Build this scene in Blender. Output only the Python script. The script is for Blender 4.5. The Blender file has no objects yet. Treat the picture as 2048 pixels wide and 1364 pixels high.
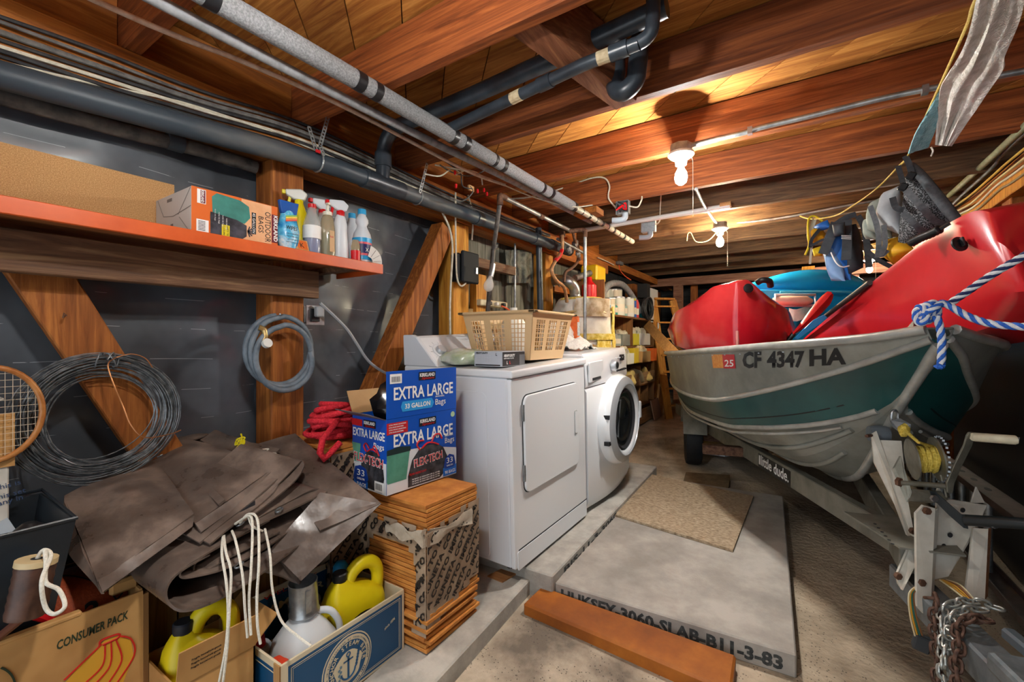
import bpy, bmesh, math, random
from math import sin, cos, pi, radians, sqrt
from mathutils import Vector, Matrix, noise
random.seed(11)
V = Vector
SC = bpy.context.scene
COL = SC.collection

# ---------------------------------------------------------------- camera, world, exposure
F = 885.0                       # focal length in pixels of the 2048 px wide frame
HC = 1.18                       # camera height
YAW = radians(33.06)            # camera heading, turned left from the room's depth axis (+Y)
cam_d = bpy.data.cameras.new('camera')
cam_d.sensor_width = 36.0
cam_d.lens = F * 36.0 / 2048.0
cam_d.clip_start = 0.02
cam = bpy.data.objects.new('camera', cam_d)
cam.location = (0, 0, HC)
cam.rotation_euler = (pi / 2, 0, YAW)
COL.objects.link(cam)
SC.camera = cam
world = bpy.data.worlds.new('world')
SC.world = world
world.use_nodes = True
bg = world.node_tree.nodes['Background']
bg.inputs[0].default_value = (0.85, 0.93, 1.0, 1)
bg.inputs[1].default_value = 0.9
SC.view_settings.view_transform = 'Standard'
SC.view_settings.look = 'None'
SC.view_settings.exposure = 1.15
SC.cycles.max_bounces = 5; SC.cycles.diffuse_bounces = 3; SC.cycles.glossy_bounces = 3; SC.cycles.transmission_bounces = 4; SC.cycles.transparent_max_bounces = 6
SC.cycles.use_light_tree = False; SC.cycles.caustics_reflective = False; SC.cycles.caustics_refractive = False; SC.cycles.sample_clamp_indirect = 6.0
SC.view_settings.gamma = 1.0
SC.view_settings.use_curve_mapping = False
BULB_W = 225.0                   # radiant power of one bulb in watts

# ---------------------------------------------------------------- projecting photo points onto real planes
FW = V((-sin(YAW), cos(YAW), 0)); RT = V((cos(YAW), sin(YAW), 0)); CAM = V((0, 0, HC))
SLOPE = 0.045
def GZ(y): return SLOPE * (y - 1.7)
def ray(x, y): return FW + RT * ((x - 1024) / F) + V((0, 0, (682 - y) / F))
def P(x, y, t): return CAM + ray(x, y) * t
def AX(x, y, X): r = ray(x, y); return CAM + r * (X / r.x)
def AY(x, y, Y): r = ray(x, y); return CAM + r * (Y / r.y)
def AZ(x, y, Z): r = ray(x, y); return CAM + r * ((Z - HC) / r.z)
def AG(x, y, off=0.0):
    r = ray(x, y); t = (HC - off + SLOPE * 1.7) / (SLOPE * r.y - r.z); return CAM + r * t

# ---------------------------------------------------------------- materials
def lin(h):
    h = h.lstrip('#'); c = [int(h[i:i + 2], 16) / 255 for i in (0, 2, 4)]
    return tuple((x / 12.92 if x <= .04045 else ((x + .055) / 1.055) ** 2.4) for x in c) + (1,)
MATS = {}
def mat(name, c1='#808080', c2=None, rough=.6, metal=0., scale=8., stretch=(1, 1, 1), bump=0., bscale=None, rot=0., vary=0., c3=None, spec=.5,
        emit=0., alpha=1., trans=0., detail=4., lo=.35, hi=.65, kind='noise', dist=0., coat=0., ior=1.45, rvar=0.):
    if name in MATS: return MATS[name]
    m = bpy.data.materials.new(name); m.use_nodes = True
    nt = m.node_tree; N = nt.nodes; L = nt.links; b = N['Principled BSDF']
    b.inputs['Roughness'].default_value = rough; b.inputs['Metallic'].default_value = metal
    b.inputs['Specular IOR Level'].default_value = spec
    b.inputs['IOR'].default_value = ior
    b.inputs['Coat Weight'].default_value = coat; b.inputs['Coat Roughness'].default_value = .12
    col = lin(c1)
    b.inputs['Base Color'].default_value = col
    m.diffuse_color = col
    if trans: b.inputs['Transmission Weight'].default_value = trans
    if alpha < 1: b.inputs['Alpha'].default_value = alpha
    if emit:
        b.inputs['Emission Color'].default_value = col; b.inputs['Emission Strength'].default_value = emit
    if c2 or bump:
        tc = N.new('ShaderNodeTexCoord'); mp = N.new('ShaderNodeMapping')
        mp.inputs['Scale'].default_value = stretch; mp.inputs['Rotation'].default_value = (0, 0, rot)
        L.new(tc.outputs['Object'], mp.inputs['Vector'])
        vec = mp.outputs['Vector']
        oi = N.new('ShaderNodeObjectInfo')
        if vary:                                   # alike pieces get their own grain
            ad = N.new('ShaderNodeVectorMath'); ad.operation = 'ADD'
            ml = N.new('ShaderNodeMath'); ml.operation = 'MULTIPLY'; ml.inputs[1].default_value = 37.
            L.new(oi.outputs['Random'], ml.inputs[0]); L.new(vec, ad.inputs[0]); L.new(ml.outputs[0], ad.inputs[1]); vec = ad.outputs[0]
        if kind == 'wave':
            t = N.new('ShaderNodeTexWave'); t.inputs['Scale'].default_value = scale; t.inputs['Distortion'].default_value = dist or 6.
            t.inputs['Detail'].default_value = detail; t.inputs['Detail Scale'].default_value = 1.5; fac = t.outputs['Fac']
        elif kind == 'voronoi':
            t = N.new('ShaderNodeTexVoronoi'); t.inputs['Scale'].default_value = scale; fac = t.outputs['Distance']
        else:
            t = N.new('ShaderNodeTexNoise'); t.inputs['Scale'].default_value = scale; t.inputs['Detail'].default_value = detail
            t.inputs['Roughness'].default_value = .62; t.inputs['Distortion'].default_value = dist; fac = t.outputs['Fac']
        L.new(vec, t.inputs['Vector'])
        if c2:
            r = N.new('ShaderNodeValToRGB'); e = r.color_ramp.elements
            e[0].position = lo; e[1].position = hi; e[0].color = col; e[1].color = lin(c2)
            if c3: x = e.new((lo + hi) / 2); x.color = lin(c3)
            L.new(fac, r.inputs['Fac']); out = r.outputs['Color']
            if vary:
                hs = N.new('ShaderNodeHueSaturation'); mr = N.new('ShaderNodeMapRange')
                mr.inputs['To Min'].default_value = 1 - vary; mr.inputs['To Max'].default_value = 1 + vary
                L.new(oi.outputs['Random'], mr.inputs['Value']); L.new(mr.outputs[0], hs.inputs['Value']); L.new(out, hs.inputs['Color']); out = hs.outputs['Color']
            L.new(out, b.inputs['Base Color'])
            if emit: L.new(out, b.inputs['Emission Color'])
        if rvar:
            mr = N.new('ShaderNodeMapRange'); mr.inputs['To Min'].default_value = max(0, rough - rvar); mr.inputs['To Max'].default_value = min(1, rough + rvar)
            mr.inputs['From Min'].default_value = .3; mr.inputs['From Max'].default_value = .7
            L.new(fac, mr.inputs['Value']); L.new(mr.outputs[0], b.inputs['Roughness'])
        if bump:
            bn = N.new('ShaderNodeBump'); bn.inputs['Strength'].default_value = bump; bn.inputs['Distance'].default_value = .01
            if bscale:
                t2 = N.new('ShaderNodeTexNoise'); t2.inputs['Scale'].default_value = bscale; t2.inputs['Detail'].default_value = 3
                L.new(vec, t2.inputs['Vector']); L.new(t2.outputs['Fac'], bn.inputs['Height'])
            else: L.new(fac, bn.inputs['Height'])
            L.new(bn.outputs['Normal'], b.inputs['Normal'])
    MATS[name] = m
    return m
def wood(name, c1, c2, axis='x', c3=None, scale=2.2, rough=.62, vary=.18, bump=.25, rot=0., spec=.35, dist=1.2, ratio=14.):
    k = {'x': (1, ratio, ratio), 'y': (ratio, 1, ratio), 'z': (ratio, ratio, 1)}[axis]
    return mat(name, c1, c2, c3=c3, scale=scale, stretch=k, rough=rough, vary=vary, bump=bump, rot=rot, detail=5, dist=dist, lo=.3, hi=.7, spec=spec)

# ---------------------------------------------------------------- mesh building
class MB:
    def __init__(s): s.v = []; s.f = []
    def add(s, vs, fs):
        o = len(s.v); s.v += [V(p) for p in vs]; s.f += [tuple(i + o for i in f) for f in fs]; return s
    def box(s, x0, x1, y0, y1, z0, z1, M=None):
        vs = [V((x, y, z)) for z in (z0, z1) for y in (y0, y1) for x in (x0, x1)]
        if M: vs = [M @ p for p in vs]
        return s.add(vs, [(0, 2, 3, 1), (4, 5, 7, 6), (0, 1, 5, 4), (2, 6, 7, 3), (0, 4, 6, 2), (1, 3, 7, 5)])
    def cbox(s, c, size, M=None):
        a = V(size) / 2; T = Matrix.Translation(V(c)) @ (M.to_4x4() if M else Matrix())
        return s.box(-a.x, a.x, -a.y, a.y, -a.z, a.z, T)
    def beam(s, p, q, w, h, up=(0, 0, 1), off=(0, 0)):
        p = V(p); q = V(q); d = (q - p).normalized(); side = d.cross(V(up)).normalized(); u = side.cross(d)
        vs = [e + side * (a * w / 2 + off[0]) + u * (b * h / 2 + off[1]) for e in (p, q) for b in (-1, 1) for a in (-1, 1)]
        return s.add(vs, [(0, 1, 3, 2), (4, 6, 7, 5), (0, 4, 5, 1), (2, 3, 7, 6), (0, 2, 6, 4), (1, 5, 7, 3)])
    def loft(s, rings, closed=True, caps=True):
        n = len(rings[0]); o = len(s.v)
        for r in rings: s.v += [V(p) for p in r]
        for i in range(len(rings) - 1):
            for j in range(n if closed else n - 1):
                a = o + i * n + j; b = o + i * n + (j + 1) % n
                s.f.append((a, b, b + n, a + n))
        if caps and closed:
            s.f.append(tuple(o + j for j in reversed(range(n)))); s.f.append(tuple(o + (len(rings) - 1) * n + j for j in range(n)))
        return s
    def tube(s, pts, r, n=8, closed=False, caps=True):
        pts = [V(p) for p in pts]; m = len(pts); rs = r if isinstance(r, (list, tuple)) else [r] * m
        rings = []; nrm = None
        for i, p in enumerate(pts):
            a = pts[(i - 1) % m] if (closed or i) else p; b = pts[(i + 1) % m] if (closed or i < m - 1) else p
            d = (b - a).normalized()
            if nrm is None: nrm = d.orthogonal().normalized()
            else:
                nrm = nrm - d * nrm.dot(d)
                nrm = nrm.normalized() if nrm.length > 1e-6 else d.orthogonal().normalized()
            bi = d.cross(nrm)
            rings.append([p + (nrm * cos(2 * pi * k / n) + bi * sin(2 * pi * k / n)) * rs[i] for k in range(n)])
        if closed: rings.append(rings[0])
        return s.loft(rings, True, caps and not closed)
    def lathe(s, prof, n=20, M=None, caps=True):
        rings = [[V((r * cos(2 * pi * k / n), r * sin(2 * pi * k / n), z)) for k in range(n)] for r, z in prof]
        if M: rings = [[M @ p for p in r] for r in rings]
        return s.loft(rings, True, caps)
    def prism(s, poly, h, M=None):
        """2d outline extruded along local z from 0 to h"""
        a = [V((x, y, 0)) for x, y in poly]; b = [V((x, y, h)) for x, y in poly]
        if M: a = [M @ p for p in a]; b = [M @ p for p in b]
        return s.loft([a, b])
    def sheet(s, g, th):
        """grid of points made into a sheet of real thickness"""
        R = len(g); C = len(g[0]); nn = [[None] * C for _ in range(R)]
        for i in range(R):
            for j in range(C):
                a = g[min(i + 1, R - 1)][j] - g[max(i - 1, 0)][j]; b = g[i][min(j + 1, C - 1)] - g[i][max(j - 1, 0)]
                n = a.cross(b); nn[i][j] = n.normalized() if n.length > 1e-12 else V((0, 0, 1))
        top = [g[i][j] + nn[i][j] * th / 2 for i in range(R) for j in range(C)]
        bot = [g[i][j] - nn[i][j] * th / 2 for i in range(R) for j in range(C)]
        o = len(s.v); s.v += top + bot; K = R * C
        for i in range(R - 1):
            for j in range(C - 1):
                a = o + i * C + j; q = (a, a + C, a + C + 1, a + 1)
                s.f.append(q); s.f.append(tuple(x + K for x in reversed(q)))
        def rim(idx):
            for a, b in zip(idx, idx[1:]): s.f.append((o + a, o + b, o + b + K, o + a + K))
        rim([j for j in range(C)]); rim([i * C + C - 1 for i in range(R)])
        rim([(R - 1) * C + j for j in reversed(range(C))]); rim([i * C for i in reversed(range(R))])
        return s
    def xf(s, M): s.v = [M @ p for p in s.v]; return s
    def mesh(s, name, M=None, bevel=0., seg=1, smooth=None, sub=0, recalc=True, solid=0., weld=0.):
        me = bpy.data.meshes.new(name)
        me.from_pydata([tuple(M @ p if M else p) for p in s.v], [], s.f)
        bm = bmesh.new(); bm.from_mesh(me)
        if weld: bmesh.ops.remove_doubles(bm, verts=bm.verts, dist=weld)
        if recalc: bmesh.ops.recalc_face_normals(bm, faces=bm.faces)
        if bevel:
            es = [e for e in bm.edges if len(e.link_faces) == 2 and e.calc_face_angle(0) > .5]
            bmesh.ops.bevel(bm, geom=es, offset=bevel, segments=seg, affect='EDGES', profile=.5, clamp_overlap=True)
        if solid: bmesh.ops.solidify(bm, geom=bm.faces[:], thickness=solid)
        if sub:
            for _ in range(sub):
                bmesh.ops.subdivide_edges(bm, edges=bm.edges[:], cuts=1, use_grid_fill=True)
                bmesh.ops.smooth_vert(bm, verts=bm.verts[:], factor=.5, use_axis_x=True, use_axis_y=True, use_axis_z=True)
        bm.to_mesh(me); bm.free()
        if smooth:
            me.shade_smooth(); me.set_sharp_from_angle(angle=radians(smooth))
        return me
WM = {}                                            # world matrices of everything built, by object
def _mk(name, data): o = bpy.data.objects.new(name, data); COL.objects.link(o); return o
def thing(name, label, cat, loc=(0, 0, 0), rz=0., group=None, M=None):
    o = _mk(name, None); o.empty_display_size = .05
    W = M if M is not None else Matrix.Translation(V(loc)) @ Matrix.Rotation(rz, 4, 'Z')
    o.matrix_world = W; WM[o] = W.copy()
    o['label'] = label; o['category'] = cat
    if group: o['group'] = group
    return o
def part(name, mb, m, parent, local=False, label=None, **k):
    """a piece of a thing; the mesh is given in world space, or in the thing's own space with local=True"""
    W = WM[parent]
    me = mb if isinstance(mb, bpy.types.Mesh) else mb.mesh(name, None if local else W.inverted(), **k)
    if not me.materials: me.materials.append(m)
    o = _mk(name, me); o.parent = parent; WM[o] = W
    if label: o['label'] = label
    return o
def solo(name, mb, m, label=None, cat=None, group=None, kind=None, **k):
    """a thing that is one mesh; its origin goes to the middle of its base"""
    lo = V([min(p[i] for p in mb.v) for i in range(3)]); hi = V([max(p[i] for p in mb.v) for i in range(3)])
    W = Matrix.Translation(((lo.x + hi.x) / 2, (lo.y + hi.y) / 2, lo.z))
    me = mb.mesh(name, W.inverted(), **k); me.materials.append(m)
    o = _mk(name, me); o.matrix_world = W; WM[o] = W
    if label: o['label'] = label; o['category'] = cat
    if group: o['group'] = group
    if kind: o['kind'] = kind
    return o
def inst(name, src, parent, M):
    """another piece that shares the mesh of src"""
    o = _mk(name, src.data); o.parent = parent; o.matrix_local = M; WM[o] = WM[parent] @ M
    return o
def tree_copy(root, M, label=None, group=None):
    c = root.copy(); COL.objects.link(c); c.matrix_world = M; WM[c] = M.copy()
    if label: c['label'] = label
    if group: c['group'] = group
    for ch in root.children:
        d = ch.copy(); COL.objects.link(d); d.parent = c; d.matrix_local = ch.matrix_local; WM[d] = M
        for g in ch.children: e = g.copy(); COL.objects.link(e); e.parent = d; WM[e] = M
    return c
def frame(o, x, y, z=None):
    """matrix with origin o, local x and y axes along x and y"""
    x = V(x).normalized(); z = x.cross(V(y)).normalized(); y = z.cross(x)
    return Matrix(((x.x, y.x, z.x, o[0]), (x.y, y.y, z.y, o[1]), (x.z, y.z, z.z, o[2]), (0, 0, 0, 1)))
def text(s, fr, size, m, parent, width=None, bold=0., shear=0., align='LEFT', fn=None, name='lettering', th=.0006, space=1., rot=0., clip=None):
    """printed lettering as a very thin relief on the face given by matrix fr (or mapped by fn)"""
    cu = bpy.data.curves.new('t', 'FONT'); cu.body = s; cu.size = size; cu.shear = shear; cu.offset = bold; cu.extrude = 0 if fn else th / 2
    cu.space_character = space; cu.resolution_u = 2
    ob = bpy.data.objects.new('t', cu); me = bpy.data.meshes.new_from_object(ob); bpy.data.objects.remove(ob); bpy.data.curves.remove(cu)
    xs = [v.co.x for v in me.vertices]
    if not xs: return None
    w = max(xs) - min(xs); x0 = min(xs); k = (width / w) if width else 1.; w *= k
    sh = {'LEFT': 0, 'CENTER': -w / 2, 'RIGHT': -w}[align]
    W = WM[parent].inverted()
    for v in me.vertices:
        x = (v.co.x - x0) * k + sh; y = v.co.y
        if rot: x, y = x * cos(rot) - y * sin(rot), x * sin(rot) + y * cos(rot)
        v.co.x = x; v.co.y = y
    if clip:
        bm = bmesh.new(); bm.from_mesh(me)
        for co, no in (((clip[0], 0, 0), (-1, 0, 0)), ((clip[1], 0, 0), (1, 0, 0)), ((0, clip[2], 0), (0, -1, 0)), ((0, clip[3], 0), (0, 1, 0))):
            bmesh.ops.bisect_plane(bm, geom=bm.verts[:] + bm.edges[:] + bm.faces[:], plane_co=co, plane_no=no, clear_outer=True)
        bm.to_mesh(me); bm.free()
        if not me.polygons: return None
    for v in me.vertices:
        x, y = v.co.x, v.co.y
        v.co = W @ (fn(x, y) if fn else fr @ V((x, y, v.co.z + th / 2)))
    me.materials.clear(); me.materials.append(m); me.name = name
    o = _mk(name, me); o.parent = parent; WM[o] = WM[parent]
    return o
def decal(fr, x0, x1, y0, y1, m, parent, name='printed_panel', th=.0004, poly=None):
    mb = MB()
    if poly: mb.prism(poly, th, fr)
    else: mb.box(x0, x1, y0, y1, 0, th, fr)
    return part(name, mb, m, parent)
def smoothpath(pts, n=6, closed=False):
    """Catmull-Rom through the points"""
    pts = [V(p) for p in pts]; out = []; m = len(pts)
    for i in range(m if closed else m - 1):
        if closed: a, b, c, d = (pts[(i + k) % m] for k in (-1, 0, 1, 2))
        else: a = pts[max(i - 1, 0)]; b = pts[i]; c = pts[i + 1]; d = pts[min(i + 2, m - 1)]
        for k in range(n):
            t = k / n
            out.append(.5 * ((2 * b) + (c - a) * t + (2 * a - 5 * b + 4 * c - d) * t * t + (3 * b - a - 3 * c + d) * t ** 3))
    if not closed: out.append(pts[-1])
    return out
def rrect(w, h, r, n=4):
    out = []
    for cx, cy, a0 in ((w - r, h - r, 0), (r, h - r, 90), (r, r, 180), (w - r, r, 270)):
        for k in range(n + 1):
            a = radians(a0 + 90 * k / n); out.append((cx + r * cos(a), cy + r * sin(a)))
    return out
def circ(r, n=16, cx=0., cy=0.): return [(cx + r * cos(2 * pi * k / n), cy + r * sin(2 * pi * k / n)) for k in range(n)]
def rotz(a): return Matrix.Rotation(a, 4, 'Z')
def TR(*p): return Matrix.Translation(V(p))
# ================================================================ materials of the place
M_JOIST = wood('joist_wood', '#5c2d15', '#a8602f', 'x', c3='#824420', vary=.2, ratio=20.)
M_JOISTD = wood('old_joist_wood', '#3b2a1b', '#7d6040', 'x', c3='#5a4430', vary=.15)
M_PLANK = wood('subfloor_wood', '#80471d', '#cf924a', 'x', c3='#a96c30', rot=radians(45), vary=.22)
M_POST = wood('post_wood', '#6b3714', '#b87234', 'z', c3='#925422', vary=.14)
M_PLATE = wood('plate_wood', '#72401c', '#b87735', 'y', c3='#94571f', vary=.14)
M_BEAMG = wood('dusty_beam_wood', '#4a3223', '#937252', 'y', c3='#6d4c35', vary=.1)
M_YWOOD = wood('yellow_stud_wood', '#a4661c', '#dba345', 'z', c3='#c4852f', vary=.12)
M_PINK = wood('pinkish_wood', '#6e4634', '#ae8068', 'x', c3='#8c614c', vary=.12)
M_GREYB = wood('grey_board', '#4c4a40', '#88857a', 'z', c3='#67655a', vary=.16, scale=1.6)
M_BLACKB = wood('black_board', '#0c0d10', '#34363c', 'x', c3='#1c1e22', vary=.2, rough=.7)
M_CONC = mat('concrete', '#8c8880', '#bcb7ad', c3='#a5a097', scale=5, detail=8, rough=.85, bump=.15, bscale=90)
M_CONC2 = mat('concrete_pale', '#8a847c', '#b2aba1', c3='#9d968d', scale=4, detail=9, rough=.85, bump=.15, bscale=120)
M_ABS = mat('abs_pipe', '#23282e', '#3b434b', scale=9, rough=.32, spec=.6)
M_ABSD = mat('dusty_abs_pipe', '#38424b', '#6c6a66', scale=5, rough=.45, stretch=(1, .4, 1), lo=.5, hi=.8)
M_INSUL = mat('grey_foam', '#6f7072', '#8f9092', scale=160, detail=2, rough=.95, bump=.3)
M_TAPE = mat('black_tape', '#17181b', rough=.4)
M_GALV = mat('galvanised', '#7c7f80', '#b2b5b5', scale=14, rough=.42, metal=.75)
M_GALVD = mat('dull_pipe', '#58585a', '#8d8c8a', scale=20, rough=.5, metal=.6)
M_COPPER = mat('copper_pipe', '#a88974', '#cbb4a2', scale=20, rough=.55, metal=.1)
M_CABB = mat('black_cable', '#1d1e21', '#3a3a3b', scale=30, rough=.6)
M_CABG = mat('grey_cable', '#4a4947', '#6e6c68', scale=30, rough=.7)
M_CABW = mat('white_cable', '#b7b09c', '#d6d0bd', scale=30, rough=.6)
M_WHITEP = mat('white_plastic', '#d8d8d4', rough=.35)
M_STEEL = mat('bare_steel', '#8d9092', '#a9acae', scale=25, rough=.35, metal=.85)
M_RUST = mat('rusty_iron', '#4a2e22', '#7a5a46', scale=40, rough=.75, metal=.3)
M_BLACK = mat('black_plastic', '#141518', rough=.4)
M_RED = mat('red_plastic', '#c8141c', rough=.35)
M_DARKV = mat('dark_void_board', '#0a0a0b', rough=.9)
M_TAN = mat('particle_board', '#b08050', '#d8ac78', c3='#c4955f', scale=330, detail=3, rough=.8)

# tar paper with printed, broken white lines
def tar_material():
    m = mat('tar_paper', '#3d4147', '#5d636b', scale=2.5, rough=.4, bump=.8, bscale=3.5, spec=.7, coat=.6)
    nt = m.node_tree; N = nt.nodes; L = nt.links; b = N['Principled BSDF']
    geo = N.new('ShaderNodeNewGeometry'); sep = N.new('ShaderNodeSeparateXYZ'); L.new(geo.outputs['Position'], sep.inputs[0])
    def mth(op, a, bb=None):
        n = N.new('ShaderNodeMath'); n.operation = op
        for i, q in enumerate((a, bb)):
            if q is None: continue
            if isinstance(q, (int, float)): n.inputs[i].default_value = q
            else: L.new(q, n.inputs[i])
        return n.outputs[0]
    w = N.new('ShaderNodeTexNoise'); w.inputs['Scale'].default_value = 1.3; L.new(geo.outputs['Position'], w.inputs['Vector'])
    z = mth('ADD', sep.outputs[2], mth('MULTIPLY', mth('SUBTRACT', w.outputs[0], .5), .05))
    fr = mth('ABSOLUTE', mth('SUBTRACT', mth('FRACT', mth('DIVIDE', z, .117)), .5))
    line = mth('LESS_THAN', fr, .008)
    d = N.new('ShaderNodeTexNoise'); d.inputs['Scale'].default_value = 1.; d.inputs['Detail'].default_value = 5.
    mp = N.new('ShaderNodeMapping'); mp.inputs['Scale'].default_value = (1, 7, 22); L.new(geo.outputs['Position'], mp.inputs[0]); L.new(mp.outputs[0], d.inputs[0])
    dash = mth('GREATER_THAN', d.outputs[0], .53)
    mask = mth('MULTIPLY', line, dash)
    mx = N.new('ShaderNodeMix'); mx.data_type = 'RGBA'
    src = b.inputs['Base Color'].links[0].from_socket
    L.new(mth('MULTIPLY', mask, .55), mx.inputs[0]); L.new(src, mx.inputs[6]); mx.inputs[7].default_value = lin('#c9ccd0')
    L.new(mx.outputs[2], b.inputs['Base Color'])
    return m
M_TAR = tar_material()

def floor_material():
    m = mat('dirt_floor', '#574937', '#b09c7d', c3='#8a785c', scale=1.4, detail=12, rough=.92, bump=.8, bscale=45, lo=.36, hi=.6)
    nt = m.node_tree; N = nt.nodes; L = nt.links; b = N['Principled BSDF']
    src = b.inputs['Base Color'].links[0].from_socket
    geo = N.new('ShaderNodeNewGeometry')
    v = N.new('ShaderNodeTexVoronoi'); v.inputs['Scale'].default_value = 75; L.new(geo.outputs['Position'], v.inputs['Vector'])
    n = N.new('ShaderNodeTexNoise'); n.inputs['Scale'].default_value = 5; L.new(geo.outputs['Position'], n.inputs['Vector'])
    a = N.new('ShaderNodeMath'); a.operation = 'LESS_THAN'; a.inputs[1].default_value = .2; L.new(v.outputs['Distance'], a.inputs[0])
    g = N.new('ShaderNodeMath'); g.operation = 'GREATER_THAN'; g.inputs[1].default_value = .48; L.new(n.outputs[0], g.inputs[0])
    q = N.new('ShaderNodeMath'); q.operation = 'MULTIPLY'; L.new(a.outputs[0], q.inputs[0]); L.new(g.outputs[0], q.inputs[1])
    q2 = N.new('ShaderNodeMath'); q2.operation = 'MULTIPLY'; L.new(q.outputs[0], q2.inputs[0]); q2.inputs[1].default_value = .7
    mx = N.new('ShaderNodeMix'); mx.data_type = 'RGBA'; L.new(q2.outputs[0], mx.inputs[0]); L.new(src, mx.inputs[6]); mx.inputs[7].default_value = lin('#2a2018')
    # sandy soil by the slabs, stained bare ground further right
    sp = N.new('ShaderNodeSeparateXYZ'); L.new(geo.outputs['Position'], sp.inputs[0])
    mr = N.new('ShaderNodeMapRange'); mr.inputs['From Min'].default_value = -.45; mr.inputs['From Max'].default_value = -.05; L.new(sp.outputs[0], mr.inputs[0])
    mx2 = N.new('ShaderNodeMix'); mx2.data_type = 'RGBA'; mx2.blend_type = 'MULTIPLY'
    L.new(mr.outputs[0], mx2.inputs[0]); L.new(mx.outputs[2], mx2.inputs[6]); mx2.inputs[7].default_value = (.62, .57, .47, 1)
    hs = N.new('ShaderNodeHueSaturation'); hs.inputs['Value'].default_value = 1.75; hs.inputs['Saturation'].default_value = .68; L.new(mx2.outputs[2], hs.inputs['Color'])
    L.new(hs.outputs[0], b.inputs['Base Color'])
    return m
M_FLOOR = floor_material()

# ================================================================ floor and slabs
g = []
for i in range(61):
    y = -1.6 + i * .165; row = []
    for j in range(41):
        x = -2.25 + j * .1
        row.append(V((x, y, GZ(y) + .012 * noise.noise(V((x * 2.1, y * 2.1, 3))) - .012)))
    g.append(row)
solo('floor', MB().sheet(g, .02), M_FLOOR, kind='structure', smooth=60)

def ground_prism(pts, off, th, dz=None):
    a = [V((p[0], p[1], GZ(p[1]) + off)) for p in pts]
    return MB().loft([[p - V((0, 0, th)) for p in a], a])
pa = AG(1066, 1152, .07); pb = AG(870, 1364, .07); e = (pb - pa).normalized()
pn = pb + e * .75
solo('concrete_slab', ground_prism([pa, (-1.99, pa.y + .03), (-1.99, pn.y), pn], .07, .09), M_CONC, 'low grey concrete slab under the boxed tiles and beer carton', 'slab', bevel=.006)
q0 = AG(1060, 1138, .12); q1 = AG(1105, 1152, .12); q2 = AG(1218, 1033, .12); e2 = (q2 - q1).normalized()
q3 = q1 + e2 * 1.75
s2 = thing('concrete_slab', 'higher grey concrete slab carrying the dryer and washer', 'slab', (q1.x - .4, q1.y + .9, GZ(2.5)))
part('slab_body', ground_prism([q1, q3, (-1.99, q3.y), (-1.99, q0.y - .02), q0], .12, .13), M_CONC, s2, bevel=.006)
A_ = AG(1110, 1165, .08); B_ = AG(1593, 1310, .08); C_ = AG(1566, 992, .08); D_ = A_ + (C_ - B_)
# keep the pad square
ab = (B_ - A_); bc = (C_ - B_)
pad = thing('concrete_pad', 'large flat concrete pad with stencilled black lettering on its front edge', 'slab', ((A_.x + C_.x) / 2, (A_.y + C_.y) / 2, GZ(2.2)))
part('slab_body', ground_prism([A_, B_, C_, D_], .08, .085), M_CONC2, pad, bevel=.005)
M_STEN = mat('stencil_ink', '#2a2c2c', '#4a4c4a', scale=60, rough=.9)
Fdir = (B_ - A_).normalized(); nF = V((Fdir.y, -Fdir.x, 0)).normalized()
frp = frame(A_ + V((0, 0, -.066)) + nF * .0012 + Fdir * .03, Fdir, (0, 0, 1))
text('HUKSEY-3060-SLAB-B11-3-83', frp, .064, M_STEN, pad, width=(B_ - A_).length - .07, bold=.0026)
frs = frame(AG(1128, 1128, .12) + V((.0015, 0, -.045)), e2, (0, 0, 1))
text('BIS-11-3-3060', frs, .04, M_STEN, s2, width=.72, bold=.001)
M_OSB = mat('flake_board', '#7d6a55', '#bca88e', c3='#a08b70', scale=46, stretch=(1, 2.6, 1), detail=8, rough=.9, bump=.3)
o4 = [AG(1208, 1022, .094), AG(1290, 946, .094), AG(1507, 992, .094), AG(1466, 1100, .094)]
solo('flake_board', ground_prism(o4, .095, .013), M_OSB, 'square dusty flake board lying on the concrete pad', 'board')
o5 = [AG(1365, 968, .03), AG(1372, 944, .03), AG(1460, 950, .03), AG(1457, 975, .03)]
solo('flake_board', ground_prism(o5, .03, .025), mat('dusty_ply', '#6b5a44', '#85735a', scale=20, rough=.9), 'small dusty plywood scrap on the floor beyond the flake board', 'board')
M_ORANGE = mat('painted_orange_wood', '#7c4216', '#b56a22', c3='#98541a', scale=3, stretch=(1, 1, 1), detail=8, rough=.5, spec=.4)
b0 = AG(1083, 1172, .045); b1 = AG(1472, 1310, .045); b2 = AG(1462, 1384, .045); b3 = AG(1046, 1207, .045)
solo('timber_board', ground_prism([b0, b1, b2, b3], .047, .06), M_ORANGE, 'long orange painted timber lying on the dirt in front of the concrete pad', 'board', bevel=.008)
# shims of wood under the dryer
solo('wood_shim', ground_prism([AG(975, 1150, .08), AG(1005, 1162, .08), AG(1062, 1128, .08), AG(1040, 1118, .08)], .078, .007), wood('shim_wood', '#7a4f2c', '#a9774a', 'x'), 'thin wood shim under the dryer corner', 'shim')

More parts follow.
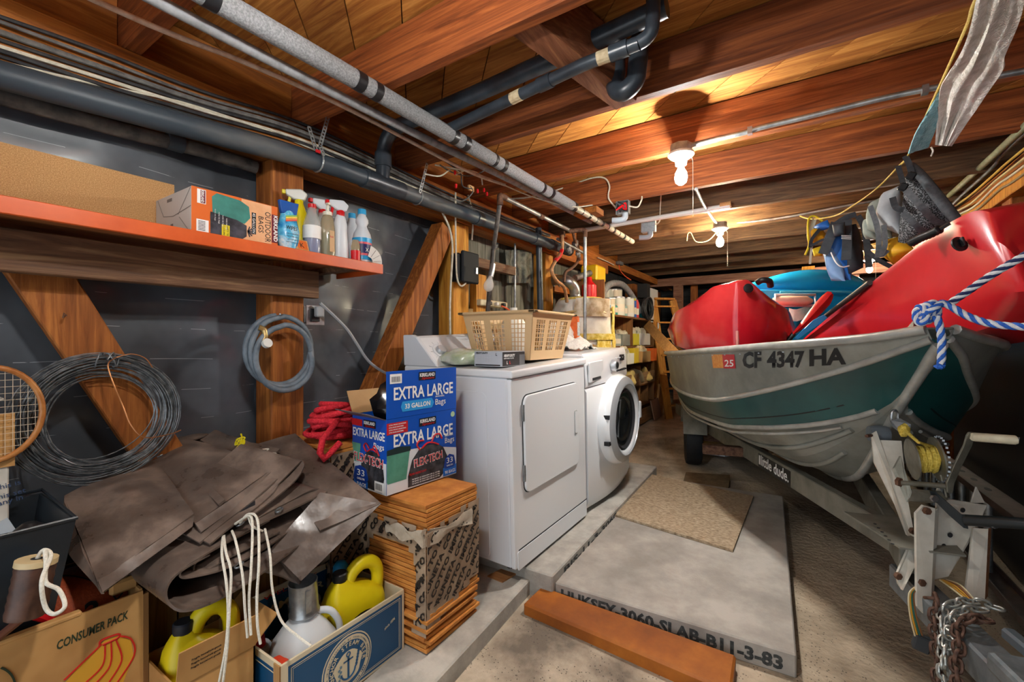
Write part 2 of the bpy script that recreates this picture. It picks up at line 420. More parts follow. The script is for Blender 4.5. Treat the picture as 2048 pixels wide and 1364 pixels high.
# ================================================================ left wall
wl = _mk('wall_left', None); WM[wl] = Matrix(); wl['kind'] = 'structure'
part('backing', MB().box(-2.16, -2.1, -1.6, 8.1, -.12, 2.34), M_DARKV, wl)
rows = []
for i in range(70):
    z = -.05 + i * (2.2 / 69); r = []
    for j in range(90):
        y = -.6 + j * (3.0 / 89)
        amp = .03 * noise.noise(V((y * 1.7, z * 1.1, 5))) + .02 * noise.noise(V((y * 4.5, z * 3.2, 9))) + .006 * noise.noise(V((y * 2, z * 13, 1)))
        r.append(V((-2.03 + amp, y, z)))
    rows.append(r)
part('tar_paper', MB().sheet(rows, .002), M_TAR, wl, smooth=80)
y = 2.36
k = 0
while y < 8.0:
    w = random.uniform(.17, .22)
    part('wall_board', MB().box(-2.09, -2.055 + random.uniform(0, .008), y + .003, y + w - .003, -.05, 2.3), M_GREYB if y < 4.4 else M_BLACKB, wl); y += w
for i, (y0, y1, m) in enumerate(((-.16, -.02, M_POST), (1.012, 1.16, M_POST), (2.18, 2.345, M_YWOOD), (3.42, 3.56, M_YWOOD), (4.66, 4.8, M_YWOOD), (5.9, 6.03, M_POST), (7.1, 7.23, M_POST))):
    part('post', MB().box(-2.0, -1.872, y0, y1, GZ(y0) + .04, 1.955), m, wl, bevel=.006)
part('top_plate', MB().box(-2.0, -1.86, -1.2, 4.9, 1.955, 2.055), M_PLATE, wl, bevel=.004)
part('top_plate', MB().box(-2.0, -1.87, -1.2, 8.0, 2.058, 2.149), M_PLATE, wl, bevel=.004)
# braces
p0 = AX(78, 545, -1.93); p1 = AX(285, 858, -1.93); d = (p1 - p0).normalized()
part('brace', MB().beam(p0 - d * .1, p0 + d * 1.62, .045, .135, up=d.cross(V((1, 0, 0)))), M_POST, wl, bevel=.004)
p0 = AX(880, 470, -1.91); p1 = AX(744, 792, -1.91); d = (p1 - p0).normalized()
part('brace', MB().beam(p0 - d * .05, p0 + d * 1.62, .1, .115, up=d.cross(V((1, 0, 0)))), M_POST, wl, bevel=.004)
# small dark strap board between posts two and three, plywood piece low behind the machines
part('nailer', MB().box(-1.93, -1.885, 2.345, 2.95, 1.70, 1.765), M_BEAMG, wl)
part('nailer', MB().box(-2.0, -1.96, 2.44, 3.4, 1.27, 1.41), wood('pale_ply', '#a88a55', '#d8c08a', 'y'), wl)
part('nailer', MB().box(-1.99, -1.93, 2.50, 2.62, 1.28, 1.66), M_YWOOD, wl)
part('nailer', MB().box(-1.97, -1.9, 3.64, 4.3, 1.64, 1.80), M_PLATE, wl)
# ledger carrying the shelf
part('ledger', MB().box(-1.87, -1.82, -.9, 1.2, 1.372, 1.492), M_BEAMG, wl, bevel=.003)

# ================================================================ right wall
wr = _mk('wall_right', None); WM[wr] = Matrix(); wr['kind'] = 'structure'
part('backing', MB().box(1.30, 1.36, -1.6, 8.1, -.12, 2.34), M_DARKV, wr)
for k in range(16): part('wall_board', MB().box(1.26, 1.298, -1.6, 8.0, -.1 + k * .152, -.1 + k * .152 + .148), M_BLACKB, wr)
RP = AZ(1960, 392, 2.06)
part('top_plate', MB().box(.93, 1.06, -1.2, 8.0, 1.955, 2.05), M_YWOOD, wr, bevel=.004)
part('top_plate', MB().box(.96, 1.06, -1.2, 8.0, 2.052, 2.149), M_PLATE, wr, bevel=.004)
for y0 in (-.1, 1.4, 3.46, 4.9, 6.4): part('post', MB().box(.95, 1.07, y0, y0 + .13, GZ(y0) - .02, 1.954), M_POST, wr, bevel=.005)
for y0 in (2.2, 2.75, 4.2): part('stud', MB().box(1.17, 1.258, y0, y0 + .045, GZ(y0) - .02, 2.1), M_PINK, wr)

# ================================================================ back wall
wb = _mk('wall_back', None); WM[wb] = Matrix(); wb['kind'] = 'structure'
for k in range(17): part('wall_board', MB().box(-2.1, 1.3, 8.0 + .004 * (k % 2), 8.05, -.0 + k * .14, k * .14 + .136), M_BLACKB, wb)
part('backing', MB().box(-2.16, 1.36, 8.06, 8.1, -.12, 2.39), M_DARKV, wb)
part('header', MB().box(-2.0, 1.0, 7.05, 7.14, 2.03, 2.149), M_PINK, wb)
part('header', MB().box(-1.55, 1.0, 7.55, 7.6, 1.62, 1.75), M_PINK, wb)
part('post', MB().box(-1.62, -1.5, 7.0, 7.12, GZ(7), 2.03), M_PINK, wb)
part('post', MB().box(-1.45, -1.36, 7.4, 7.5, GZ(7.4), 2.1), M_POST, wb)
part('post', MB().box(.02, .16, 6.9, 7.04, GZ(6.9), 2.149), M_YWOOD, wb)
part('post', MB().box(.55, .64, 7.2, 7.3, GZ(7), 2.149), M_PINK, wb)

# ================================================================ ceiling: joists, diagonal subfloor planks, blocking
ce = _mk('ceiling', None); WM[ce] = Matrix(); ce['kind'] = 'structure'
part('floor_deck', MB().box(-2.2, 1.4, -1.6, 8.1, 2.372, 2.39), M_DARKV, ce)
JY = [1.136 + .61 * k for k in range(-2, 10)]
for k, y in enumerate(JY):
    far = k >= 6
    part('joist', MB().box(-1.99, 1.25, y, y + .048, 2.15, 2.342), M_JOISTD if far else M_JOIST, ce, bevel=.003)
# planks run 45 degrees: direction (-1, 1)
w = .168; dirn = V((-1, 1, 0)).normalized(); nr = V((1, 1, 0)).normalized()
c = -3.0
while c < 6.7:
    ww = random.choice((.14, .168, .168, .19))
    # clip a strip against the rectangle of the room
    poly = [V((-2.15, -1.5, 0)), V((1.3, -1.5, 0)), V((1.3, 8.0, 0)), V((-2.15, 8.0, 0))]
    for sgn, lim in ((1, c), (-1, -(c + ww - .004))):
        out = []
        for i in range(len(poly)):
            a, b = poly[i], poly[(i + 1) % len(poly)]; da = sgn * a.dot(nr) - lim; db = sgn * b.dot(nr) - lim
            if da >= 0: out.append(a)
            if da * db < 0: out.append(a + (b - a) * (da / (da - db)))
        poly = out
        if not poly: break
    if len(poly) >= 3:
        part('plank', MB().loft([[p + V((0, 0, 2.346)) for p in poly], [p + V((0, 0, 2.368)) for p in poly]]), M_PLANK, ce)
    c += ww
# blocking
bm = MB().beam((-.74, 1.19, 2.27), (-.58, 1.74, 2.215), .1, .19)
part('blocking', bm, wood('rough_block', '#6a3d22', '#a9714a', 'y', c3='#87543a'), ce, bevel=.003)
for k in range(len(JY) - 1):
    if k < 9: part('blocking', MB().box(-1.98, -1.93, JY[k] + .05, JY[k + 1] - .002, 2.15, 2.34), M_PLATE, ce)
part('blocking', MB().box(-1.40, -1.22, 2.98, 3.12, 2.105, 2.148), M_PLATE, ce)
# ================================================================ pipes, cables and fittings
def ring(mb, p, d, r, w, n=14):
    d = V(d).normalized(); return mb.tube([V(p) - d * w / 2, V(p) + d * w / 2], r, n)
# main black drain along the left wall
dr = thing('drain_pipe', 'thick black plastic drain pipe running the length of the left wall', 'pipe', (-1.77, 1.2, 1.9))
DP = [V((-1.92, -.6, 1.88)), V((-1.85, .25, 1.914)), V((-1.755, 1.158, 1.957)), V((-1.75, 1.5, 1.962)), V((-1.745, 3.62, 1.992))]
part('pipe_body', MB().tube(smoothpath(DP, 5), .039, 18), M_ABSD, dr, smooth=50)
def dpt(y):
    for a, b in zip(DP, DP[1:]):
        if a.y <= y <= b.y: return a + (b - a) * ((y - a.y) / (b.y - a.y))
for y, w in ((1.41, .055), (1.60, .055), (2.28, .06), (3.02, .07), (3.3, .06), (3.6, .07)):
    part('coupling', ring(MB(), dpt(y), (0, 1, 0), .045, w, 18), M_ABS, dr, smooth=50)
t0 = dpt(1.5)
part('tee', ring(MB(), t0, (0, 1, 0), .0445, .2, 18), M_ABS, dr, smooth=50)
riser = smoothpath([t0, t0 + V((.005, 0, .07)), t0 + V((.01, 0, .17)), t0 + V((.05, 0, .235)), t0 + V((.14, 0, .262)), V((-1.2, 1.5, 2.235)), V((-.62, 1.48, 2.25)), V((-.36, 1.47, 2.26))], 5)
part('branch', MB().tube(riser, .034, 16), M_ABS, dr, smooth=50)
part('coupling', ring(MB(), t0 + V((.006, 0, .12)), (0, 0, 1), .041, .07, 18), M_ABS, dr, smooth=50)
# slimmer black waste pipe crossing under the joist bay, with its trap
wp = thing('waste_pipe', 'slimmer black waste pipe crossing below the joists to a trap', 'pipe', (-.6, 1.42, 2.1))
L0 = AZ(884, 264, 2.13); L1 = AZ(1165, 130, 2.13); L2 = AZ(1278, 86, 2.135)
part('pipe_body', MB().tube([L0, L0 + (L1 - L0) * .5, L1, L2], .0215, 14), M_ABS, wp, smooth=50)
part('riser', MB().tube(smoothpath([L2, L2 + V((.03, 0, .012)), L2 + V((.045, -.004, .05)), L2 + V((.046, -.004, .21))], 4), .022, 14), M_ABS, wp, smooth=50)
def Lp(f): return L0.lerp(L1, f / .7) if f < .7 else L1.lerp(L2, (f - .7) / .3)
for f in (.55, .9): part('coupling', ring(MB(), Lp(f), Lp(f + .02) - Lp(f - .02), .026, .06), M_ABS, wp, smooth=50)
dd = (L2 - L0).normalized()
for f, w in ((.42, .05), (.84, .07)):
    part('sticker', ring(MB(), Lp(f), Lp(f + .02) - Lp(f - .02), .0223, w), mat('paper_label', '#b09a78', '#cdbb98', scale=50, rough=.8), wp)
tc = AZ(1240, 120, 2.17)
part('trap', MB().tube(smoothpath([tc + V((-.05, .1, .14)), tc + V((-.05, .1, .02)), tc + V((-.045, .08, -.045)), tc + V((-.01, .07, -.075)), tc + V((.03, .07, -.05)), tc + V((.04, .07, .0)), tc + V((.05, .07, .1))], 5), .034, 16), M_ABS, wp, smooth=60)
# old pipe hard against the wall above the shelf
op = smoothpath([AX(-60, 174, -1.945), AX(0, 192, -1.945), AX(250, 262, -1.945), AX(400, 300, -1.945), AX(512, 335, -1.94)], 4)
opt_ = thing('old_pipe', 'old dusty grey pipe against the wall below the black drain', 'pipe', op[0])
part('pipe_body', MB().tube(op, .026, 12), mat('dusty_iron', '#3a3a3b', '#6f6a64', scale=12, rough=.85, bump=.3), opt_, smooth=50)
part('coupling', ring(MB(), AX(350, 285, -1.945), V((0, 1, .02)), .032, .05), M_ABSD, opt_, smooth=50)
# foam covered water pipe and its companions
ip = thing('insulated_pipe', 'grey foam covered water pipe with black tape bands below the joists', 'pipe', (-1.3, 1, 2.07))
IP = [V((-1.34, -.6, 2.098)), V((-1.31, 1., 2.1)), V((-1.3, 2.75, 2.1))]
part('foam_sleeve', MB().tube(IP, .0325, 18), M_INSUL, ip, smooth=50)
part('pipe_end', MB().tube([IP[2], V((-1.28, 3.98, 2.085))], .021, 14), mat('pale_plastic_pipe', '#a5a594', '#c2c1af', scale=20, rough=.5), ip, smooth=50)
for y, w in ((.55, .035), (1.015, .035), (1.09, .03), (1.52, .03), (1.6, .035), (1.83, .02), (1.91, .03), (2.32, .025), (2.43, .03), (2.76, .04)):
    part('tape_band', ring(MB(), V((-1.31 - .01875 * (1 - y) if y < 1 else -1.31 + .00571 * (y - 1), y, 2.1 - .00125 * max(0, 1 - y))), (0, 1, 0), .0342, w, 18), M_TAPE, ip, smooth=50)
for k in range(9):
    y = 2.9 + k * .12; part('tape_band', ring(MB(), V((-1.3 + .02 * (y - 2.75) / 1.23, y, 2.1 - .015 * (y - 2.75) / 1.23)), (0, 1, 0), .0222, .014 + .02 * (k % 2)), M_TAPE, ip)
def pipe(name, label, pts, r, m, cat='pipe', n=12, sm=True, group=None, k=5):
    return solo(name, MB().tube(smoothpath(pts, k) if sm else pts, r, n), m, label, cat, group, smooth=50)
pipe('water_pipe', 'bare dull grey pipe just left of the foam covered one', [V((-1.42, -.6, 2.075)), V((-1.425, .6, 2.08)), V((-1.42, 1.2, 2.087)), V((-1.42, 2.2, 2.12)), V((-1.4, 3.3, 2.13))], .017, mat('grey_pipe_paint', '#77787a', '#96979a', scale=30, rough=.6, metal=.1))
pipe('copper_pipe', 'thin brown copper tube along the ceiling left of the foam covered pipe', [V((-1.6, -.6, 2.1)), AZ(188, 0, 2.1), AZ(500, 129, 2.1), AZ(707, 223, 2.1), AZ(930, 340, 2.1), AZ(1010, 370, 2.1)], .0085, M_COPPER, n=8)
# straps of perforated steel tape
def strap(par, pts, w, nrm):
    pts = [V(p) for p in pts]; nrm = V(nrm)
    for a, b in zip(pts, pts[1:]):
        d = (b - a).normalized(); sd = d.cross(nrm).normalized(); L = (b - a).length; mb = MB()
        for s in (-1, 1): mb.beam(a + sd * s * w * .36, b + sd * s * w * .36, w * .28, .0015, up=nrm)
        n = max(2, int(L / (w * .9)))
        for k in range(n + 1): mb.beam(a + d * (L * k / n) - sd * w * .3, a + d * (L * k / n) + sd * w * .3, w * .4, .0015, up=nrm)
        part('strip', mb, M_GALV, par)
st = thing('pipe_strap', 'perforated steel strap in a V holding the drain pipe near the shelf bottles', 'strap', dpt(1.16))
c0 = dpt(1.16)
strap(st, [AX(656, 234, -1.72), AX(640, 292, -1.712), c0 + V((.044, -.01, .02))], .018, (1, 0, 0)); strap(st, [AX(618, 254, -1.72), AX(632, 300, -1.712)], .018, (1, 0, 0))
part('loop', MB().tube([c0 + V((.042 * cos(a * pi / 8), -.01, .042 * sin(a * pi / 8))) for a in range(16)], .004, 5, closed=True), M_GALV, st)
part('red_tie', MB().cbox(AX(636, 303, -1.705), (.006, .02, .012)), M_RED, st)
st = thing('pipe_strap', 'perforated steel strap holding the drain pipe beside the white bleach bottle', 'strap', dpt(1.75))
c0 = dpt(1.74)
strap(st, [AX(854, 328, -1.70), AX(846, 362, -1.70), AX(840, 385, -1.702)], .018, (1, 0, 0))
part('loop', MB().tube([c0 + V((.042 * cos(a * pi / 8), 0, .042 * sin(a * pi / 8))) for a in range(16)], .004, 5, closed=True), M_GALV, st)
# bundle of cables above the drain
CB = [((33, 103, 181, 262, 388, 470), M_CABB, .006, 'topmost black cable clipped to the top plate'), ((44, 118, 193, 268, 394, 474), M_CABG, .0055, 'slim grey cable just under the topmost black one'),
      ((66, 134, 203, 276, 398, 478), M_CABG, .0085, 'thickest dusty grey cable in the bundle'), ((80, 146, 212, 283, 404, 480), M_CABB, .006, 'black cable under the thickest grey cable'),
      ((93, 155, 219, 292, 407, 484), M_CABW, .006, 'upper cream cable in the bundle'), ((103, 168, 226, 300, 412, 487), M_CABB, .0065, 'black cable between the cream cable and the drain'),
      ((112, 176, 235, 308, 418, 490), M_CABB, .005, 'lowest black cable resting on the drain pipe'), ((124, 170, 216, 303, 421, 492), M_CABW, .0045, 'lower thin cream cable wandering along the drain')]
for i, (ys, m, r, lb) in enumerate(CB):
    xs = (0, 200, 400, 640, 900, 1100); X = -1.853 + .004 * (i % 3)
    pts = [AX(a, b + 4 * noise.noise(V((a * .01, i * 3.3, 0))), X) for a, b in zip(xs, ys)]
    pts.insert(0, pts[0] * 2 - pts[1])
    pipe('cable', lb, pts, r, m, 'cable', n=7, k=6, group='cables along the left wall')
def wire(name, label, pts, r=.004, m=None, X=None, **k):
    return pipe(name, label, [AX(a, b, X) for a, b in pts] if X else pts, r, m or M_CABW, 'cable', n=6, **k)
# splice of loose wires with red wire nuts
jb = thing('loose_junction', 'tangle of loose wires with red wire nuts hanging beside the ceiling', 'wiring', AX(935, 370, -1.6))
for k, pts in enumerate((((880, 330), (905, 345), (940, 352), (968, 342)), ((890, 322), (920, 345), (925, 372), (945, 378)), ((912, 350), (935, 340), (960, 350), (965, 370)), ((900, 395), (925, 402), (945, 385), (940, 372)), ((850, 348), (880, 352), (905, 338), (925, 350)))):
    part('wire', MB().tube(smoothpath([AX(a, b, -1.6) for a, b in pts], 5), .004, 6), (M_CABG, M_CABB, M_CABW, M_CABG, M_CABW)[k], jb, smooth=60)
for a, b in ((910, 345), (912, 372), (955, 382), (968, 380), (974, 388)): part('wire_nut', MB().cbox(AX(a, b, -1.59), (.012, .012, .024)), M_RED, jb, bevel=.003)
part('board', MB().cbox(AX(942, 377, -1.605), (.012, .045, .03)), M_TAN, jb)
wire('cable', 'long thin white cable looping from the tangle to the taped pipe', [AZ(870, 330, 2.12), AZ(960, 350, 2.12), AZ(1060, 392, 2.12), AZ(1140, 413, 2.08), AZ(1185, 410, 2.08)], .004)
wire('cable', 'white cable arching over to the red wired junction box', [AZ(1010, 398, 2.13), AZ(1060, 394, 2.13), AY(1120, 378, 2.955), AY(1180, 357, 2.95), AY(1208, 356, 2.95), AY(1219, 372, 2.95), AY(1217, 396, 2.95), AY(1232, 416, 2.95)], .0055)

# ---------------------------------------------------------------- pipework behind the machines
gp = thing('galvanised_pipe', 'galvanised pipe with rusty elbow dropping to the laundry tap', 'pipe', (-1.62, 2.3, 1.1))
g0 = AX(1000, 394, -1.55); g1 = AX(987, 498, -1.72); g2 = AX(975, 628, -1.78)
part('elbow', MB().tube(smoothpath([g0 + V((0, .06, .012)), g0 + V((0, .01, .008)), g0, g0 - V((0, 0, .05))], 3), .019, 12), M_RUST, gp, smooth=50)
part('upper_drop', MB().tube([g0 - V((0, 0, .03)), g1], .0145, 12), M_GALVD, gp, smooth=50)
part('lower_drop', MB().tube([g1, g2], .016, 12), mat('dark_iron', '#33302e', '#55504b', scale=30, rough=.5, metal=.4), gp, smooth=50)
g3 = AX(1142, 462, -1.5)
part('run', MB().tube([g0 + V((0, .03, .01)), g3], .0145, 12), M_GALV, gp, smooth=50)
part('clamp', ring(MB(), AX(990, 490, -1.715), g1 - g0, .021, .025), M_STEEL, gp)
part('coupling', ring(MB(), g0.lerp(g3, .52), g3 - g0, .0185, .04), M_RUST, gp, smooth=50)
up = thing('upright_pipe', 'slim grey upright pipe in front of the wrapped water heater', 'pipe', AX(1170, 690, -1.32))
u0 = AX(1170, 462, -1.32); u1 = AX(1170, 712, -1.32)
part('upright', MB().tube([u0, V((u0.x, u0.y, .7))], .0125, 12), M_GALV, up, smooth=50)
part('elbow', MB().tube(smoothpath([u0 + V((-.1, -.05, .0)), u0 + V((-.02, -.01, .008)), u0, u0 - V((0, 0, .045))], 4), .0165, 12), M_RUST, up, smooth=50)
vb = thing('valve_cluster', 'cluster of old valves and fittings below the ceiling over the heater', 'valve', AX(1140, 480, -1.6))
for a, b, s in ((1125, 470, .03), (1150, 488, .035), (1138, 500, .03), (1156, 508, .028), (1120, 495, .025)):
    c = AX(a, b, -1.62); part('fitting', MB().lathe([(.001, -s), (s * .6, -s), (s * .75, -s * .3), (s * .9, 0), (s * .75, s * .3), (s * .6, s), (.001, s)], 8, TR(*c) @ Matrix.Rotation(random.uniform(0, 3), 4, 'X')), M_RUST if a % 2 else M_GALVD, vb, smooth=40)
part('crossing', MB().tube([AX(1115, 478, -1.63), AX(1165, 505, -1.6)], .013, 10), M_GALVD, vb)
part('crossing', MB().tube([AX(1145, 462, -1.6), AX(1160, 520, -1.62)], .013, 10), M_RUST, vb)
pipe('standpipe', 'black plastic standpipe rising behind the laundry basket', [AX(1077, 456, -1.8), AX(1083, 720, -1.8)], .026, M_ABS, sm=False, n=16)
pipe('conduit', 'thin upright steel conduit behind the laundry basket', [AX(1030, 485, -1.9), AX(1030, 720, -1.9)], .0085, M_GALV, sm=False)
# flexible connectors of the heater
c0 = [AX(1124, 470, -1.6), AX(1124, 500, -1.6), AX(1112, 520, -1.6), AX(1103, 540, -1.6), AX(1112, 560, -1.6), AX(1128, 575, -1.6), AX(1134, 605, -1.6)]
fc = thing('flexible_hose', 'orange brown corrugated copper connector snaking down to the heater', 'hose', c0[-1])
part('tube', MB().tube(smoothpath(c0, 8), [.0125 + .0025 * (i % 2) for i in range(49)], 10), mat('tan_copper', '#9c6e4a', '#c2966c', scale=20, rough=.4, metal=.4), fc, smooth=80)
part('red_sleeve', MB().tube(smoothpath([AX(1124, 500, -1.6), AX(1119, 512, -1.6), AX(1110, 522, -1.6)], 4), .0165, 10), M_RED, fc, smooth=60)
pipe('flexible_hose', 'darker corrugated connector right of the orange brown one', [AX(1157, 490, -1.66), AX(1156, 520, -1.66), AX(1145, 535, -1.66), AX(1131, 545, -1.66), AX(1128, 565, -1.66)], .013, M_RUST)
fl = thing('flue_pipe', 'shiny galvanised flue elbow above the wrapped heater', 'pipe', AX(1140, 600, -1.7))
part('elbow', MB().tube(smoothpath([AX(1096, 562, -1.95), AX(1118, 560, -1.8), AX(1135, 562, -1.7), AX(1148, 575, -1.66), AX(1150, 592, -1.66)], 5), .047, 16), M_STEEL, fl, smooth=60)
part('hood', MB().lathe([(.05, .0), (.055, -.03), (.1, -.07)], 18, TR(*AX(1150, 590, -1.66))), M_STEEL, fl, smooth=50)
for q in (.15, .3): part('seam', ring(MB(), AX(1096, 562, -1.95).lerp(AX(1135, 562, -1.7), q * 2), V((1, .2, 0)), .05, .012, 16), M_STEEL, fl)
part('spur', MB().tube([AX(1150, 556, -1.8), AX(1180, 546, -1.75)], .03, 12), M_GALVD, fl, smooth=50)

# ---------------------------------------------------------------- electrical bits on the wall
eb = thing('electric_box', 'black weatherproof electric box on the second post', 'box', AX(925, 560, -1.82))
X0 = -1.82
a0 = AX(912, 505, X0); a1 = AX(934, 566, X0)
part('body', MB().box(-1.872, -1.80, a0.y, a0.y + .17, a1.z, a0.z), M_BLACK, eb, bevel=.01)
part('lid', MB().box(-1.80, -1.775, a0.y + .015, a0.y + .185, a1.z - .005, a0.z + .015), mat('grey_black_plastic', '#1d2024', rough=.6, spec=.2), eb, bevel=.008)
part('latch', MB().box(-1.775, -1.768, a0.y + .14, a0.y + .16, a1.z + .06, a1.z + .1), M_STEEL, eb)
wire('cable', 'long white cable hanging straight from the drain past the second post', ((885, 425), (900, 460), (905, 500), (902, 560), (900, 620), (901, 700)), .0065, X=-1.79)
wire('cable', 'white cable dropping into the top of the black electric box', ((911, 385), (911, 430), (912, 505), (914, 555), (922, 572), (932, 566)), .0055, X=-1.80)
wire('cable', 'white cable from ceiling to the strap board right of the second post', ((936, 390), (943, 415), (946, 440), (944, 480)), .0055, X=-1.85)
ub = thing('unlit_bulb', 'unlit clear bulb hanging upside down from the galvanised pipe', 'light', AX(975, 570, -1.65))
part('holder', MB().lathe([(.001, .06), (.017, .06), (.019, .0), (.016, -.03), (.001, -.03)], 12, TR(*AX(983, 545, -1.66)) @ Matrix.Rotation(-.3, 4, 'X')), M_STEEL, ub, smooth=50)
part('glass', MB().lathe([(.012, .0), (.016, -.02), (.031, -.05), (.034, -.07), (.026, -.095), (.01, -.106), (.001, -.107)], 14, TR(*AX(981, 552, -1.66)) @ Matrix.Rotation(-.3, 4, 'X')), mat('clear_glass', '#f4f0ea', rough=.05, alpha=.35, spec=.8), ub, smooth=60)
ol = thing('outlet_box', 'open metal outlet box with a grey plug by the first post', 'outlet', AX(628, 630, -1.93))
o0 = AX(608, 612, -1.9); o1 = AX(648, 646, -1.9)
part('box', MB().box(-1.99, -1.9, o0.y, o1.y - .03, o1.z, o0.z), M_GALVD, ol)
part('cover', MB().box(-1.9, -1.897, o0.y + .01, o1.y, o1.z - .01, o0.z + .005), M_STEEL, ol)
part('socket', MB().box(-1.897, -1.888, o0.y + .03, o1.y - .03, o1.z + .005, o0.z - .01), M_BLACK, ol)
part('plug', MB().box(-1.888, -1.86, o0.y + .04, o1.y - .025, o1.z + .025, o0.z), mat('grey_plug', '#9a9da0', rough=.4), ol, bevel=.005)
wire('cable', 'light grey power cord running down from the outlet to the dryer', ((640, 606), (668, 632), (695, 660), (715, 690), (735, 720), (760, 740), (785, 752)), .0075, mat('light_grey_cord', '#9ea2a6', rough=.5), X=-1.86)
ps = thing('power_strip', 'beige power strip with plugged cords behind the basket', 'power strip', AX(985, 605, -1.9))
s0 = AX(960, 605, -1.9)
part('strip_body', MB().box(-1.955, -1.89, s0.y, s0.y + .34, s0.z - .02, s0.z + .025), mat('beige_plastic', '#cfc3a0', rough=.45), ps, bevel=.006)
for k in range(3): part('plug', MB().cbox((-1.875, s0.y + .08 + .09 * k, s0.z), (.03, .03, .025)), (M_BLACK, M_WHITEP, M_BLACK)[k], ps, bevel=.004)
wire('cable', 'short orange cord leaving the beige power strip', ((1003, 612), (1018, 620), (1035, 640), (1050, 660)), .006, mat('orange_cord', '#d8552a', rough=.5), X=-1.86)
# grey canvas hanging on the far boards
rows = []
for i in range(12):
    r = []
    for j in range(16):
        a = 1010 + j * 3.5 + i * .4; b = 500 + i * 6 + (8 if j > 12 else 0) * i / 11
        r.append(AX(a, b, -1.97 + .02 * sin(j * 1.3) * (i / 11) + .01 * sin(i)))
    rows.append(r)
solo('hanging_canvas', MB().sheet(rows, .004), mat('grey_canvas', '#56574f', '#7d7d72', scale=20, rough=.95), 'grey canvas flap hanging on the boards behind the basket', 'canvas', smooth=60)

# ---------------------------------------------------------------- conduit and boxes along the joists
cd = thing('conduit', 'steel conduit along the joist feeding the nearest bulb', 'conduit', AY(1600, 230, 2.33))
yy = 2.325
cpts = [AY(1385, 290, yy), AY(1420, 281, yy), AY(1490, 265, yy), AY(1530, 253, yy), AY(1620, 232, yy), AY(1800, 189, yy), AY(2048, 142, yy), AY(2150, 120, yy)]
part('tube', MB().tube(smoothpath(cpts, 4), .0115, 10), M_GALV, cd, smooth=50)
for a, b in ((1500, 262), (1850, 180)): part('clip', MB().cbox(AY(a, b, yy), (.02, .028, .032)), M_STEEL, cd)
pv = thing('pvc_pipe', 'white plastic pipe hung across under the joists', 'pipe', AY(1300, 440, 3.47))
part('tube', MB().tube([AY(1165, 461, 3.47), AY(1460, 411, 3.47)], .018, 12), M_WHITEP, pv, smooth=50)
part('end_cap', MB().tube([AY(1440, 412, 3.47), AY(1462, 408, 3.47)], .021, 12), M_TAN, pv, smooth=50)
def jbox(label, c, w, h, openred, par_y):
    t = thing('junction_box', label, 'junction box', c)
    if openred:
        part('box', MB().box(c.x - w / 2, c.x + w / 2, par_y, par_y + .006, c.z - h / 2, c.z + h / 2), M_GALV, t)
        for s in (-1, 1):
            part('side', MB().box(c.x + s * w / 2 - .002, c.x + s * w / 2 + .002, par_y - .04, par_y, c.z - h / 2, c.z + h / 2), M_GALV, t)
            part('side', MB().box(c.x - w / 2, c.x + w / 2, par_y - .04, par_y, c.z + s * h / 2 - .002, c.z + s * h / 2 + .002), M_GALV, t)
        for k in range(4):
            part('wire', MB().tube(smoothpath([c + V((random.uniform(-.03, .03), -.01 - .02 * q, random.uniform(-.03, .03))) for q in range(4)], 4), .005, 6), M_RED if k < 2 else M_BLACK, t)
    else:
        part('box', MB().box(c.x - w / 2, c.x + w / 2, par_y - .05, par_y, c.z - h / 2, c.z + h / 2), mat('grey_enamel', '#8e979c', '#a4adb1', scale=60, rough=.5), t, bevel=.004)
    part('elbow', MB().tube(smoothpath([c + V((.02, -.02, -h / 2)), c + V((.02, -.02, -h / 2 - .03)), c + V((-.0, -.03, -h / 2 - .045)), c + V((-.06, -.045, -h / 2 - .045))], 4), .02, 12), mat('grey_pvc', '#9aa5ad', rough=.4), t, smooth=50)
    return t
jbox('open junction box with red wire nuts on the orange joist', AY(1246, 416, 2.93), .085, .085, True, 2.95)
jbox('closed grey junction box with elbow left of the second bulb', AY(1297, 452, 3.54), .11, .1, False, 3.57)
wire('cable', 'short white cable looping out of the open junction box', [AY(1258, 412, 2.93), AY(1275, 414, 2.93), AY(1283, 400, 2.94), AY(1284, 393, 2.95)], .005)
wire('cable', 'white cable dropping beside the closed grey junction box', [AY(1322, 390, 3.5), AY(1320, 425, 3.5), AY(1320, 440, 3.52), AY(1314, 448, 3.53), AY(1308, 447, 3.54)], .005)
pipe('conduit', 'short bent conduit dropping to the second bulb', [AZ(1392, 378, 2.14), AZ(1408, 410, 2.14), AZ(1428, 440, 2.14), AZ(1436, 447, 2.14)], .011, M_GALV)
pipe('conduit', 'thin conduit running right from the second bulb along a joist', [AY(1448, 449, 4.2), AY(1560, 436, 4.18), AY(1700, 410, 4.17), AY(1850, 384, 4.17)], .009, M_GALV)
wire('cable', 'yellowed loose wire curling from the second bulb', [AY(1432, 466, 4.1), AY(1415, 482, 4.1), AY(1392, 483, 4.1), AY(1382, 466, 4.1), AY(1376, 468, 4.1), AY(1374, 482, 4.1)], .004, mat('yellowed_wire', '#d8c584', rough=.6))
cj = thing('junction_box', 'small grey box with orange wires at the left plate end', 'junction box', AX(1238, 530, -1.85))
c = AX(1238, 527, -1.85)
part('box', MB().cbox(c, (.07, .12, .04)), M_GALVD, cj, bevel=.004)
part('wire', MB().tube(smoothpath([c, AX(1240, 540, -1.83), AX(1250, 552, -1.8), AX(1262, 560, -1.75)], 4), .006, 6), mat('orange_cord'), cj)
pipe('cable', 'white cable along the plate to the small grey box', [AX(1195, 515, -1.85), AX(1212, 522, -1.85), AX(1228, 530, -1.85)], .006, M_CABW, 'cable', n=6)
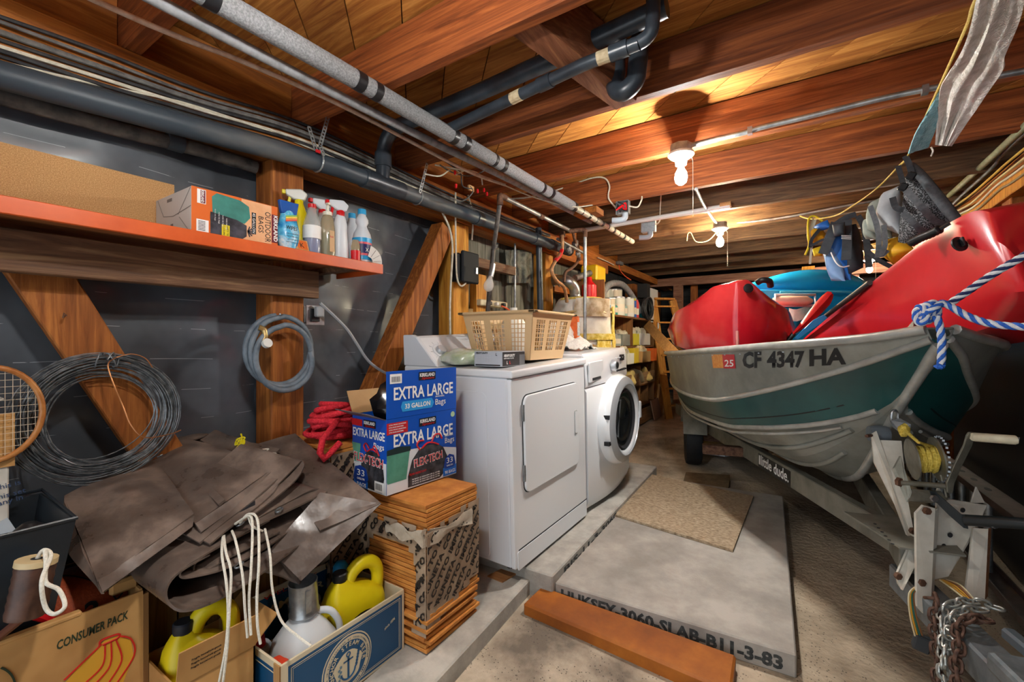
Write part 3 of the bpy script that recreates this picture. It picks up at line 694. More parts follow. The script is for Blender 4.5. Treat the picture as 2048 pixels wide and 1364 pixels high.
# services along the right wall plate
pipe('conduit', 'pale green pipe slanting along the right wall plate', [AX(1880, 408, .86), AX(1950, 345, .86), AX(2060, 243, .86), V((.86, .6, 2.135))], .016, mat('pale_green_pipe', '#7d8163', '#969a7c', scale=20, rough=.6), sm=False)
pipe('conduit', 'thinner grey conduit beside the pale green pipe', [AX(1885, 428, .9), AX(1930, 385, .9), AX(1985, 335, .9), AX(2048, 268, .9), V((.9, .6, 2.12))], .009, M_GALVD)
for k, (a, b, m) in enumerate(((0, 0, 'yellow'), (6, 10, 'cream'), (10, 18, 'white'), (16, 26, 'dull'))):
    pts = [AX(1890 + a, 424 + b * .6, .93), AX(1935 + a, 395 + b + 3 * sin(k), .925), AX(1985 + a, 352 + b, .925), AX(2060 + a, 288 + b * 1.5, .925), V((.925, .5, 2.07 - .012 * k))]
    pipe('cable', ('yellow', 'cream', 'white', 'dull')[k] + ' cable stapled along the right wall plate', pts, .0065, mat('plate_cable_%d' % k, ('#cfae4a', '#d3c08c', '#d8d0b8', '#93805a')[k], rough=.6), 'cable', n=7, group='cables on the right plate')
M_PORC = mat('white_porcelain', '#d9d6cc', rough=.3)
def bulb_fixture(name, label, pos, cat='light', lit=True, s=1., colour='#fffdf8', power=1.):
    """pos is where the ceiling box meets the joist"""
    t = thing(name, label, cat, pos, group='bare bulb ceiling lights')
    part('box', MB().lathe([(.001, 0), (.052, 0), (.052, -.04), (.001, -.04)], 8), M_GALV, t, local=True)
    part('lampholder', MB().lathe([(.001, -.04), (.06, -.04), (.062, -.052), (.045, -.066), (.03, -.075), (.027, -.1), (.001, -.1)], 20), M_PORC, t, local=True, smooth=40)
    m = mat('lit_bulb_' + colour[1:], colour, emit=12.); m.cycles.emission_sampling = 'NONE'   # the lamp inside does the lighting
    part('bulb', MB().lathe([(.001, -.098), (.014, -.1), (.016, -.118), (.028, -.14), (.031, -.162), (.026, -.184), (.013, -.196), (.001, -.199)], 14), m, t, local=True, smooth=60)
    part('pull_chain', MB().tube([(.045, 0, -.06), (.055, 0, -.09), (.056, .0, -.36)], .0013, 4), M_CABW, t, local=True)
    ld = bpy.data.lights.new('bulb_lamp', 'POINT'); ld.energy = BULB_W * power; ld.shadow_soft_size = .034; ld.color = lin(colour)[:3]
    lo = _mk('bulb_lamp', ld); lo.parent = t; lo.location = (0, 0, -.16); WM[lo] = WM[t]
    return t
bulb_fixture('ceiling_light', 'nearest bare lit bulb in a white holder below the orange joists', (AZ(1362, 290, 2.148).x, AZ(1362, 290, 2.148).y, 2.148))
bulb_fixture('ceiling_light', 'second lit bulb glowing yellow further back between the joists', (AZ(1440, 450, 2.13).x, AZ(1440, 450, 2.13).y, 2.148), colour='#fff0cc', power=1.7)
bulb_fixture('ceiling_light', 'far lit bulb seen just above the blue inflatable', (.66, 6.42, 2.15), colour='#fff4dc', power=1.5)
bulb_fixture('ceiling_light', 'bare lit bulb on the ceiling just above the photographer', (-.71, .44, 2.148), power=.8)
# ================================================================ dryer, washer, heater and what lies on them
def hit(px, py, fr):
    """local x, y where the photo ray meets the z=0 plane of frame fr"""
    I = fr.inverted(); o = I @ CAM; d = (I.to_3x3() @ ray(px, py)); t = -o.z / d.z; p = o + d * t; return p.x, p.y
M_ENAM = mat('white_enamel', '#d9dde2', rough=.22, spec=.5, coat=.3)
M_ENAM2 = mat('white_enamel_panel', '#e2e5e8', rough=.2, spec=.5, coat=.3)
M_GAP = mat('dark_gap', '#26282b', rough=.7)
M_SILV = mat('silver_plastic', '#b9bdc2', rough=.3, metal=.4)
D0 = AG(1031, 1151, .125); D1 = AG(1172, 1033, .125)
xa = (D1 - D0).normalized(); ya = V((-1, 0, 0)); ya = (ya - xa * ya.dot(xa)).normalized()
MD = frame(D0, xa, ya)
dry = thing('dryer', 'white front-loading clothes dryer with a square door', 'dryer', M=MD)
W, H, Dp = .735, .925, .69
part('cabinet', MB().box(0, W, .022, Dp, .02, H - .036), M_ENAM, dry, local=True, bevel=.008)
fp = MB().prism(rrect(W, H - .06, .012), .024, Matrix(((1, 0, 0, 0), (0, 0, 1, 0), (0, 1, 0, .02), (0, 0, 0, 1))))
part('front_panel', fp, M_ENAM2, dry, local=True, bevel=.006, seg=2)
part('top_lid', MB().box(-.006, W + .006, -.012, Dp, H - .036, H), M_ENAM2, dry, local=True, bevel=.01, seg=3)
for x in (.05, W - .05):
    for y in (.06, Dp - .06): part('foot', MB().lathe([(.02, 0), (.02, .022)], 10, TR(x, y, 0)), M_BLACK, dry, local=True)
fr_front = MD @ frame((0, 0, 0), (1, 0, 0), (0, 0, 1))            # x right, y up, z towards the viewer
dx0, dz0 = .085, .345; dw, dh = .545, .455
Mf = Matrix(((1, 0, 0, 0), (0, 0, -1, 0), (0, 1, 0, 0), (0, 0, 0, 1)))   # local front plane: z of prism goes to -y
part('door_gap', MB().prism([(x + dx0 - .004, y + dz0 - .004) for x, y in rrect(dw + .008, dh + .008, .045, 6)], .0012, Mf), M_GAP, dry, local=True)
do = part('door', MB().prism([(x + dx0, y + dz0) for x, y in rrect(dw, dh, .042, 6)], .014, Mf), M_ENAM2, dry, local=True, bevel=.005, seg=2)
hw = dx0 + dw - .06
part('handle', MB().prism([(x + hw, y + dz0 + .17) for x, y in rrect(.034, .135, .012)], .0165, Mf), mat('handle_grey', '#a2a6a8', rough=.4), do, local=True)
part('handle', MB().prism([(x + hw + .007, y + dz0 + .178) for x, y in rrect(.024, .12, .008)], .0185, Mf), M_ENAM2, do, local=True)
for z in (.06, .34): part('hinge', MB().box(dx0 - .009, dx0 + .001, -.012, .001, dz0 + z, dz0 + z + .075), M_STEEL, do, local=True)
part('toe_groove', MB().box(.03, W, -.0008, .001, .098, .104), M_GAP, dry, local=True)
part('toe_panel', MB().prism([(x + .02, y + .012) for x, y in rrect(W - .03, .085, .006)], .004, Mf), M_ENAM2, dry, local=True)
Ms = Matrix(((0, 0, -1, 0), (-1, 0, 0, Dp), (0, 1, 0, 0), (0, 0, 0, 1)))   # left side plane, outward -x
part('side_panel', MB().prism([(x + .17, y + .04) for x, y in rrect(.38, .78, .03)], .004, Ms), M_ENAM, dry, local=True, bevel=.002)
# console with dial
prof = [(Dp - .235, H), (Dp, H), (Dp, H + .155), (Dp - .075, H + .155), (Dp - .095, H + .145)]
con = part('console', MB().loft([[V((x, y, z)) for y, z in prof] for x in (.0, W)]), M_ENAM2, dry, local=True, bevel=.008, seg=2)
for x in (-.006, W - .02): part('end_cap', MB().loft([[V((q, y, z)) for y, z in [(Dp - .25, H), (Dp + .002, H), (Dp + .002, H + .163), (Dp - .07, H + .163), (Dp - .1, H + .152)]] for q in (x, x + .026)]), M_ENAM, con, local=True, bevel=.005)
pa_ = V((0, Dp - .235, H)); pb_ = V((0, Dp - .095, H + .145)); up_ = (pb_ - pa_).normalized(); nn_ = up_.cross(V((1, 0, 0))).normalized()
if nn_.y > 0: nn_ = -nn_
def confr(x, s): return MD @ frame(pa_ + V((x, 0, 0)) + up_ * s + nn_ * .002, (1, 0, 0), up_)
kx, ks = hit(875, 697, confr(0, 0))
kx = min(max(kx, .1), .3); ks = .1
kf = confr(kx, ks)
part('dial_print', MB().lathe([(.048, 0), (.048, .0006)], 24, kf), mat('pale_print', '#c5c8cc', rough=.4), con)
part('dial_print', MB().lathe([(.045, .0004), (.045, .001)], 24, kf), M_ENAM2, con)
kn = part('dial', MB().lathe([(.03, 0), (.03, .012), (.024, .022), (.001, .022)], 20, kf), mat('silver_plastic'), con, smooth=40)
for k in range(9):
    a = radians(30 + k * 37); part('dial_print', MB().box(.052, .068, -.0012, .0012, 0, .001, kf @ rotz(a)), mat('pale_print'), con)

W0 = AG(1174, 1029, .125); W1 = AG(1262, 941, .125)
xw = V((.01, 1, SLOPE)).normalized(); yw = V((-1, 0, 0)); yw = (yw - xw * yw.dot(xw)).normalized()
MW = frame(W0 + V((.01, 0, 0)), xw, yw)
wsh = thing('washing_machine', 'white front-loading washing machine with a round silver-rimmed door', 'washing machine', M=MW)
WW, WH, WD = .72, .945, .66
part('cabinet', MB().box(0, WW, .02, WD, .025, WH), M_ENAM, wsh, local=True, bevel=.01, seg=2)
rings = []
for z in (.03, .08, .3, .5, .72, .745):                         # bowed front panel
    b = .012 if z in (.03, .745) else .03
    rings.append([V((x, .03 - (b + .035 * sin(pi * min(max((x - .02) / (WW - .04), 0), 1))), z)) for x in [.004 + (WW - .008) * k / 14 for k in range(15)]] + [V((WW - .004, .04, z)), V((.004, .04, z))])
part('front_panel', MB().loft(rings), M_ENAM2, wsh, local=True, smooth=50)
part('control_panel', MB().loft([[V((.004 + (WW - .008) * k / 14, .028 - (.02 + .025 * sin(pi * k / 14)) * q, z)) for k in range(15)] + [V((WW - .004, .05, z)), V((.004, .05, z))] for z, q in ((.75, 1), (.77, 1.1), (.9, .75), (.935, .45), (.946, .1))]), M_ENAM2, wsh, local=True, smooth=50)
dcx, dcz, dr_ = .40, .50, .285
def wring(prof, n=36): return MB().lathe(prof, n, TR(dcx, -.032, dcz) @ Matrix.Rotation(radians(90), 4, 'X'), caps=False)
wd_ = part('door_ring', wring([(dr_, -.02), (dr_ + .005, .02), (dr_ - .01, .055), (dr_ - .055, .075), (dr_ - .085, .06), (dr_ - .09, .03)], 40), M_ENAM2, wsh, local=True, smooth=60)
part('chrome_trim', wring([(dr_ - .012, .048), (dr_ - .012, .058), (dr_ - .05, .078), (dr_ - .058, .078), (dr_ - .06, .07)], 40), M_SILV, wd_, local=True, smooth=60)
part('door_glass', wring([(dr_ - .088, .035), (dr_ - .12, .05), (.12, .03), (.001, .02)], 40), mat('dark_glass', '#15181b', rough=.06, spec=.9, coat=.5), wd_, local=True, smooth=60)
part('gasket', wring([(dr_ - .08, .04), (dr_ - .1, .062), (dr_ - .115, .045)], 40), M_GAP, wd_, local=True, smooth=60)
for z in (.40, .56): part('hinge_cap', MB().box(dcx - dr_ + .005, dcx - dr_ + .035, -.088, -.055, z - .012, z + .012), M_BLACK, wd_, local=True)
part('door_handle', MB().box(dcx + dr_ - .06, dcx + dr_ - .02, -.115, -.09, .46, .58), M_ENAM2, wd_, local=True, bevel=.008)
dw_ = part('soap_drawer', MB().prism([(x + .03, y + .775) for x, y in rrect(.21, .12, .01)], .012, Matrix(((1, 0, 0, 0), (0, 0, -1, .002), (0, 1, 0, 0), (0, 0, 0, 1)))), M_ENAM2, wsh, local=True, bevel=.003)
part('drawer_grip', MB().box(.07, .19, -.014, -.006, .785, .80), M_GAP, dw_, local=True)
part('dial', MB().lathe([(.038, 0), (.038, .018), (.03, .032), (.001, .032)], 24, TR(.375, -.018, .85) @ Matrix.Rotation(radians(90), 4, 'X')), M_SILV, wsh, local=True, smooth=40)
part('dial_cap', MB().lathe([(.02, .03), (.02, .036), (.001, .036)], 20, TR(.375, -.018, .85) @ Matrix.Rotation(radians(90), 4, 'X')), M_BLACK, wsh, local=True)
for k in range(6): part('button', MB().box(.45 + .033 * k, .465 + .033 * k, -.024, -.005, .80, .81), M_BLACK, wsh, local=True)
for k in range(4): part('button', MB().box(.46 + .05 * k, .47 + .05 * k, -.02, -.004, .885, .892), mat('pale_print'), wsh, local=True)
part('display', MB().box(.55, .6, -.018, -.002, .865, .905), M_BLACK, wsh, local=True)
for x in (.05, WW - .05):
    for y in (.06, WD - .06): part('foot', MB().lathe([(.02, 0), (.02, .028)], 10, TR(x, y, 0)), M_BLACK, wsh, local=True)
zt = lambda y: (MD @ V((max(0, (y - D0.y)), .3, H))).z           # height of the dryer top at depth y

# ---------------------------------------------------------------- laundry basket
M_BASK = mat('beige_basket', '#d3b184', rough=.45, spec=.4)
bx0, bx1, by0, by1 = -1.53, -1.165, 1.96, 2.33
zb = zt(2.3) + .004; zr = zb + .25
lb = thing('laundry_basket', 'beige slotted plastic laundry basket standing on the dryer', 'basket', ((bx0 + bx1) / 2, (by0 + by1) / 2, zb))
fl_ = .045
def bcorner(s, t, side):
    """point on the flared side: s along, t up"""
    e = fl_ * t
    if side == 0: return V((bx0 - e + (bx1 - bx0 + 2 * e) * s, by0 - e, zb + (zr - zb) * t))
    if side == 1: return V((bx1 + e, by0 - e + (by1 - by0 + 2 * e) * s, zb + (zr - zb) * t))
    if side == 2: return V((bx1 + e - (bx1 - bx0 + 2 * e) * s, by1 + e, zb + (zr - zb) * t))
    return V((bx0 - e, by1 + e - (by1 - by0 + 2 * e) * s, zb + (zr - zb) * t))
nrm4 = [V((0, 1, 0)), V((-1, 0, 0)), V((0, -1, 0)), V((1, 0, 0))]
for sd in range(4):
    mb = MB(); n = nrm4[sd] * .003
    def panel(s0, s1, t0, t1):
        q = [bcorner(s0, t0, sd), bcorner(s1, t0, sd), bcorner(s1, t1, sd), bcorner(s0, t1, sd)]
        mb.loft([q, [p + n for p in q]])
    panel(0, 1, 0, .2); panel(0, 1, .84, 1.)
    grp = [(.1, .3), (.4, .6), (.7, .9)]
    last = 0
    for a, b in grp: panel(last, a, .2, .84); last = b
    panel(last, 1, .2, .84)
    for a, b in grp:
        for k in range(1, 4): s = a + (b - a) * k / 4; panel(s - .006, s + .006, .2, .84)
        for k in range(1, 7): t = .2 + .64 * k / 7; panel(a, b, t - .008, t + .008)
    part('side_wall', mb, M_BASK, lb)
part('bottom', MB().box(bx0, bx1, by0, by1, zb, zb + .004), M_BASK, lb)
e = fl_ + .0; R = [V((bx0 - e, by0 - e, zr)), V((bx1 + e, by0 - e, zr)), V((bx1 + e, by1 + e, zr)), V((bx0 - e, by1 + e, zr))]
rim = MB()
for q, (a, b) in enumerate(zip(R, R[1:] + R[:1])):
    rim.beam(a - (b - a).normalized() * .02, b + (b - a).normalized() * .02, .04, .014)
part('rim', rim, M_BASK, lb, bevel=.004)
# things standing behind/inside the basket
solo('detergent_jug', MB().lathe([(.001, 0), (.07, 0), (.075, .02), (.075, .19), (.05, .24), (.022, .26), (.022, .29), (.001, .29)], 18, TR(-1.42, 2.2, zb + .006)), mat('pale_jug', '#dcd8cc', rough=.4), 'white capped jug standing inside the beige basket', 'jug', smooth=50)

# ---------------------------------------------------------------- glove box and bags on the dryer
def carton(name, label, cat, M, w, d, h, m, group=None, bev=.0015):
    t = thing(name, label, cat, M=M, group=group)
    part('carton_body', MB().box(0, w, 0, d, 0, h), m, t, local=True, bevel=bev)
    return t
M_INKB = mat('black_ink', '#16171a', rough=.5); M_INKW = mat('white_ink', '#e8e8e6', rough=.5); M_INKR = mat('red_ink', '#c01c22', rough=.5)
M_GREYC = mat('grey_carton', '#aeb2ba', rough=.5)
MG = frame((-1.325, 1.70, zt(1.85) + .002), (1, 0.03, 0), (-.03, 1, 0))
gb = carton('glove_box', 'grey and black heavy-duty glove box on the dryer edge', 'box', MG, .16, .215, .072, M_GREYC)
fl0 = MG @ frame((0, -.0004, 0), (1, 0, 0), (0, 0, 1)); fl1 = MG @ frame((.1604, 0, 0), (0, 1, 0), (0, 0, 1))
decal(fl1, .004, .211, .003, .069, mat('dark_carton', '#23252a', rough=.45), gb)
decal(fl1, .16, .211, .003, .055, mat('grey_tread', '#777b80', rough=.5), gb)
F2 = fl1 @ TR(0, 0, .0006)
text('HEAVY-DUTY', F2 @ TR(.015, .046, 0), .018, M_INKW, gb, width=.1, bold=.0006, shear=.2)
text('DISPOSABLE GLOVES', F2 @ TR(.015, .036, 0), .008, M_INKW, gb, width=.09)
text('L', F2 @ TR(.04, .012, 0), .02, M_INKW, gb, bold=.0006); text('L', F2 @ TR(.065, .012, 0), .02, M_INKR, gb, bold=.0006)
text('HEAVY-DUTY', fl0 @ TR(.01, .06, 0), .012, M_INKB, gb, width=.07, bold=.0005)
text('L', fl0 @ TR(.125, .052, 0), .018, M_INKB, gb, bold=.0004)
for k in range(5): text('disposable nitrile gloves for work', fl0 @ TR(.01, .05 - k * .008, 0), .0055, mat('pale_print'), gb, width=.09)
decal(fl0, .008, .15, .004, .01, M_INKB, gb)
def lump(c, rx, ry, rz, seed, amp=.25, n=14, fq=1.6, flat=True):
    rings = []
    for i in range(n + 1):
        th = pi * i / n; rr = []
        for j in range(n + 6):
            ph = 2 * pi * j / (n + 6); d = V((sin(th) * cos(ph), sin(th) * sin(ph), cos(th)))
            k = 1 + amp * noise.noise(d * fq + V((seed, seed * 2.1, 0))) + amp * .4 * noise.noise(d * fq * 3 + V((seed, 0, 7)))
            p = V((d.x * rx * k, d.y * ry * k, d.z * rz * k))
            if flat and p.z < -rz * .55: p.z = -rz * .55
            rr.append(V(c) + p)
        rings.append(rr)
    return MB().loft(rings, True, True)
solo('plastic_bag', lump((-1.46, 1.80, zt(1.9) + .03), .12, .13, .05, 3, .3), mat('cloudy_bag', '#c9ccc4', '#9fb08c', scale=10, rough=.25, spec=.6), 'crumpled clear bag with green contents on the dryer', 'bag', smooth=60)
solo('magenta_packet', MB().cbox((-1.345, 1.935, zt(1.97) + .016), (.12, .05, .022), Matrix.Rotation(.5, 3, 'Z')), mat('magenta_film', '#b81d5c', rough=.4), 'flat magenta packet beside the clear bag', 'packet', bevel=.006)
solo('green_folder', MB().cbox((-1.6, 1.99, zt(2.0) + .04), (.09, .18, .03), Matrix.Rotation(.2, 3, 'Z') @ Matrix.Rotation(-.2, 3, 'X')), mat('green_plastic', '#2f8a4a', rough=.4), 'green plastic packet behind the glove box', 'packet', bevel=.006)

# ---------------------------------------------------------------- things on the washer
zw = lambda y: (MW @ V((max(0, y - W0.y), .3, WH))).z
ob_ = thing('orange_bag', 'orange paper bag with a blue and white picture right of the basket', 'bag', AX(1140, 718, -1.42))
q = AX(1140, 700, -1.42); MO = frame((-1.50, q.y, zw(q.y) + .003), (1, .1, 0), (-.1, 1, 0))
part('sack', MB().loft([[V((x, y, z)) for x, y in ((0, 0), (.13, 0), (.13, .08), (0, .08))] if z < .1 else [V((x, y, z)) for x, y in ((0, .015), (.13, .015), (.13, .06), (0, .06))] for z in (0, .05, .09, .16, .235)]).xf(MO), mat('orange_paper', '#cf5a24', '#e0763a', scale=20, rough=.6), ob_, bevel=.006)
decal(MO @ frame((.1305, 0, 0), (0, 1, 0), (0, 0, 1)), .01, .07, .09, .19, mat('blue_print', '#7e9db5', '#e3e3e0', scale=60, rough=.5), ob_)
text('FRESH', MO @ frame((.131, .006, .03), (0, 1, 0), (0, 0, 1)), .03, M_INKW, ob_, width=.066)
def drape(c, w, d, h, seed, nx=16, ny=14):
    rows = []
    for i in range(nx):
        r = []
        for j in range(ny):
            u = i / (nx - 1) - .5; v = j / (ny - 1) - .5
            z = h * max(0, 1 - 3.0 * (u * u + v * v)) * (.75 + .5 * noise.noise(V((u * 5 + seed, v * 5, 0)))) + .03 * abs(noise.noise(V((u * 9, v * 9, seed))))
            r.append(V(c) + V((u * w + .02 * noise.noise(V((v * 6, u * 6, seed))), v * d, z + .004)))
        rows.append(r)
    return MB().sheet(rows, .006)
yq = AX(1168, 705, -1.4).y
solo('white_towel', drape((-1.33, W0.y + .36, zw(W0.y + .36)), .28, .3, .1, 4), mat('white_terry', '#d9d7d0', '#f0eee8', scale=90, rough=.95, bump=.3), 'heap of white towel on top of the washer', 'towel', smooth=70)
solo('white_towel', lump((-1.52, W0.y + .52, zw(W0.y + .52) + .09), .13, .13, .13, 9, .25), mat('white_terry'), 'bundle of white cloth behind the towel heap on the washer', 'towel', smooth=70)

# ---------------------------------------------------------------- wrapped water heater
hx, hy, hr = -1.60, 3.56, .255
wh = thing('water_heater', 'water heater wrapped in white plastic over yellow fibreglass', 'water heater', (hx, hy, GZ(hy) + .02))
M_WRAP = mat('white_wrap', '#d8d2c4', '#f0ece4', scale=7, rough=.3, spec=.6, bump=.3)
M_FIB = mat('yellow_fibreglass', '#c9a93c', '#ecd98a', c3='#ddc25e', scale=30, rough=.95, bump=.6)
rings = []
for i in range(40):
    z = GZ(hy) + .02 + (1.52 - GZ(hy)) * i / 39; rr = []
    for j in range(40):
        a = 2 * pi * j / 40
        k = hr * (1 - .25 * max(0, i - 36) / 3) + .016 * noise.noise(V((cos(a) * 2.5, sin(a) * 2.5, z * 5))) + .008 * noise.noise(V((cos(a) * 7, sin(a) * 7, z * 9)))
        rr.append(V((hx + k * cos(a), hy + k * sin(a), z)))
    rings.append(rr)
part('wrap', MB().loft(rings), M_WRAP, wh, smooth=60)
for z in (1.42, 1.13, .8):
    part('tape', MB().tube([V((hx + (hr + .012) * cos(a * pi / 12), hy + (hr + .012) * sin(a * pi / 12), z + .012 * sin(a))) for a in range(24)], .014, 5, closed=True), mat('brown_tape', '#a98a58', '#c7ab78', scale=20, rough=.4), wh, smooth=60)
def curved_flap(a0, a1, z0, z1, seed, m, nm):
    rows = []
    for i in range(16):
        z = z0 + (z1 - z0) * i / 15; r = []
        for j in range(10):
            a = radians(a0 + (a1 - a0) * j / 9 + 7 * noise.noise(V((z * 6, seed, j * .3))))
            k = hr + .022 + .02 * noise.noise(V((a * 4, z * 7, seed)))
            r.append(V((hx + k * cos(a), hy + k * sin(a), z)))
        rows.append(r)
    part(nm, MB().sheet(rows, .012), m, wh, smooth=60)
curved_flap(8, 52, .6, 1.47, 2, M_FIB, 'fibreglass_flap'); curved_flap(-38, -2, 1.1, 1.2, 5, M_FIB, 'fibreglass_flap'); curved_flap(15, 60, 1.1, 1.22, 7, M_FIB, 'fibreglass_flap'); curved_flap(-70, 10, 1.19, 1.24, 8, M_FIB, 'fibreglass_flap')
curved_flap(-75, -5, 1.38, 1.53, 11, mat('brown_film', '#9a8360', '#d0c4ac', scale=12, rough=.25), 'plastic_film')
part('top', MB().lathe([(.2, 1.53), (.18, 1.55), (.001, 1.555)], 24, TR(hx, hy, 0)), M_FIB, wh)
# ================================================================ the orange shelf and everything on the left wall
ZS = 1.54
M_OSH = mat('orange_shelf_paint', '#c4501c', '#d5602a', scale=6, rough=.38, spec=.5)
sh = thing('wall_shelf', 'long orange painted shelf on the left wall', 'shelf', (-1.82, .4, 1.495))
part('fascia', MB().box(-1.66, -1.645, -.8, 1.416, 1.495, ZS), M_OSH, sh, bevel=.002)
part('shelf_board', MB().box(-1.985, -1.66, -.8, 1.416, ZS - .02, ZS - .001), wood('shelf_wood', '#7c4526', '#a8693c', 'y'), sh)
part('end_trim', MB().box(-1.985, -1.66, 1.405, 1.416, 1.497, ZS - .02), M_OSH, sh)
for y in (.15, 1.25): part('cleat', MB().box(-1.98, -1.67, y, y + .04, 1.497, ZS - .02), M_BEAMG, sh)
solo('particle_board', MB().box(-1.985, -1.967, -.8, .70, ZS, 1.765), M_TAN, 'tan particle board panel leaning on the wall at the back of the shelf', 'board')
# ---- carton of outdoor bags
k0 = AX(383, 459, -1.672)
MOB = frame((-1.672, .642, ZS), (0, 1, 0), (-1, 0, 0))           # x along the wall, y to the wall
M_ORC = mat('orange_carton', '#d5651c', rough=.5); M_PEACH = mat('peach_carton', '#dca274', '#e8b488', scale=12, rough=.6); M_MAROON = mat('maroon_ink', '#6a1226', rough=.5)
ob = thing('trash_bag_carton', 'orange and tan carton of outdoor bags lying on the shelf', 'box', M=MOB)
part('carton_body', MB().box(0, .285, 0, .29, 0, .15), mat('white_carton', '#c9c2ba', rough=.6), ob, local=True, bevel=.002)
ff = frame((-1.6714, .642, ZS), (0, 1, 0), (0, 0, 1))
decal(ff, 0, .285, 0, .15, M_ORC, ob)
f1 = ff @ TR(0, 0, .0005); f2 = ff @ TR(0, 0, .001); f3 = ff @ TR(0, 0, .0015)
decal(f1, .155, .262, 0, .148, M_PEACH, ob)
decal(f2, .055, .2, .062, .148, mat('bin_green', '#2f6f66', '#3f8a80', scale=10, rough=.5), ob, poly=[(.062, .075), (.165, .06), (.185, .085), (.18, .125), (.15, .14), (.075, .145), (.06, .13)])
decal(f3, 0, 0, 0, 0, mat('bag_black', '#1e1d24', '#4a4a55', scale=22, rough=.4), ob, poly=[(.055, .002), (.055, .078), (.14, .068), (.172, .055), (.172, .016), (.155, .002)])
for k in range(6): decal(f3 @ TR(.176, .035, .0004) @ rotz(radians(-70 + k * 28)), 0, .02, -.002, .002, mat('bag_black'), ob)
decal(f3 @ TR(0, 0, .0006), .09, .115, .002, .042, mat('yellow_ink', '#e7d51c', rough=.5), ob)
decal(f2, .014, .05, .004, .045, M_INKW, ob); decal(f2, .016, .042, .098, .145, M_INKW, ob)
for k in range(7): decal(f3, .019, .04, .009 + k * .0048, .011 + k * .0048, M_INKB, ob)
dn = lambda x, z, q: q @ frame((x, z, 0), (0, -1, 0), (1, 0, 0))   # lettering that reads downwards
decal(f3, .026, .04, .1, .143, M_MAROON, ob)
text('KIRKLAND', dn(.0275, .142, f3 @ TR(0, 0, .0005)), .012, M_INKW, ob, width=.04, bold=.0003)
decal(f2, .262, .284, .012, .118, M_MAROON, ob)
text('KIRKLAND', dn(.27, .115, f3), .021, M_INKW, ob, width=.098, bold=.0005)
text('OUTDOOR', dn(.238, .122, f2), .03, M_INKB, ob, width=.112); text('BAGS', dn(.214, .1, f2), .026, M_INKB, ob, width=.06)
decal(f2, .19, .205, .03, .108, M_INKB, ob); text('45 GALLON', dn(.193, .106, f3), .013, M_INKW, ob, width=.072)
text('SAFETY TIE', dn(.105, .04, f3 @ TR(0, 0, .0012)), .009, M_INKB, ob, width=.034); text('CLOSURE', dn(.094, .04, f3 @ TR(0, 0, .0012)), .009, M_INKB, ob, width=.034)
for k in range(4): text('twist tie bags', dn(.068 + .012 * k, .09 - .008 * k, f3 @ TR(0, 0, .0006)), .006, M_INKW, ob, width=.04)
fl = frame((-1.672, .6414, ZS), (-1, 0, 0), (0, 0, 1)); fl = frame((-1.962, .6414, ZS), (1, 0, 0), (0, 0, 1))
for a, b in (((.02, .145), (.07, .08)), ((.07, .08), (.15, .07)), ((.15, .07), (.29, .085)), ((.19, .07), (.285, .145)), ((.2, .06), (.28, .0))):
    q = MB().beam(fl @ V((*a, .0003)), fl @ V((*b, .0003)), .002, .0006, up=(0, -1, 0)); part('fold_line', q, mat('carton_shadow_line', '#8b837b', rough=.7), ob)
decal(fl, .13, .15, .02, .045, mat('carton_print', '#77706c', rough=.6), ob); decal(fl, .1, .14, .125, .135, mat('carton_print'), ob)
# ---- bottles
BR, BZ = 1.12, 1.33
def blathe(prof, x, y, m, sx=1., sy=1., n=18, rz=0., tilt=0.):
    return MB().lathe(prof, n, TR(x, y, ZS) @ rotz(rz) @ Matrix.Rotation(tilt, 4, 'X') @ Matrix.Diagonal((sx * BR, sy * BR, BZ, 1)))
def at(px, X): return AX(px, 500, X).y
M_WB = mat('white_bottle', '#d3d8de', rough=.35); M_BLUE = mat('blue_cap', '#2a9fd6', rough=.35); M_TEAL = mat('teal_liquid', '#1d6a6a', rough=.15, spec=.6); M_CLEAR = mat('clear_plastic', '#cfd0cc', rough=.08, alpha=.38, spec=.7)
M_AMB = mat('cloudy_clear', '#b7a684', rough=.12, alpha=.55); M_BLIQ = mat('blue_liquid', '#1646a8', rough=.15, spec=.6); M_YEL = mat('yellow_plastic', '#e2cf12', rough=.4)
def trigger(t, x, y, z, mhead, mtrig, rz=0., s=1.):
    """spray head: neck, wedge shaped head, trigger"""
    M = TR(x, y, z) @ rotz(rz) @ Matrix.Scale(s, 4)
    part('collar', MB().lathe([(.017, 0), (.017, .02), (.012, .026)], 14, M), mtrig, t, smooth=40)
    pr = [(-.022, .022), (.018, .022), (.05, .04), (.052, .062), (-.01, .07), (-.034, .05)]
    part('spray_head', MB().loft([[V((w, a, b)) for a, b in pr] for w in (-.013, .013)]).xf(M), mhead, t, bevel=.004)
    part('trigger', MB().beam(V((0, .032, .045)), V((0, .042, -.005)), .012, .008, up=(1, 0, 0)).xf(M), mtrig, t, bevel=.002)
    part('nozzle', MB().cbox((0, .058, .052), (.018, .014, .018)).xf(M), mtrig, t, bevel=.002)
y = at(590, -1.75)
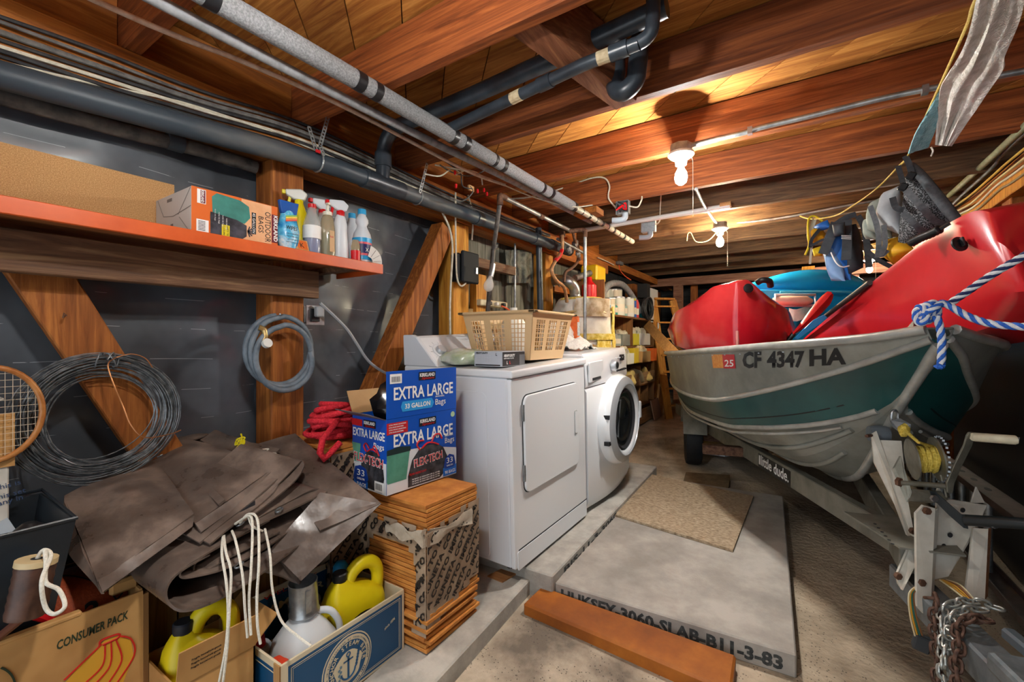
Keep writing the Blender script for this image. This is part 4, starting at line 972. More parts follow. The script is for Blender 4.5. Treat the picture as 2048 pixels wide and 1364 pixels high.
# pouch of wipes leaning in front
po = thing('wipes_pouch', 'blue and white soft pouch with a rainbow print standing next to the carton', 'pouch', (-1.70, at(580, -1.70), ZS))
pts = []
Mp = frame(AX(582, 492, -1.70) + V((0, 0, 0)), (0, 1, .0), (0, .22, 1))
Mp[2][3] = ZS
outl = [(.03, 0), (.04, .035), (.044, .075), (.033, .125), (.028, .155), (.038, .185)]
rings = []
for (w, z), th in zip(outl, (.03, .034, .03, .02, .012, .003)):
    rings.append([Mp @ V((w * cos(a) - .012, z, th * sin(a))) for a in [2 * pi * k / 16 for k in range(16)]])
pou = part('film', MB().loft(rings), mat('pouch_film', '#1f7fc0', '#dfe6ea', c3='#58b6dc', scale=14, rough=.25), po, smooth=50)
part('header', MB().loft([[Mp @ V((x - .012, y_, z_)) for x, y_ in ((-.032, .14), (.03, .14), (.038, .19), (-.04, .19))] for z_ in (-.006, .012)]), mat('pouch_blue', '#1450a0', rough=.3), po, bevel=.002)
for k, c in enumerate(('#d8452a', '#e88a2a', '#e8cf3a', '#7ab857')):
    part('rainbow_print', MB().beam(Mp @ V((-.035, .108 + k * .006, .0245)), Mp @ V((.012, .12 + k * .006, .0225)), .005, .002, up=Mp.to_3x3() @ V((0, 0, 1))), mat('rainbow_%d' % k, c, rough=.4), po)
text('WIPES', Mp @ TR(-.038, .075, .0315), .022, M_INKB, po, width=.045)
for k in range(4): text('ready to use wipes', Mp @ TR(-.04, .058 - k * .011, .0345), .006, mat('navy_ink', '#1d2c55', rough=.5), po, width=.05)
# yellow trigger bottle behind the pouch
t = thing('spray_bottle', 'yellow necked spray bottle with a clear head behind the blue pouch', 'bottle', (-1.80, at(598, -1.80), ZS))
part('bottle_body', blathe([(.001, 0), (.035, 0), (.037, .02), (.036, .12), (.02, .16), (.014, .175), (.001, .175)], -1.80, at(598, -1.8), M_YEL), M_YEL, t, smooth=50)
trigger(t, -1.80, at(598, -1.8), ZS + .165 * BZ, mat('cloudy_head', '#c8c6bc', rough=.25), M_YEL, rz=2.6)
solo('white_card', MB().box(-1.9, -1.88, at(560, -1.88), at(612, -1.88), ZS, ZS + .11), M_INKW, 'plain white card behind the pouch on the shelf', 'card')
t = thing('kraft_label_card', 'small kraft card with an orange printed label at the shelf edge', 'card', (-1.685, at(608, -1.68), ZS))
Mc = frame((-1.672, at(598, -1.672), ZS + .002), (-.12, 1, 0), (-.35, 0, 1))
part('card', MB().box(-.012, .05, -.0, .05, -.004, 0).xf(Mc), M_TAN, t); decal(Mc, 0, .045, .008, .046, M_ORC, t)
text('K', Mc @ TR(.012, .015, .0006), .03, M_INKB, t)
# clear bottle with blue liquid
yb = at(624, -1.715)
t = thing('liquid_bottle', 'clear bottle with red cap and blue liquid on the shelf', 'bottle', (-1.715, yb, ZS))
part('liquid', blathe([(.001, .002), (.027, .002), (.029, .02), (.028, .05), (.001, .05)], -1.715, yb, 0), M_BLIQ, t, smooth=50)
part('bottle_body', blathe([(.001, 0), (.03, 0), (.032, .02), (.03, .1), (.017, .135), (.014, .15), (.001, .15)], -1.715, yb, 0), M_CLEAR, t, smooth=50)
part('label', blathe([(.0325, .05), (.0325, .09)], -1.715, yb, 0), M_INKW, t, smooth=50)
part('cap', blathe([(.001, .145), (.0145, .145), (.0145, .16), (.001, .16)], -1.715, yb, 0), M_RED, t, smooth=40)
# white trigger bottle behind it
t = thing('spray_bottle', 'white headed spray bottle with red nozzle behind the blue liquid bottle', 'bottle', (-1.80, at(645, -1.80), ZS))
part('bottle_body', blathe([(.001, 0), (.036, 0), (.037, .02), (.034, .11), (.018, .15), (.014, .165), (.001, .165)], -1.80, at(645, -1.8), 0), M_CLEAR, t, smooth=50)
trigger(t, -1.80, at(645, -1.8), ZS + .155 * BZ, M_WB, M_RED, rz=pi)
# pump bottle with teal liquid
yb = at(655, -1.705)
t = thing('pump_bottle', 'pump soap bottle half full of teal liquid on the shelf', 'bottle', (-1.705, yb, ZS))
part('liquid', blathe([(.001, .002), (.026, .002), (.027, .03), (.025, .07), (.001, .07)], -1.705, yb, 0), M_TEAL, t, smooth=50)
part('bottle_body', blathe([(.001, 0), (.028, 0), (.03, .02), (.027, .09), (.022, .125), (.014, .137), (.001, .137)], -1.705, yb, 0), M_AMB, t, smooth=50)
part('pump', blathe([(.001, .135), (.017, .135), (.017, .146), (.006, .15), (.005, .172), (.001, .172)], -1.705, yb, 0), mat('ivory_plastic', '#ddd8c8', rough=.4), t, smooth=40)
part('spout', MB().beam((-1.705, yb - .005, ZS + .172 * BZ), (-1.675, yb - .012, ZS + .168 * BZ), .009, .008), mat('ivory_plastic'), t)
part('label', MB().box(-1.6715, -1.6705, yb - .012, yb + .01, ZS + .02, ZS + .11), mat('kraft_label', '#c9a57a', rough=.6), t)
text('lux', frame((-1.6702, yb - .011, ZS + .08), (0, 1, 0), (0, 0, 1)), .014, M_INKR, t)
# white spray bottle
yb = at(681, -1.70)
t = thing('spray_bottle', 'opaque white spray bottle with a red collar at the middle of the shelf end', 'bottle', (-1.70, yb, ZS))
part('bottle_body', blathe([(.001, 0), (.03, 0), (.032, .015), (.031, .05), (.026, .09), (.026, .115), (.02, .138), (.013, .15), (.001, .15)], -1.70, yb, 0, sx=.8, sy=1.), M_WB, t, smooth=50)
trigger(t, -1.70, yb, ZS + .143 * BZ, M_WB, M_RED, rz=2.9)
# small white jug with blue cap behind
yb = at(704, -1.80)
t = thing('small_jug', 'white handled jug with blue cap behind the white spray bottle', 'jug', (-1.80, yb, ZS))
part('jug_body', blathe([(.001, 0), (.04, 0), (.042, .02), (.042, .09), (.024, .14), (.015, .17), (.001, .17)], -1.80, yb, 0), M_WB, t, smooth=50)
part('handle', MB().tube(smoothpath([V((-1.80, yb + .015, ZS + .21)), V((-1.79, yb + .045, ZS + .17)), V((-1.79, yb + .047, ZS + .1))], 5), .009, 8), M_WB, t, smooth=60)
part('cap', blathe([(.001, .168), (.015, .168), (.015, .188), (.001, .188)], -1.80, yb, 0), M_BLUE, t)
# bleach bottle
yb = at(724, -1.72)
t = thing('bleach_bottle', 'white bleach bottle with blue cap and a blue and red label', 'bottle', (-1.72, yb, ZS))
part('bottle_body', blathe([(.001, 0), (.036, 0), (.039, .015), (.039, .085), (.034, .105), (.022, .125), (.019, .134), (.026, .145), (.025, .156), (.017, .168), (.014, .175), (.001, .175)], -1.72, yb, 0, n=24), M_WB, t, smooth=50)
part('cap', blathe([(.001, .174), (.0175, .174), (.0165, .192), (.001, .192)], -1.72, yb, 0), M_BLUE, t, smooth=40)
for z0, z1, m in ((.012, .026, M_BLUE), (.026, .034, mat('pink_ink', '#d8606a', rough=.4)), (.034, .066, mat('navy_print', '#27295e', rough=.4)), (.066, .073, mat('pink_ink')), (.073, .088, M_BLUE)):
    part('label_band', blathe([(.0396, z0), (.0396, z1)], -1.72, yb, 0, n=24), m, t, smooth=50)
text('X', frame((-1.6752, yb - .016, ZS + .052), (0, 1, 0), (0, 0, 1)), .026, M_INKW, t)
# little red bottom bottle
yb = at(712, -1.672)
t = thing('small_bottle', 'small clear bottle with a bright red base at the shelf edge', 'bottle', (-1.675, yb, ZS))
part('bottle_body', blathe([(.001, .02), (.017, .02), (.018, .05), (.012, .07), (.001, .072)], -1.675, yb, 0, n=14), M_AMB, t, smooth=50)
part('base', blathe([(.001, 0), (.018, 0), (.0185, .034), (.001, .034)], -1.675, yb, 0, n=14), M_RED, t, smooth=40)
# paper filter cone at the end
t = thing('paper_cone', 'white printed paper cone lying at the end of the shelf', 'paper', (-1.70, at(750, -1.70), ZS))
Mk = frame((-1.68, at(730, -1.68), ZS + .002), (0, .75, .55), (0, -.55, .75))
rows = []
for i in range(8):
    r = []
    for j in range(12):
        a = radians(-50 + 85 * j / 11); q = .03 + .055 * i / 7
        r.append(Mk @ V((q * cos(a), q * sin(a), .018 * cos((a + .2) * 1.4))))
    rows.append(r)
part('paper', MB().sheet(rows, .0012), mat('print_paper', '#d9d7d2', rough=.7), t, smooth=60)
for k in range(4):
    a0 = -45 + 20 * k; part('print_line', MB().tube([Mk @ V(((.035 + .045 * q / 6) * cos(radians(a0)), (.035 + .045 * q / 6) * sin(radians(a0)), .018 * cos((radians(a0) + .2) * 1.4) + .0012)) for q in range(7)], .0008, 4), M_INKB, t)

# ---------------------------------------------------------------- hose hung on the post
hc_ = AX(565, 698, -1.835)
hp = []
for k in range(96):
    a = radians(100 + k * 360 / 34); R_ = .142 + .012 * sin(k * .21) + .006 * (k % 34) / 34
    q_ = k / 34; R_ *= 1 - .1 * max(0, q_ - 1); hp.append(V((-1.86 + .011 + .019 * q_ + .003 * sin(k * .5), hc_.y + R_ * .93 * cos(a) + .004 * q_ * sin(q_ * 2), hc_.z + R_ * sin(a) - .018 * q_ ** 1.3)))
t = thing('hose_coil', 'grey rubber hose coiled over a nail on the wooden post', 'hose', (-1.85, hc_.y, hc_.z - .16))
part('hose', MB().tube(hp, .0115, 10), mat('grey_rubber', '#5a6570', '#75818b', scale=20, rough=.5), t, smooth=60)
part('brass_elbow', MB().tube(smoothpath([AX(517, 655, -1.82), AX(528, 660, -1.815), AX(530, 672, -1.81), AX(526, 682, -1.81)], 4), .012, 10), mat('brass', '#a98e58', '#c4ab78', scale=20, rough=.35, metal=.8), t, smooth=50)
part('coupling', MB().lathe([(.012, 0), (.019, 0), (.019, .016), (.012, .016)], 14, TR(*AX(532, 688, -1.80)) @ Matrix.Rotation(radians(70), 4, 'Y')), mat('white_plastic'), t, smooth=40)
part('nail', MB().tube([AX(566, 632, -1.87), AX(560, 628, -1.80)], .003, 6), M_STEEL, t)
# nails in the braces
solo('bent_nail', MB().tube([AX(132, 630, -1.905), AX(126, 635, -1.88), AX(128, 626, -1.875), AX(133, 632, -1.875)], .0022, 5), M_RUST, 'bent rusty nail in the left diagonal brace', 'nail')
# ---------------------------------------------------------------- coil of wire
wc = AX(203, 832, -1.86); wp_ = []
N_ = 40
for k in range(N_ * 36):
    a = 2 * pi * k / 36; lp = k / 36
    R_ = .172 + .06 * noise.noise(V((lp * .63, 1.7, 0))) + .016 * noise.noise(V((lp * 2.3, a * .35 % 6.28, 4)))
    cy = .03 * noise.noise(V((lp * .9, 8, 2))); cz = .035 * noise.noise(V((lp * .8, 3, 9)))
    tight = .5 + .5 * sin(a)                                      # loops gather at the tie on top
    wp_.append(V((-1.868 + .022 * noise.noise(V((lp * 1.3, a * .2, 6))) + .03 * (1 - tight), wc.y + (R_ + .02 * (noise.noise(V((lp * 1.9, 0, 0)))) * (1 - tight)) * cos(a) + cy * (1 - tight), wc.z + (R_ * .98) * sin(a) + cz * (1 - tight * .8))))
t = thing('wire_coil', 'large coil of dark steel wire hanging on the diagonal brace', 'wire', (-1.86, wc.y, wc.z - .2))
part('wire', MB().tube(wp_, .0018, 4), mat('dark_wire', '#565a5e', '#8d9194', scale=40, rough=.4, metal=.5), t, smooth=80)
tp = V((-1.855, wc.y + .01, wc.z + .178))
part('tie', MB().tube([tp + V((.012 * cos(k * .9), .028 * sin(k * .37), .024 * sin(k * .9))) for k in range(22)], .002, 5), mat('dark_wire'), t, smooth=60)
part('copper_tail', MB().tube(smoothpath([AX(232, 715, -1.83), AX(216, 730, -1.83), AX(228, 770, -1.82), AX(245, 810, -1.82), AX(262, 850, -1.80), AX(290, 875, -1.78), AX(340, 868, -1.78), AX(362, 860, -1.78)], 6), .0018, 5), mat('copper_wire', '#b0774e', rough=.35, metal=.7), t, smooth=60)
part('copper_tail', MB().tube(smoothpath([AX(232, 715, -1.83), AX(262, 708, -1.84), AX(290, 716, -1.84), AX(305, 735, -1.84)], 5), .0018, 5), mat('copper_wire'), t, smooth=60)
# ================================================================ cartons, tiles, tarp and jugs in the left foreground
# ---- tile packages
M_TILE = mat('terracotta_tile', '#a86428', '#cf8b42', c3='#bd7832', scale=9, rough=.75, vary=.12, bump=.15, bscale=40)
M_KRAFT = mat('kraft_wrap', '#8c7560', '#ad957c', scale=7, rough=.6, bump=.3)
M_KINK = mat('brown_black_ink', '#241d18', rough=.6)
M_FILM = mat('torn_film', '#b9a792', '#d8cbb8', scale=14, rough=.3, alpha=.8)
def tile_stack(name, label, x0, x1, y0, y1, z0, n, loose=()):
    t = thing(name, label, 'tiles', ((x0 + x1) / 2, (y0 + y1) / 2, z0), group='packs of terracotta tiles')
    th = .0158; src = part('tile', MB().box(x0, x1, y0, y1, z0, z0 + th - .0022), M_TILE, t, bevel=.0015)
    for k in range(1, n):
        j = .004 if k not in loose else .012
        inst('tile', src, t, TR(random.uniform(-j, j), random.uniform(-j, j), th * k) @ rotz(random.uniform(-.01, .01) * (3 if k in loose else 1)))
    return t, z0 + th * n
def wrap(t, fr, w, h, keep, rows, seed, size=.031, rot=radians(52), label=None, clips=None):
    """printed kraft paper with a torn outline on one face"""
    mb = MB(); nx = 26; ny = 26
    for i in range(nx):
        for j in range(ny):
            if not keep((i + .5) / nx, (j + .5) / ny): continue
            q = [fr @ V((w * a / nx, h * b / ny, .004 + .003 * noise.noise(V((a * .4, b * .4, seed))))) for a, b in ((i, j), (i + 1, j), (i + 1, j + 1), (i, j + 1))]
            mb.add(q, [(0, 1, 2, 3)])
    part('wrapping_paper', mb, M_KRAFT, t, weld=.0004, solid=.0006, smooth=60)
    off = -w * sin(rot); k = 0
    while off < h * cos(rot) + size:
        s = 'COTTO IMPRUNETA ' * 3 if k % 2 else 'IMPRUNETA COTTO ' * 3
        ox = -off * sin(rot) - .06 * cos(rot); oy = off * cos(rot) - .06 * sin(rot)
        for cl in (clips or [(0, w, 0, h * .95)]):
            text(s, fr @ TR(ox, oy, .008), size, M_KINK, t, width=1.15, bold=.0013, rot=rot, clip=(cl[0] - ox, cl[1] - ox, cl[2] - oy, cl[3] - oy))
        off += size * 1.35; k += 1
SX0, SX1, SY0, SY1 = -1.44, -1.125, 1.165, 1.462
zsl = GZ(1.25) + .073
tA, ztop = tile_stack('tile_pack', 'tall stack of orange terracotta tiles in torn printed paper beside the dryer', SX0, SX1, SY0, SY1, zsl, 34, loose=range(0, 9))
frR = frame((SX1 + .002, SY0 - .004, zsl), (0, 1, 0), (0, 0, 1)); frL = frame((SX0, SY0 - .003, zsl), (1, 0, 0), (0, 0, 1))
HH = ztop - zsl
def keepR(u, v):
    lo = .13 + .2 * u + .012 * sin(u * 23); hi = .80 + .1 * u + .015 * sin(u * 31)
    return lo < v < hi
wrap(tA, frR, SY1 - SY0 + .008, HH, keepR, 17, 3, clips=[(0, .1, .30 * HH, .80 * HH), (.1, .2, .27 * HH, .82 * HH), (.2, .3, .33 * HH, .85 * HH)])
def keepL(u, v):
    inwin = ((u - .42) / .42) ** 4 + ((v - .4) / .30) ** 4 < 1
    return .12 < v < .84 + .02 * sin(u * 19) and not inwin
wrap(tA, frL, SX1 - SX0 + .004, HH, keepL, 17, 8, clips=[(.27, .315, .18 * HH, .82 * HH), (0, .27, .72 * HH, .82 * HH)])
# torn film hanging at the top front corner
rows = []
for i in range(9):
    r = []
    for j in range(14):
        a = j / 13
        p = frL @ V((.12 + .195 * min(1, a * 1.6), 0, .012)) if a < .62 else frR @ V((.004 + .25 * (a - .62) / .38, 0, .012))
        p = p + V((0, 0, HH * (.74 + .17 * i / 8 + .02 * sin(a * 17 + i)))) + V((.012 * noise.noise(V((a * 8, i * .5, 2))), -.012 * abs(noise.noise(V((a * 7, i * .6, 5)))), 0))
        r.append(p)
    rows.append(r)
part('torn_film', MB().sheet(rows[:5], .0012), M_FILM, tA, smooth=60)
BX0, BX1, BY0, BY1 = -1.86, -1.53, 1.06, 1.40
tB, ztopB = tile_stack('tile_pack', 'wrapped stack of terracotta tiles by the wall with red rope on top', BX0, BX1, BY0, BY1, zsl, 45)
frB = frame((BX0, BY0 - .003, zsl), (1, 0, 0), (0, 0, 1)); frB2 = frame((BX1 + .002, BY0 - .004, zsl), (0, 1, 0), (0, 0, 1))
wrap(tB, frB, BX1 - BX0 + .004, ztopB - zsl, lambda u, v: v < .965 + .008 * sin(u * 30), 22, 4, rot=radians(35))
wrap(tB, frB2, BY1 - BY0 + .008, ztopB - zsl, lambda u, v: v < .96 + .01 * sin(u * 26), 22, 6, rot=radians(48))
# ---- red rope heap
rp = []
rc = AX(672, 868, -1.64); rc = V((-1.66, 1.17, ztopB + .03))
for k in range(240):
    a = k * .42; lay = k / 240
    rp.append(rc + V((.06 * cos(a) * (1 - .3 * sin(k * .07)) + .02 * sin(k * .05), (.105 + .02 * sin(k * .11)) * (1 - .35 * lay) * sin(a) + .02 * cos(k * .06), .085 * lay + .02 * sin(k * .23) + .025 * cos(a * .5 + k * .02) + .012)))
for k, q in enumerate(((645, 880), (640, 905), (648, 918), (662, 905), (680, 885))): rp.append(AX(*q, -1.515))
solo('red_rope', MB().tube(rp, .0125, 7), mat('red_rope', '#b80f1c', '#e03040', scale=140, rough=.8, bump=.5), 'heap of bright red rope on the wrapped tiles by the wall', 'rope', smooth=70)

# ---- blue trash bag carton
K0 = AZ(773, 992, ztop + .004); K1 = AZ(912, 946, ztop + .004); K2 = AZ(711, 964, ztop + .004)
xk = (K1 - K0).normalized(); wk = (K1 - K0).length
yk = V((-xk.y, xk.x, 0)); dk = .226
MK = frame(K0, xk, yk); hk = .287
M_BLUEC = mat('blue_carton', '#0f4fb4', rough=.38); M_WHC = mat('white_print_carton', '#d5d9dd', rough=.45); M_KR = mat('plain_cardboard', '#a88358', '#bb9668', scale=5, rough=.75)
bb = thing('trash_bag_carton', 'tall blue open carton of extra large bags standing on the tiles', 'box', M=MK)
th = .003
part('front_wall', MB().box(0, wk, 0, th, 0, hk), M_BLUEC, bb, local=True); part('back_wall', MB().box(0, wk, dk - th, dk, 0, hk), M_BLUEC, bb, local=True)
part('side_wall', MB().box(0, th, th, dk - th, 0, hk), M_BLUEC, bb, local=True); part('side_wall', MB().box(wk - th, wk, th, dk - th, 0, hk), M_BLUEC, bb, local=True)
part('bottom', MB().box(0, wk, 0, dk, -.001, .002), M_KR, bb, local=True)
flp = part('lid_flap', MB().box(0, wk, -.001, th - .001, hk + .001, hk + .183), M_BLUEC, bb, local=True)
part('side_flap', MB().box(0, .085, .004, dk - .004, 0, .003).xf(TR(.0, 0, hk) @ Matrix.Rotation(radians(202), 4, 'Y')), mat('dark_flap', '#4a4346', '#6d6366', scale=30, rough=.5), bb, local=True)
part('back_flap', MB().box(.0, wk, 0, .1, 0, .003).xf(TR(0, dk, hk) @ Matrix.Rotation(radians(65), 4, 'X')), M_KR, bb, local=True)
part('black_bags', lump((.17, .12, hk + .0), .15, .09, .13, 6, .35, flat=False).xf(Matrix()), mat('black_film', '#0c0d10', rough=.2, spec=.7), bb, local=True, smooth=35)
ft = MK @ frame((0, -.0006, 0), (1, 0, 0), (0, 0, 1)); fs = MK @ frame((-.0006, dk, 0), (0, -1, 0), (0, 0, 1))
fu = MK @ frame((0, -.0016, 0), (1, 0, 0), (0, 0, 1))
def L(k, fr=ft): return fr @ TR(0, 0, .0006 * k)
def H2(px, py, fr): return hit(px, py, fr)
def badge(fr, x, y, w, k=2, scr=True, par=bb):
    decal(L(k, fr), x, x + w, y, y + w * .36, M_INKB, par); text('KIRKLAND', L(k + 1, fr) @ TR(x + w * .05, y + w * .15, 0), w * .22, M_INKW, par, width=w * .9, bold=w * .006)
    if scr: text('Signature', L(k + 1, fr) @ TR(x + w * .15, y + w * .03, 0), w * .14, M_INKR, par, width=w * .75, shear=.35)
WHT = M_INKW
# flap (read from hk up)
z0 = hk
badge(fu, .155, z0 + .14, .09)
decal(L(1, fu), .014, .07, z0 + .135, z0 + .172, WHT, bb)
for k in range(7): decal(L(2, fu), .022 + .006 * k, .0245 + .006 * k, z0 + .141, z0 + .162, M_INKB, bb)
text('EXTRA LARGE', L(1, fu) @ TR(.032, z0 + .072, 0), .068, WHT, bb, width=.315, bold=.0012)
decal(L(1, fu), 0, 0, 0, 0, mat('sky_blue_ink', '#2f96dc', rough=.4), bb, poly=[(.065, z0 + .042), (.073, z0 + .022), (.225, z0 + .022), (.237, z0 + .042), (.225, z0 + .062), (.073, z0 + .062)])
text('33 GALLON', L(2, fu) @ TR(.085, z0 + .033, 0), .026, WHT, bb, width=.13, bold=.0007)
text('Bags', L(1, fu) @ TR(.245, z0 + .03, 0), .036, WHT, bb, width=.058); text('DRAWSTRING', L(1, fu) @ TR(.245, z0 + .062, 0), .009, WHT, bb, width=.05)
# front
decal(L(1), 0, 0, 0, 0, M_WHC, bb, poly=[(0, 0), (wk, 0), (wk, .115), (.2, .15), (.1, .155), (0, .13)])
decal(L(2), 0, 0, 0, 0, mat('green_bin_print', '#3f7f6c', '#5a9c86', scale=9, rough=.45), bb, poly=[(.004, .042), (.092, .042), (.112, .168), (.0, .16), (0, .05)])
decal(L(3), 0, 0, 0, 0, mat('dark_rim_print', '#1c3030', rough=.45), bb, poly=[(.0, .15), (.112, .15), (.114, .168), (.06, .176), (0, .17)])
decal(L(3), 0, 0, 0, 0, mat('bag_print', '#1b1b1e', '#4a4a50', scale=25, rough=.35), bb, poly=[(.1, .006), (.27, .004), (.305, .03), (.312, .09), (.29, .13), (.255, .152), (.2, .158), (.155, .145), (.12, .11), (.1, .05)])
for pts in (((.16, .145), (.145, .165), (.155, .18), (.18, .178)), ((.17, .148), (.2, .165), (.235, .16), (.262, .148)), ((.22, .16), (.24, .19), (.268, .19), (.28, .17))):
    part('red_tie_print', MB().tube(smoothpath([ft @ V((a, b, .003)) for a, b in pts], 5), .0035, 5), M_INKR, bb)
decal(L(1), .0, .1, .228, .272, M_INKR, bb)
for k in range(4): text('EXTRA STRONG DRAWSTRING', L(2) @ TR(.01, .262 - k * .0095, 0), .007, WHT, bb, width=.08 - .012 * (k % 2))
badge(ft, .158, .238, .09)
text('EXTRA LARGE', L(1) @ TR(.032, .178, 0), .068, WHT, bb, width=.315, bold=.0012)
text('Bags', L(2) @ TR(.30, .145, 0), .034, WHT, bb, width=.055); text('DRAWSTRING', L(2) @ TR(.30, .173, 0), .008, WHT, bb, width=.048)
text('FLEX-TECH', L(4) @ TR(.13, .078, 0), .046, WHT, bb, width=.155, bold=.0013, rot=.06); text('FLEX-TECH', L(5) @ TR(.132, .079, 0), .044, M_INKR, bb, width=.15, bold=.0, rot=.06)
decal(L(4), 0, 0, 0, 0, mat('mid_blue_ink', '#1668c8', rough=.4), bb, poly=[(.288, .004), (wk - .001, .004), (wk - .001, .045), (.288, .04)])
decal(L(5), 0, 0, 0, 0, mat('deep_blue_ink', '#0a3a94', rough=.4), bb, poly=[(.292, .045), (.302, .035), (.352, .035), (.362, .05), (.352, .085), (.325, .095), (.3, .08)])
text('33', L(6) @ TR(.308, .057, 0), .034, WHT, bb, width=.036); text('GALLON', L(6) @ TR(.308, .043, 0), .01, WHT, bb, width=.036); text('90 BAGS', L(6) @ TR(.298, .012, 0), .02, WHT, bb, width=.062)
text('TEAR RESISTANT', L(4) @ TR(.105, .05, 0), .012, M_INKR, bb, width=.09)
for k in range(3): text('90 BAGS 33 GALLON (125 L) 1.2 MIL', L(4) @ TR(.12, .03 - k * .009, 0), .007, WHT, bb, width=.15)
part('seal_print', MB().lathe([(.012, 0), (.012, .0008)], 14, L(1) @ TR(wk - .022, hk - .022, 0)), mat('pale_green_ink', '#a9c8a0', rough=.5), bb)
# side
decal(L(1, fs), 0, 0, 0, 0, M_WHC, bb, poly=[(0, 0), (dk, 0), (dk, .12), (0, .115)])
decal(L(2, fs), 0, 0, 0, 0, mat('green_bin_print'), bb, poly=[(.004, .1), (.05, .1), (.062, .175), (.0, .175)])
decal(L(3, fs), 0, 0, 0, 0, mat('bag_print'), bb, poly=[(.05, .01), (.2, .004), (.215, .06), (.205, .12), (.17, .155), (.11, .155), (.07, .12)])
badge(fs, .08, .245, .08)
decal(L(1, fs), 0, .07, .245, .272, M_INKR, bb)
text('EXTRA LARGE', L(2, fs) @ TR(.008, .205, 0), .045, WHT, bb, width=.21, bold=.001); text('Bags', L(4, fs) @ TR(.15, .17, 0), .032, WHT, bb, width=.065)
text('FLEX-TECH', L(4, fs) @ TR(.015, .105, 0), .05, WHT, bb, width=.195, bold=.0013, rot=-.03); text('FLEX-TECH', L(5, fs) @ TR(.018, .106, 0), .048, M_INKR, bb, width=.19, bold=.0, rot=-.03)
decal(L(4, fs), .01, .11, .003, .03, mat('mid_blue_ink'), bb)
decal(L(5, fs), 0, 0, 0, 0, mat('deep_blue_ink'), bb, poly=[(.012, .035), (.03, .022), (.1, .022), (.115, .04), (.1, .08), (.06, .09), (.025, .08)])
text('33', L(6, fs) @ TR(.04, .048, 0), .035, WHT, bb, width=.05); text('GALLON', L(6, fs) @ TR(.04, .032, 0), .012, WHT, bb, width=.05); text('BAGS', L(6, fs) @ TR(.04, .006, 0), .022, WHT, bb, width=.06)
decal(L(4, fs), .155, .215, .006, .045, WHT, bb)
for k in range(7): decal(L(5, fs), .163 + .006 * k, .166 + .006 * k, .014, .038, M_INKB, bb)
for pts in (((.1, .15), (.085, .17), (.1, .182), (.12, .165)), ((.11, .152), (.14, .165), (.17, .155)), ((.14, .16), (.155, .18), (.17, .165), (.185, .145))):
    part('red_tie_print', MB().tube(smoothpath([fs @ V((a, b, .003)) for a, b in pts], 5), .003, 5), M_INKR, bb)
# ---------------------------------------------------------------- support crate and brown tarp
M_TARP = mat('brown_tarp', '#4a3e37', '#7d6d62', c3='#5e5149', scale=7, detail=9, rough=.36, spec=.5, bump=.35, bscale=14, rvar=.15)
M_TEDGE = mat('tarp_edge', '#2c2420', rough=.6)
cr = thing('storage_crate', 'brown ridged crate under the folded tarp', 'crate', (-1.78, .78, GZ(.8) + .07))
zc0 = GZ(.8) + .073
M_CRATE = wood('crate_wood', '#5f4322', '#94703c', 'z')
for k in range(7): part('slat', MB().box(-1.605, -1.59, .50 + k * .078, .50 + k * .078 + .072, zc0, .52), M_CRATE, cr)
part('crate_body', MB().box(-1.96, -1.606, .50, 1.044, zc0, .54), M_CRATE, cr)
tp_ = thing('folded_tarp', 'big brown waterproof tarp folded in layers over the boxes', 'tarp', P(400, 1060, 1.35))
def pv(a): return P(a[0], a[1], a[2])
def patch(c, nu=22, nv=22, th=.006, amp=.006, seed=0, bulge=0., nm='fold'):
    c = [pv(q) for q in c]; rows = []
    n = (c[1] - c[0]).cross(c[3] - c[0]).normalized()
    if n.z < 0: n = -n
    for i in range(nu):
        u = i / (nu - 1); r = []
        for j in range(nv):
            v = j / (nv - 1)
            p = c[0] * (1 - u) * (1 - v) + c[1] * u * (1 - v) + c[2] * u * v + c[3] * (1 - u) * v
            k = amp * (noise.noise(p * 7 + V((seed, 0, 0))) + .5 * noise.noise(p * 19 + V((0, seed, 0)))) + bulge * sin(pi * u) * sin(pi * v)
            r.append(p + n * k)
        rows.append(r)
    return part(nm, MB().sheet(rows, th), M_TARP, tp_, smooth=50)
def fold(prof, E, n=10, th=.006, seed=0, amp=.004, drop=0., nm='fold'):
    """a bent layer: the visible edge profile swept back along E"""
    pr = smoothpath([pv(q) for q in prof], 4); rows = []
    for i in range(n):
        s = i / (n - 1)
        rows.append([p + V(E) * s + V((0, 0, -drop * s * s)) + V((0, 0, 1)) * amp * noise.noise(p * 9 + V((seed, s * 3, 0))) for p in pr])
    return part(nm, MB().sheet(rows, th), M_TARP, tp_, smooth=50)
E1 = (-.33, -.02, .03)
# lowest layers: two long U folds whose open ends face right
fold([(655, 985, 1.56), (600, 1010, 1.48), (520, 1048, 1.38), (430, 1098, 1.26), (362, 1140, 1.17), (334, 1175, 1.13), (338, 1208, 1.12), (372, 1224, 1.13), (440, 1198, 1.2), (540, 1135, 1.34), (640, 1062, 1.5)], E1, seed=1)
fold([(560, 1065, 1.42), (480, 1105, 1.31), (420, 1140, 1.24), (398, 1152, 1.22), (388, 1138, 1.22), (400, 1118, 1.24), (450, 1090, 1.3), (540, 1040, 1.42)], E1, seed=2, th=.005)
fold([(470, 1130, 1.27), (430, 1146, 1.23), (372, 1156, 1.18), (360, 1148, 1.17), (372, 1136, 1.18), (420, 1112, 1.25)], E1, seed=12, th=.005)
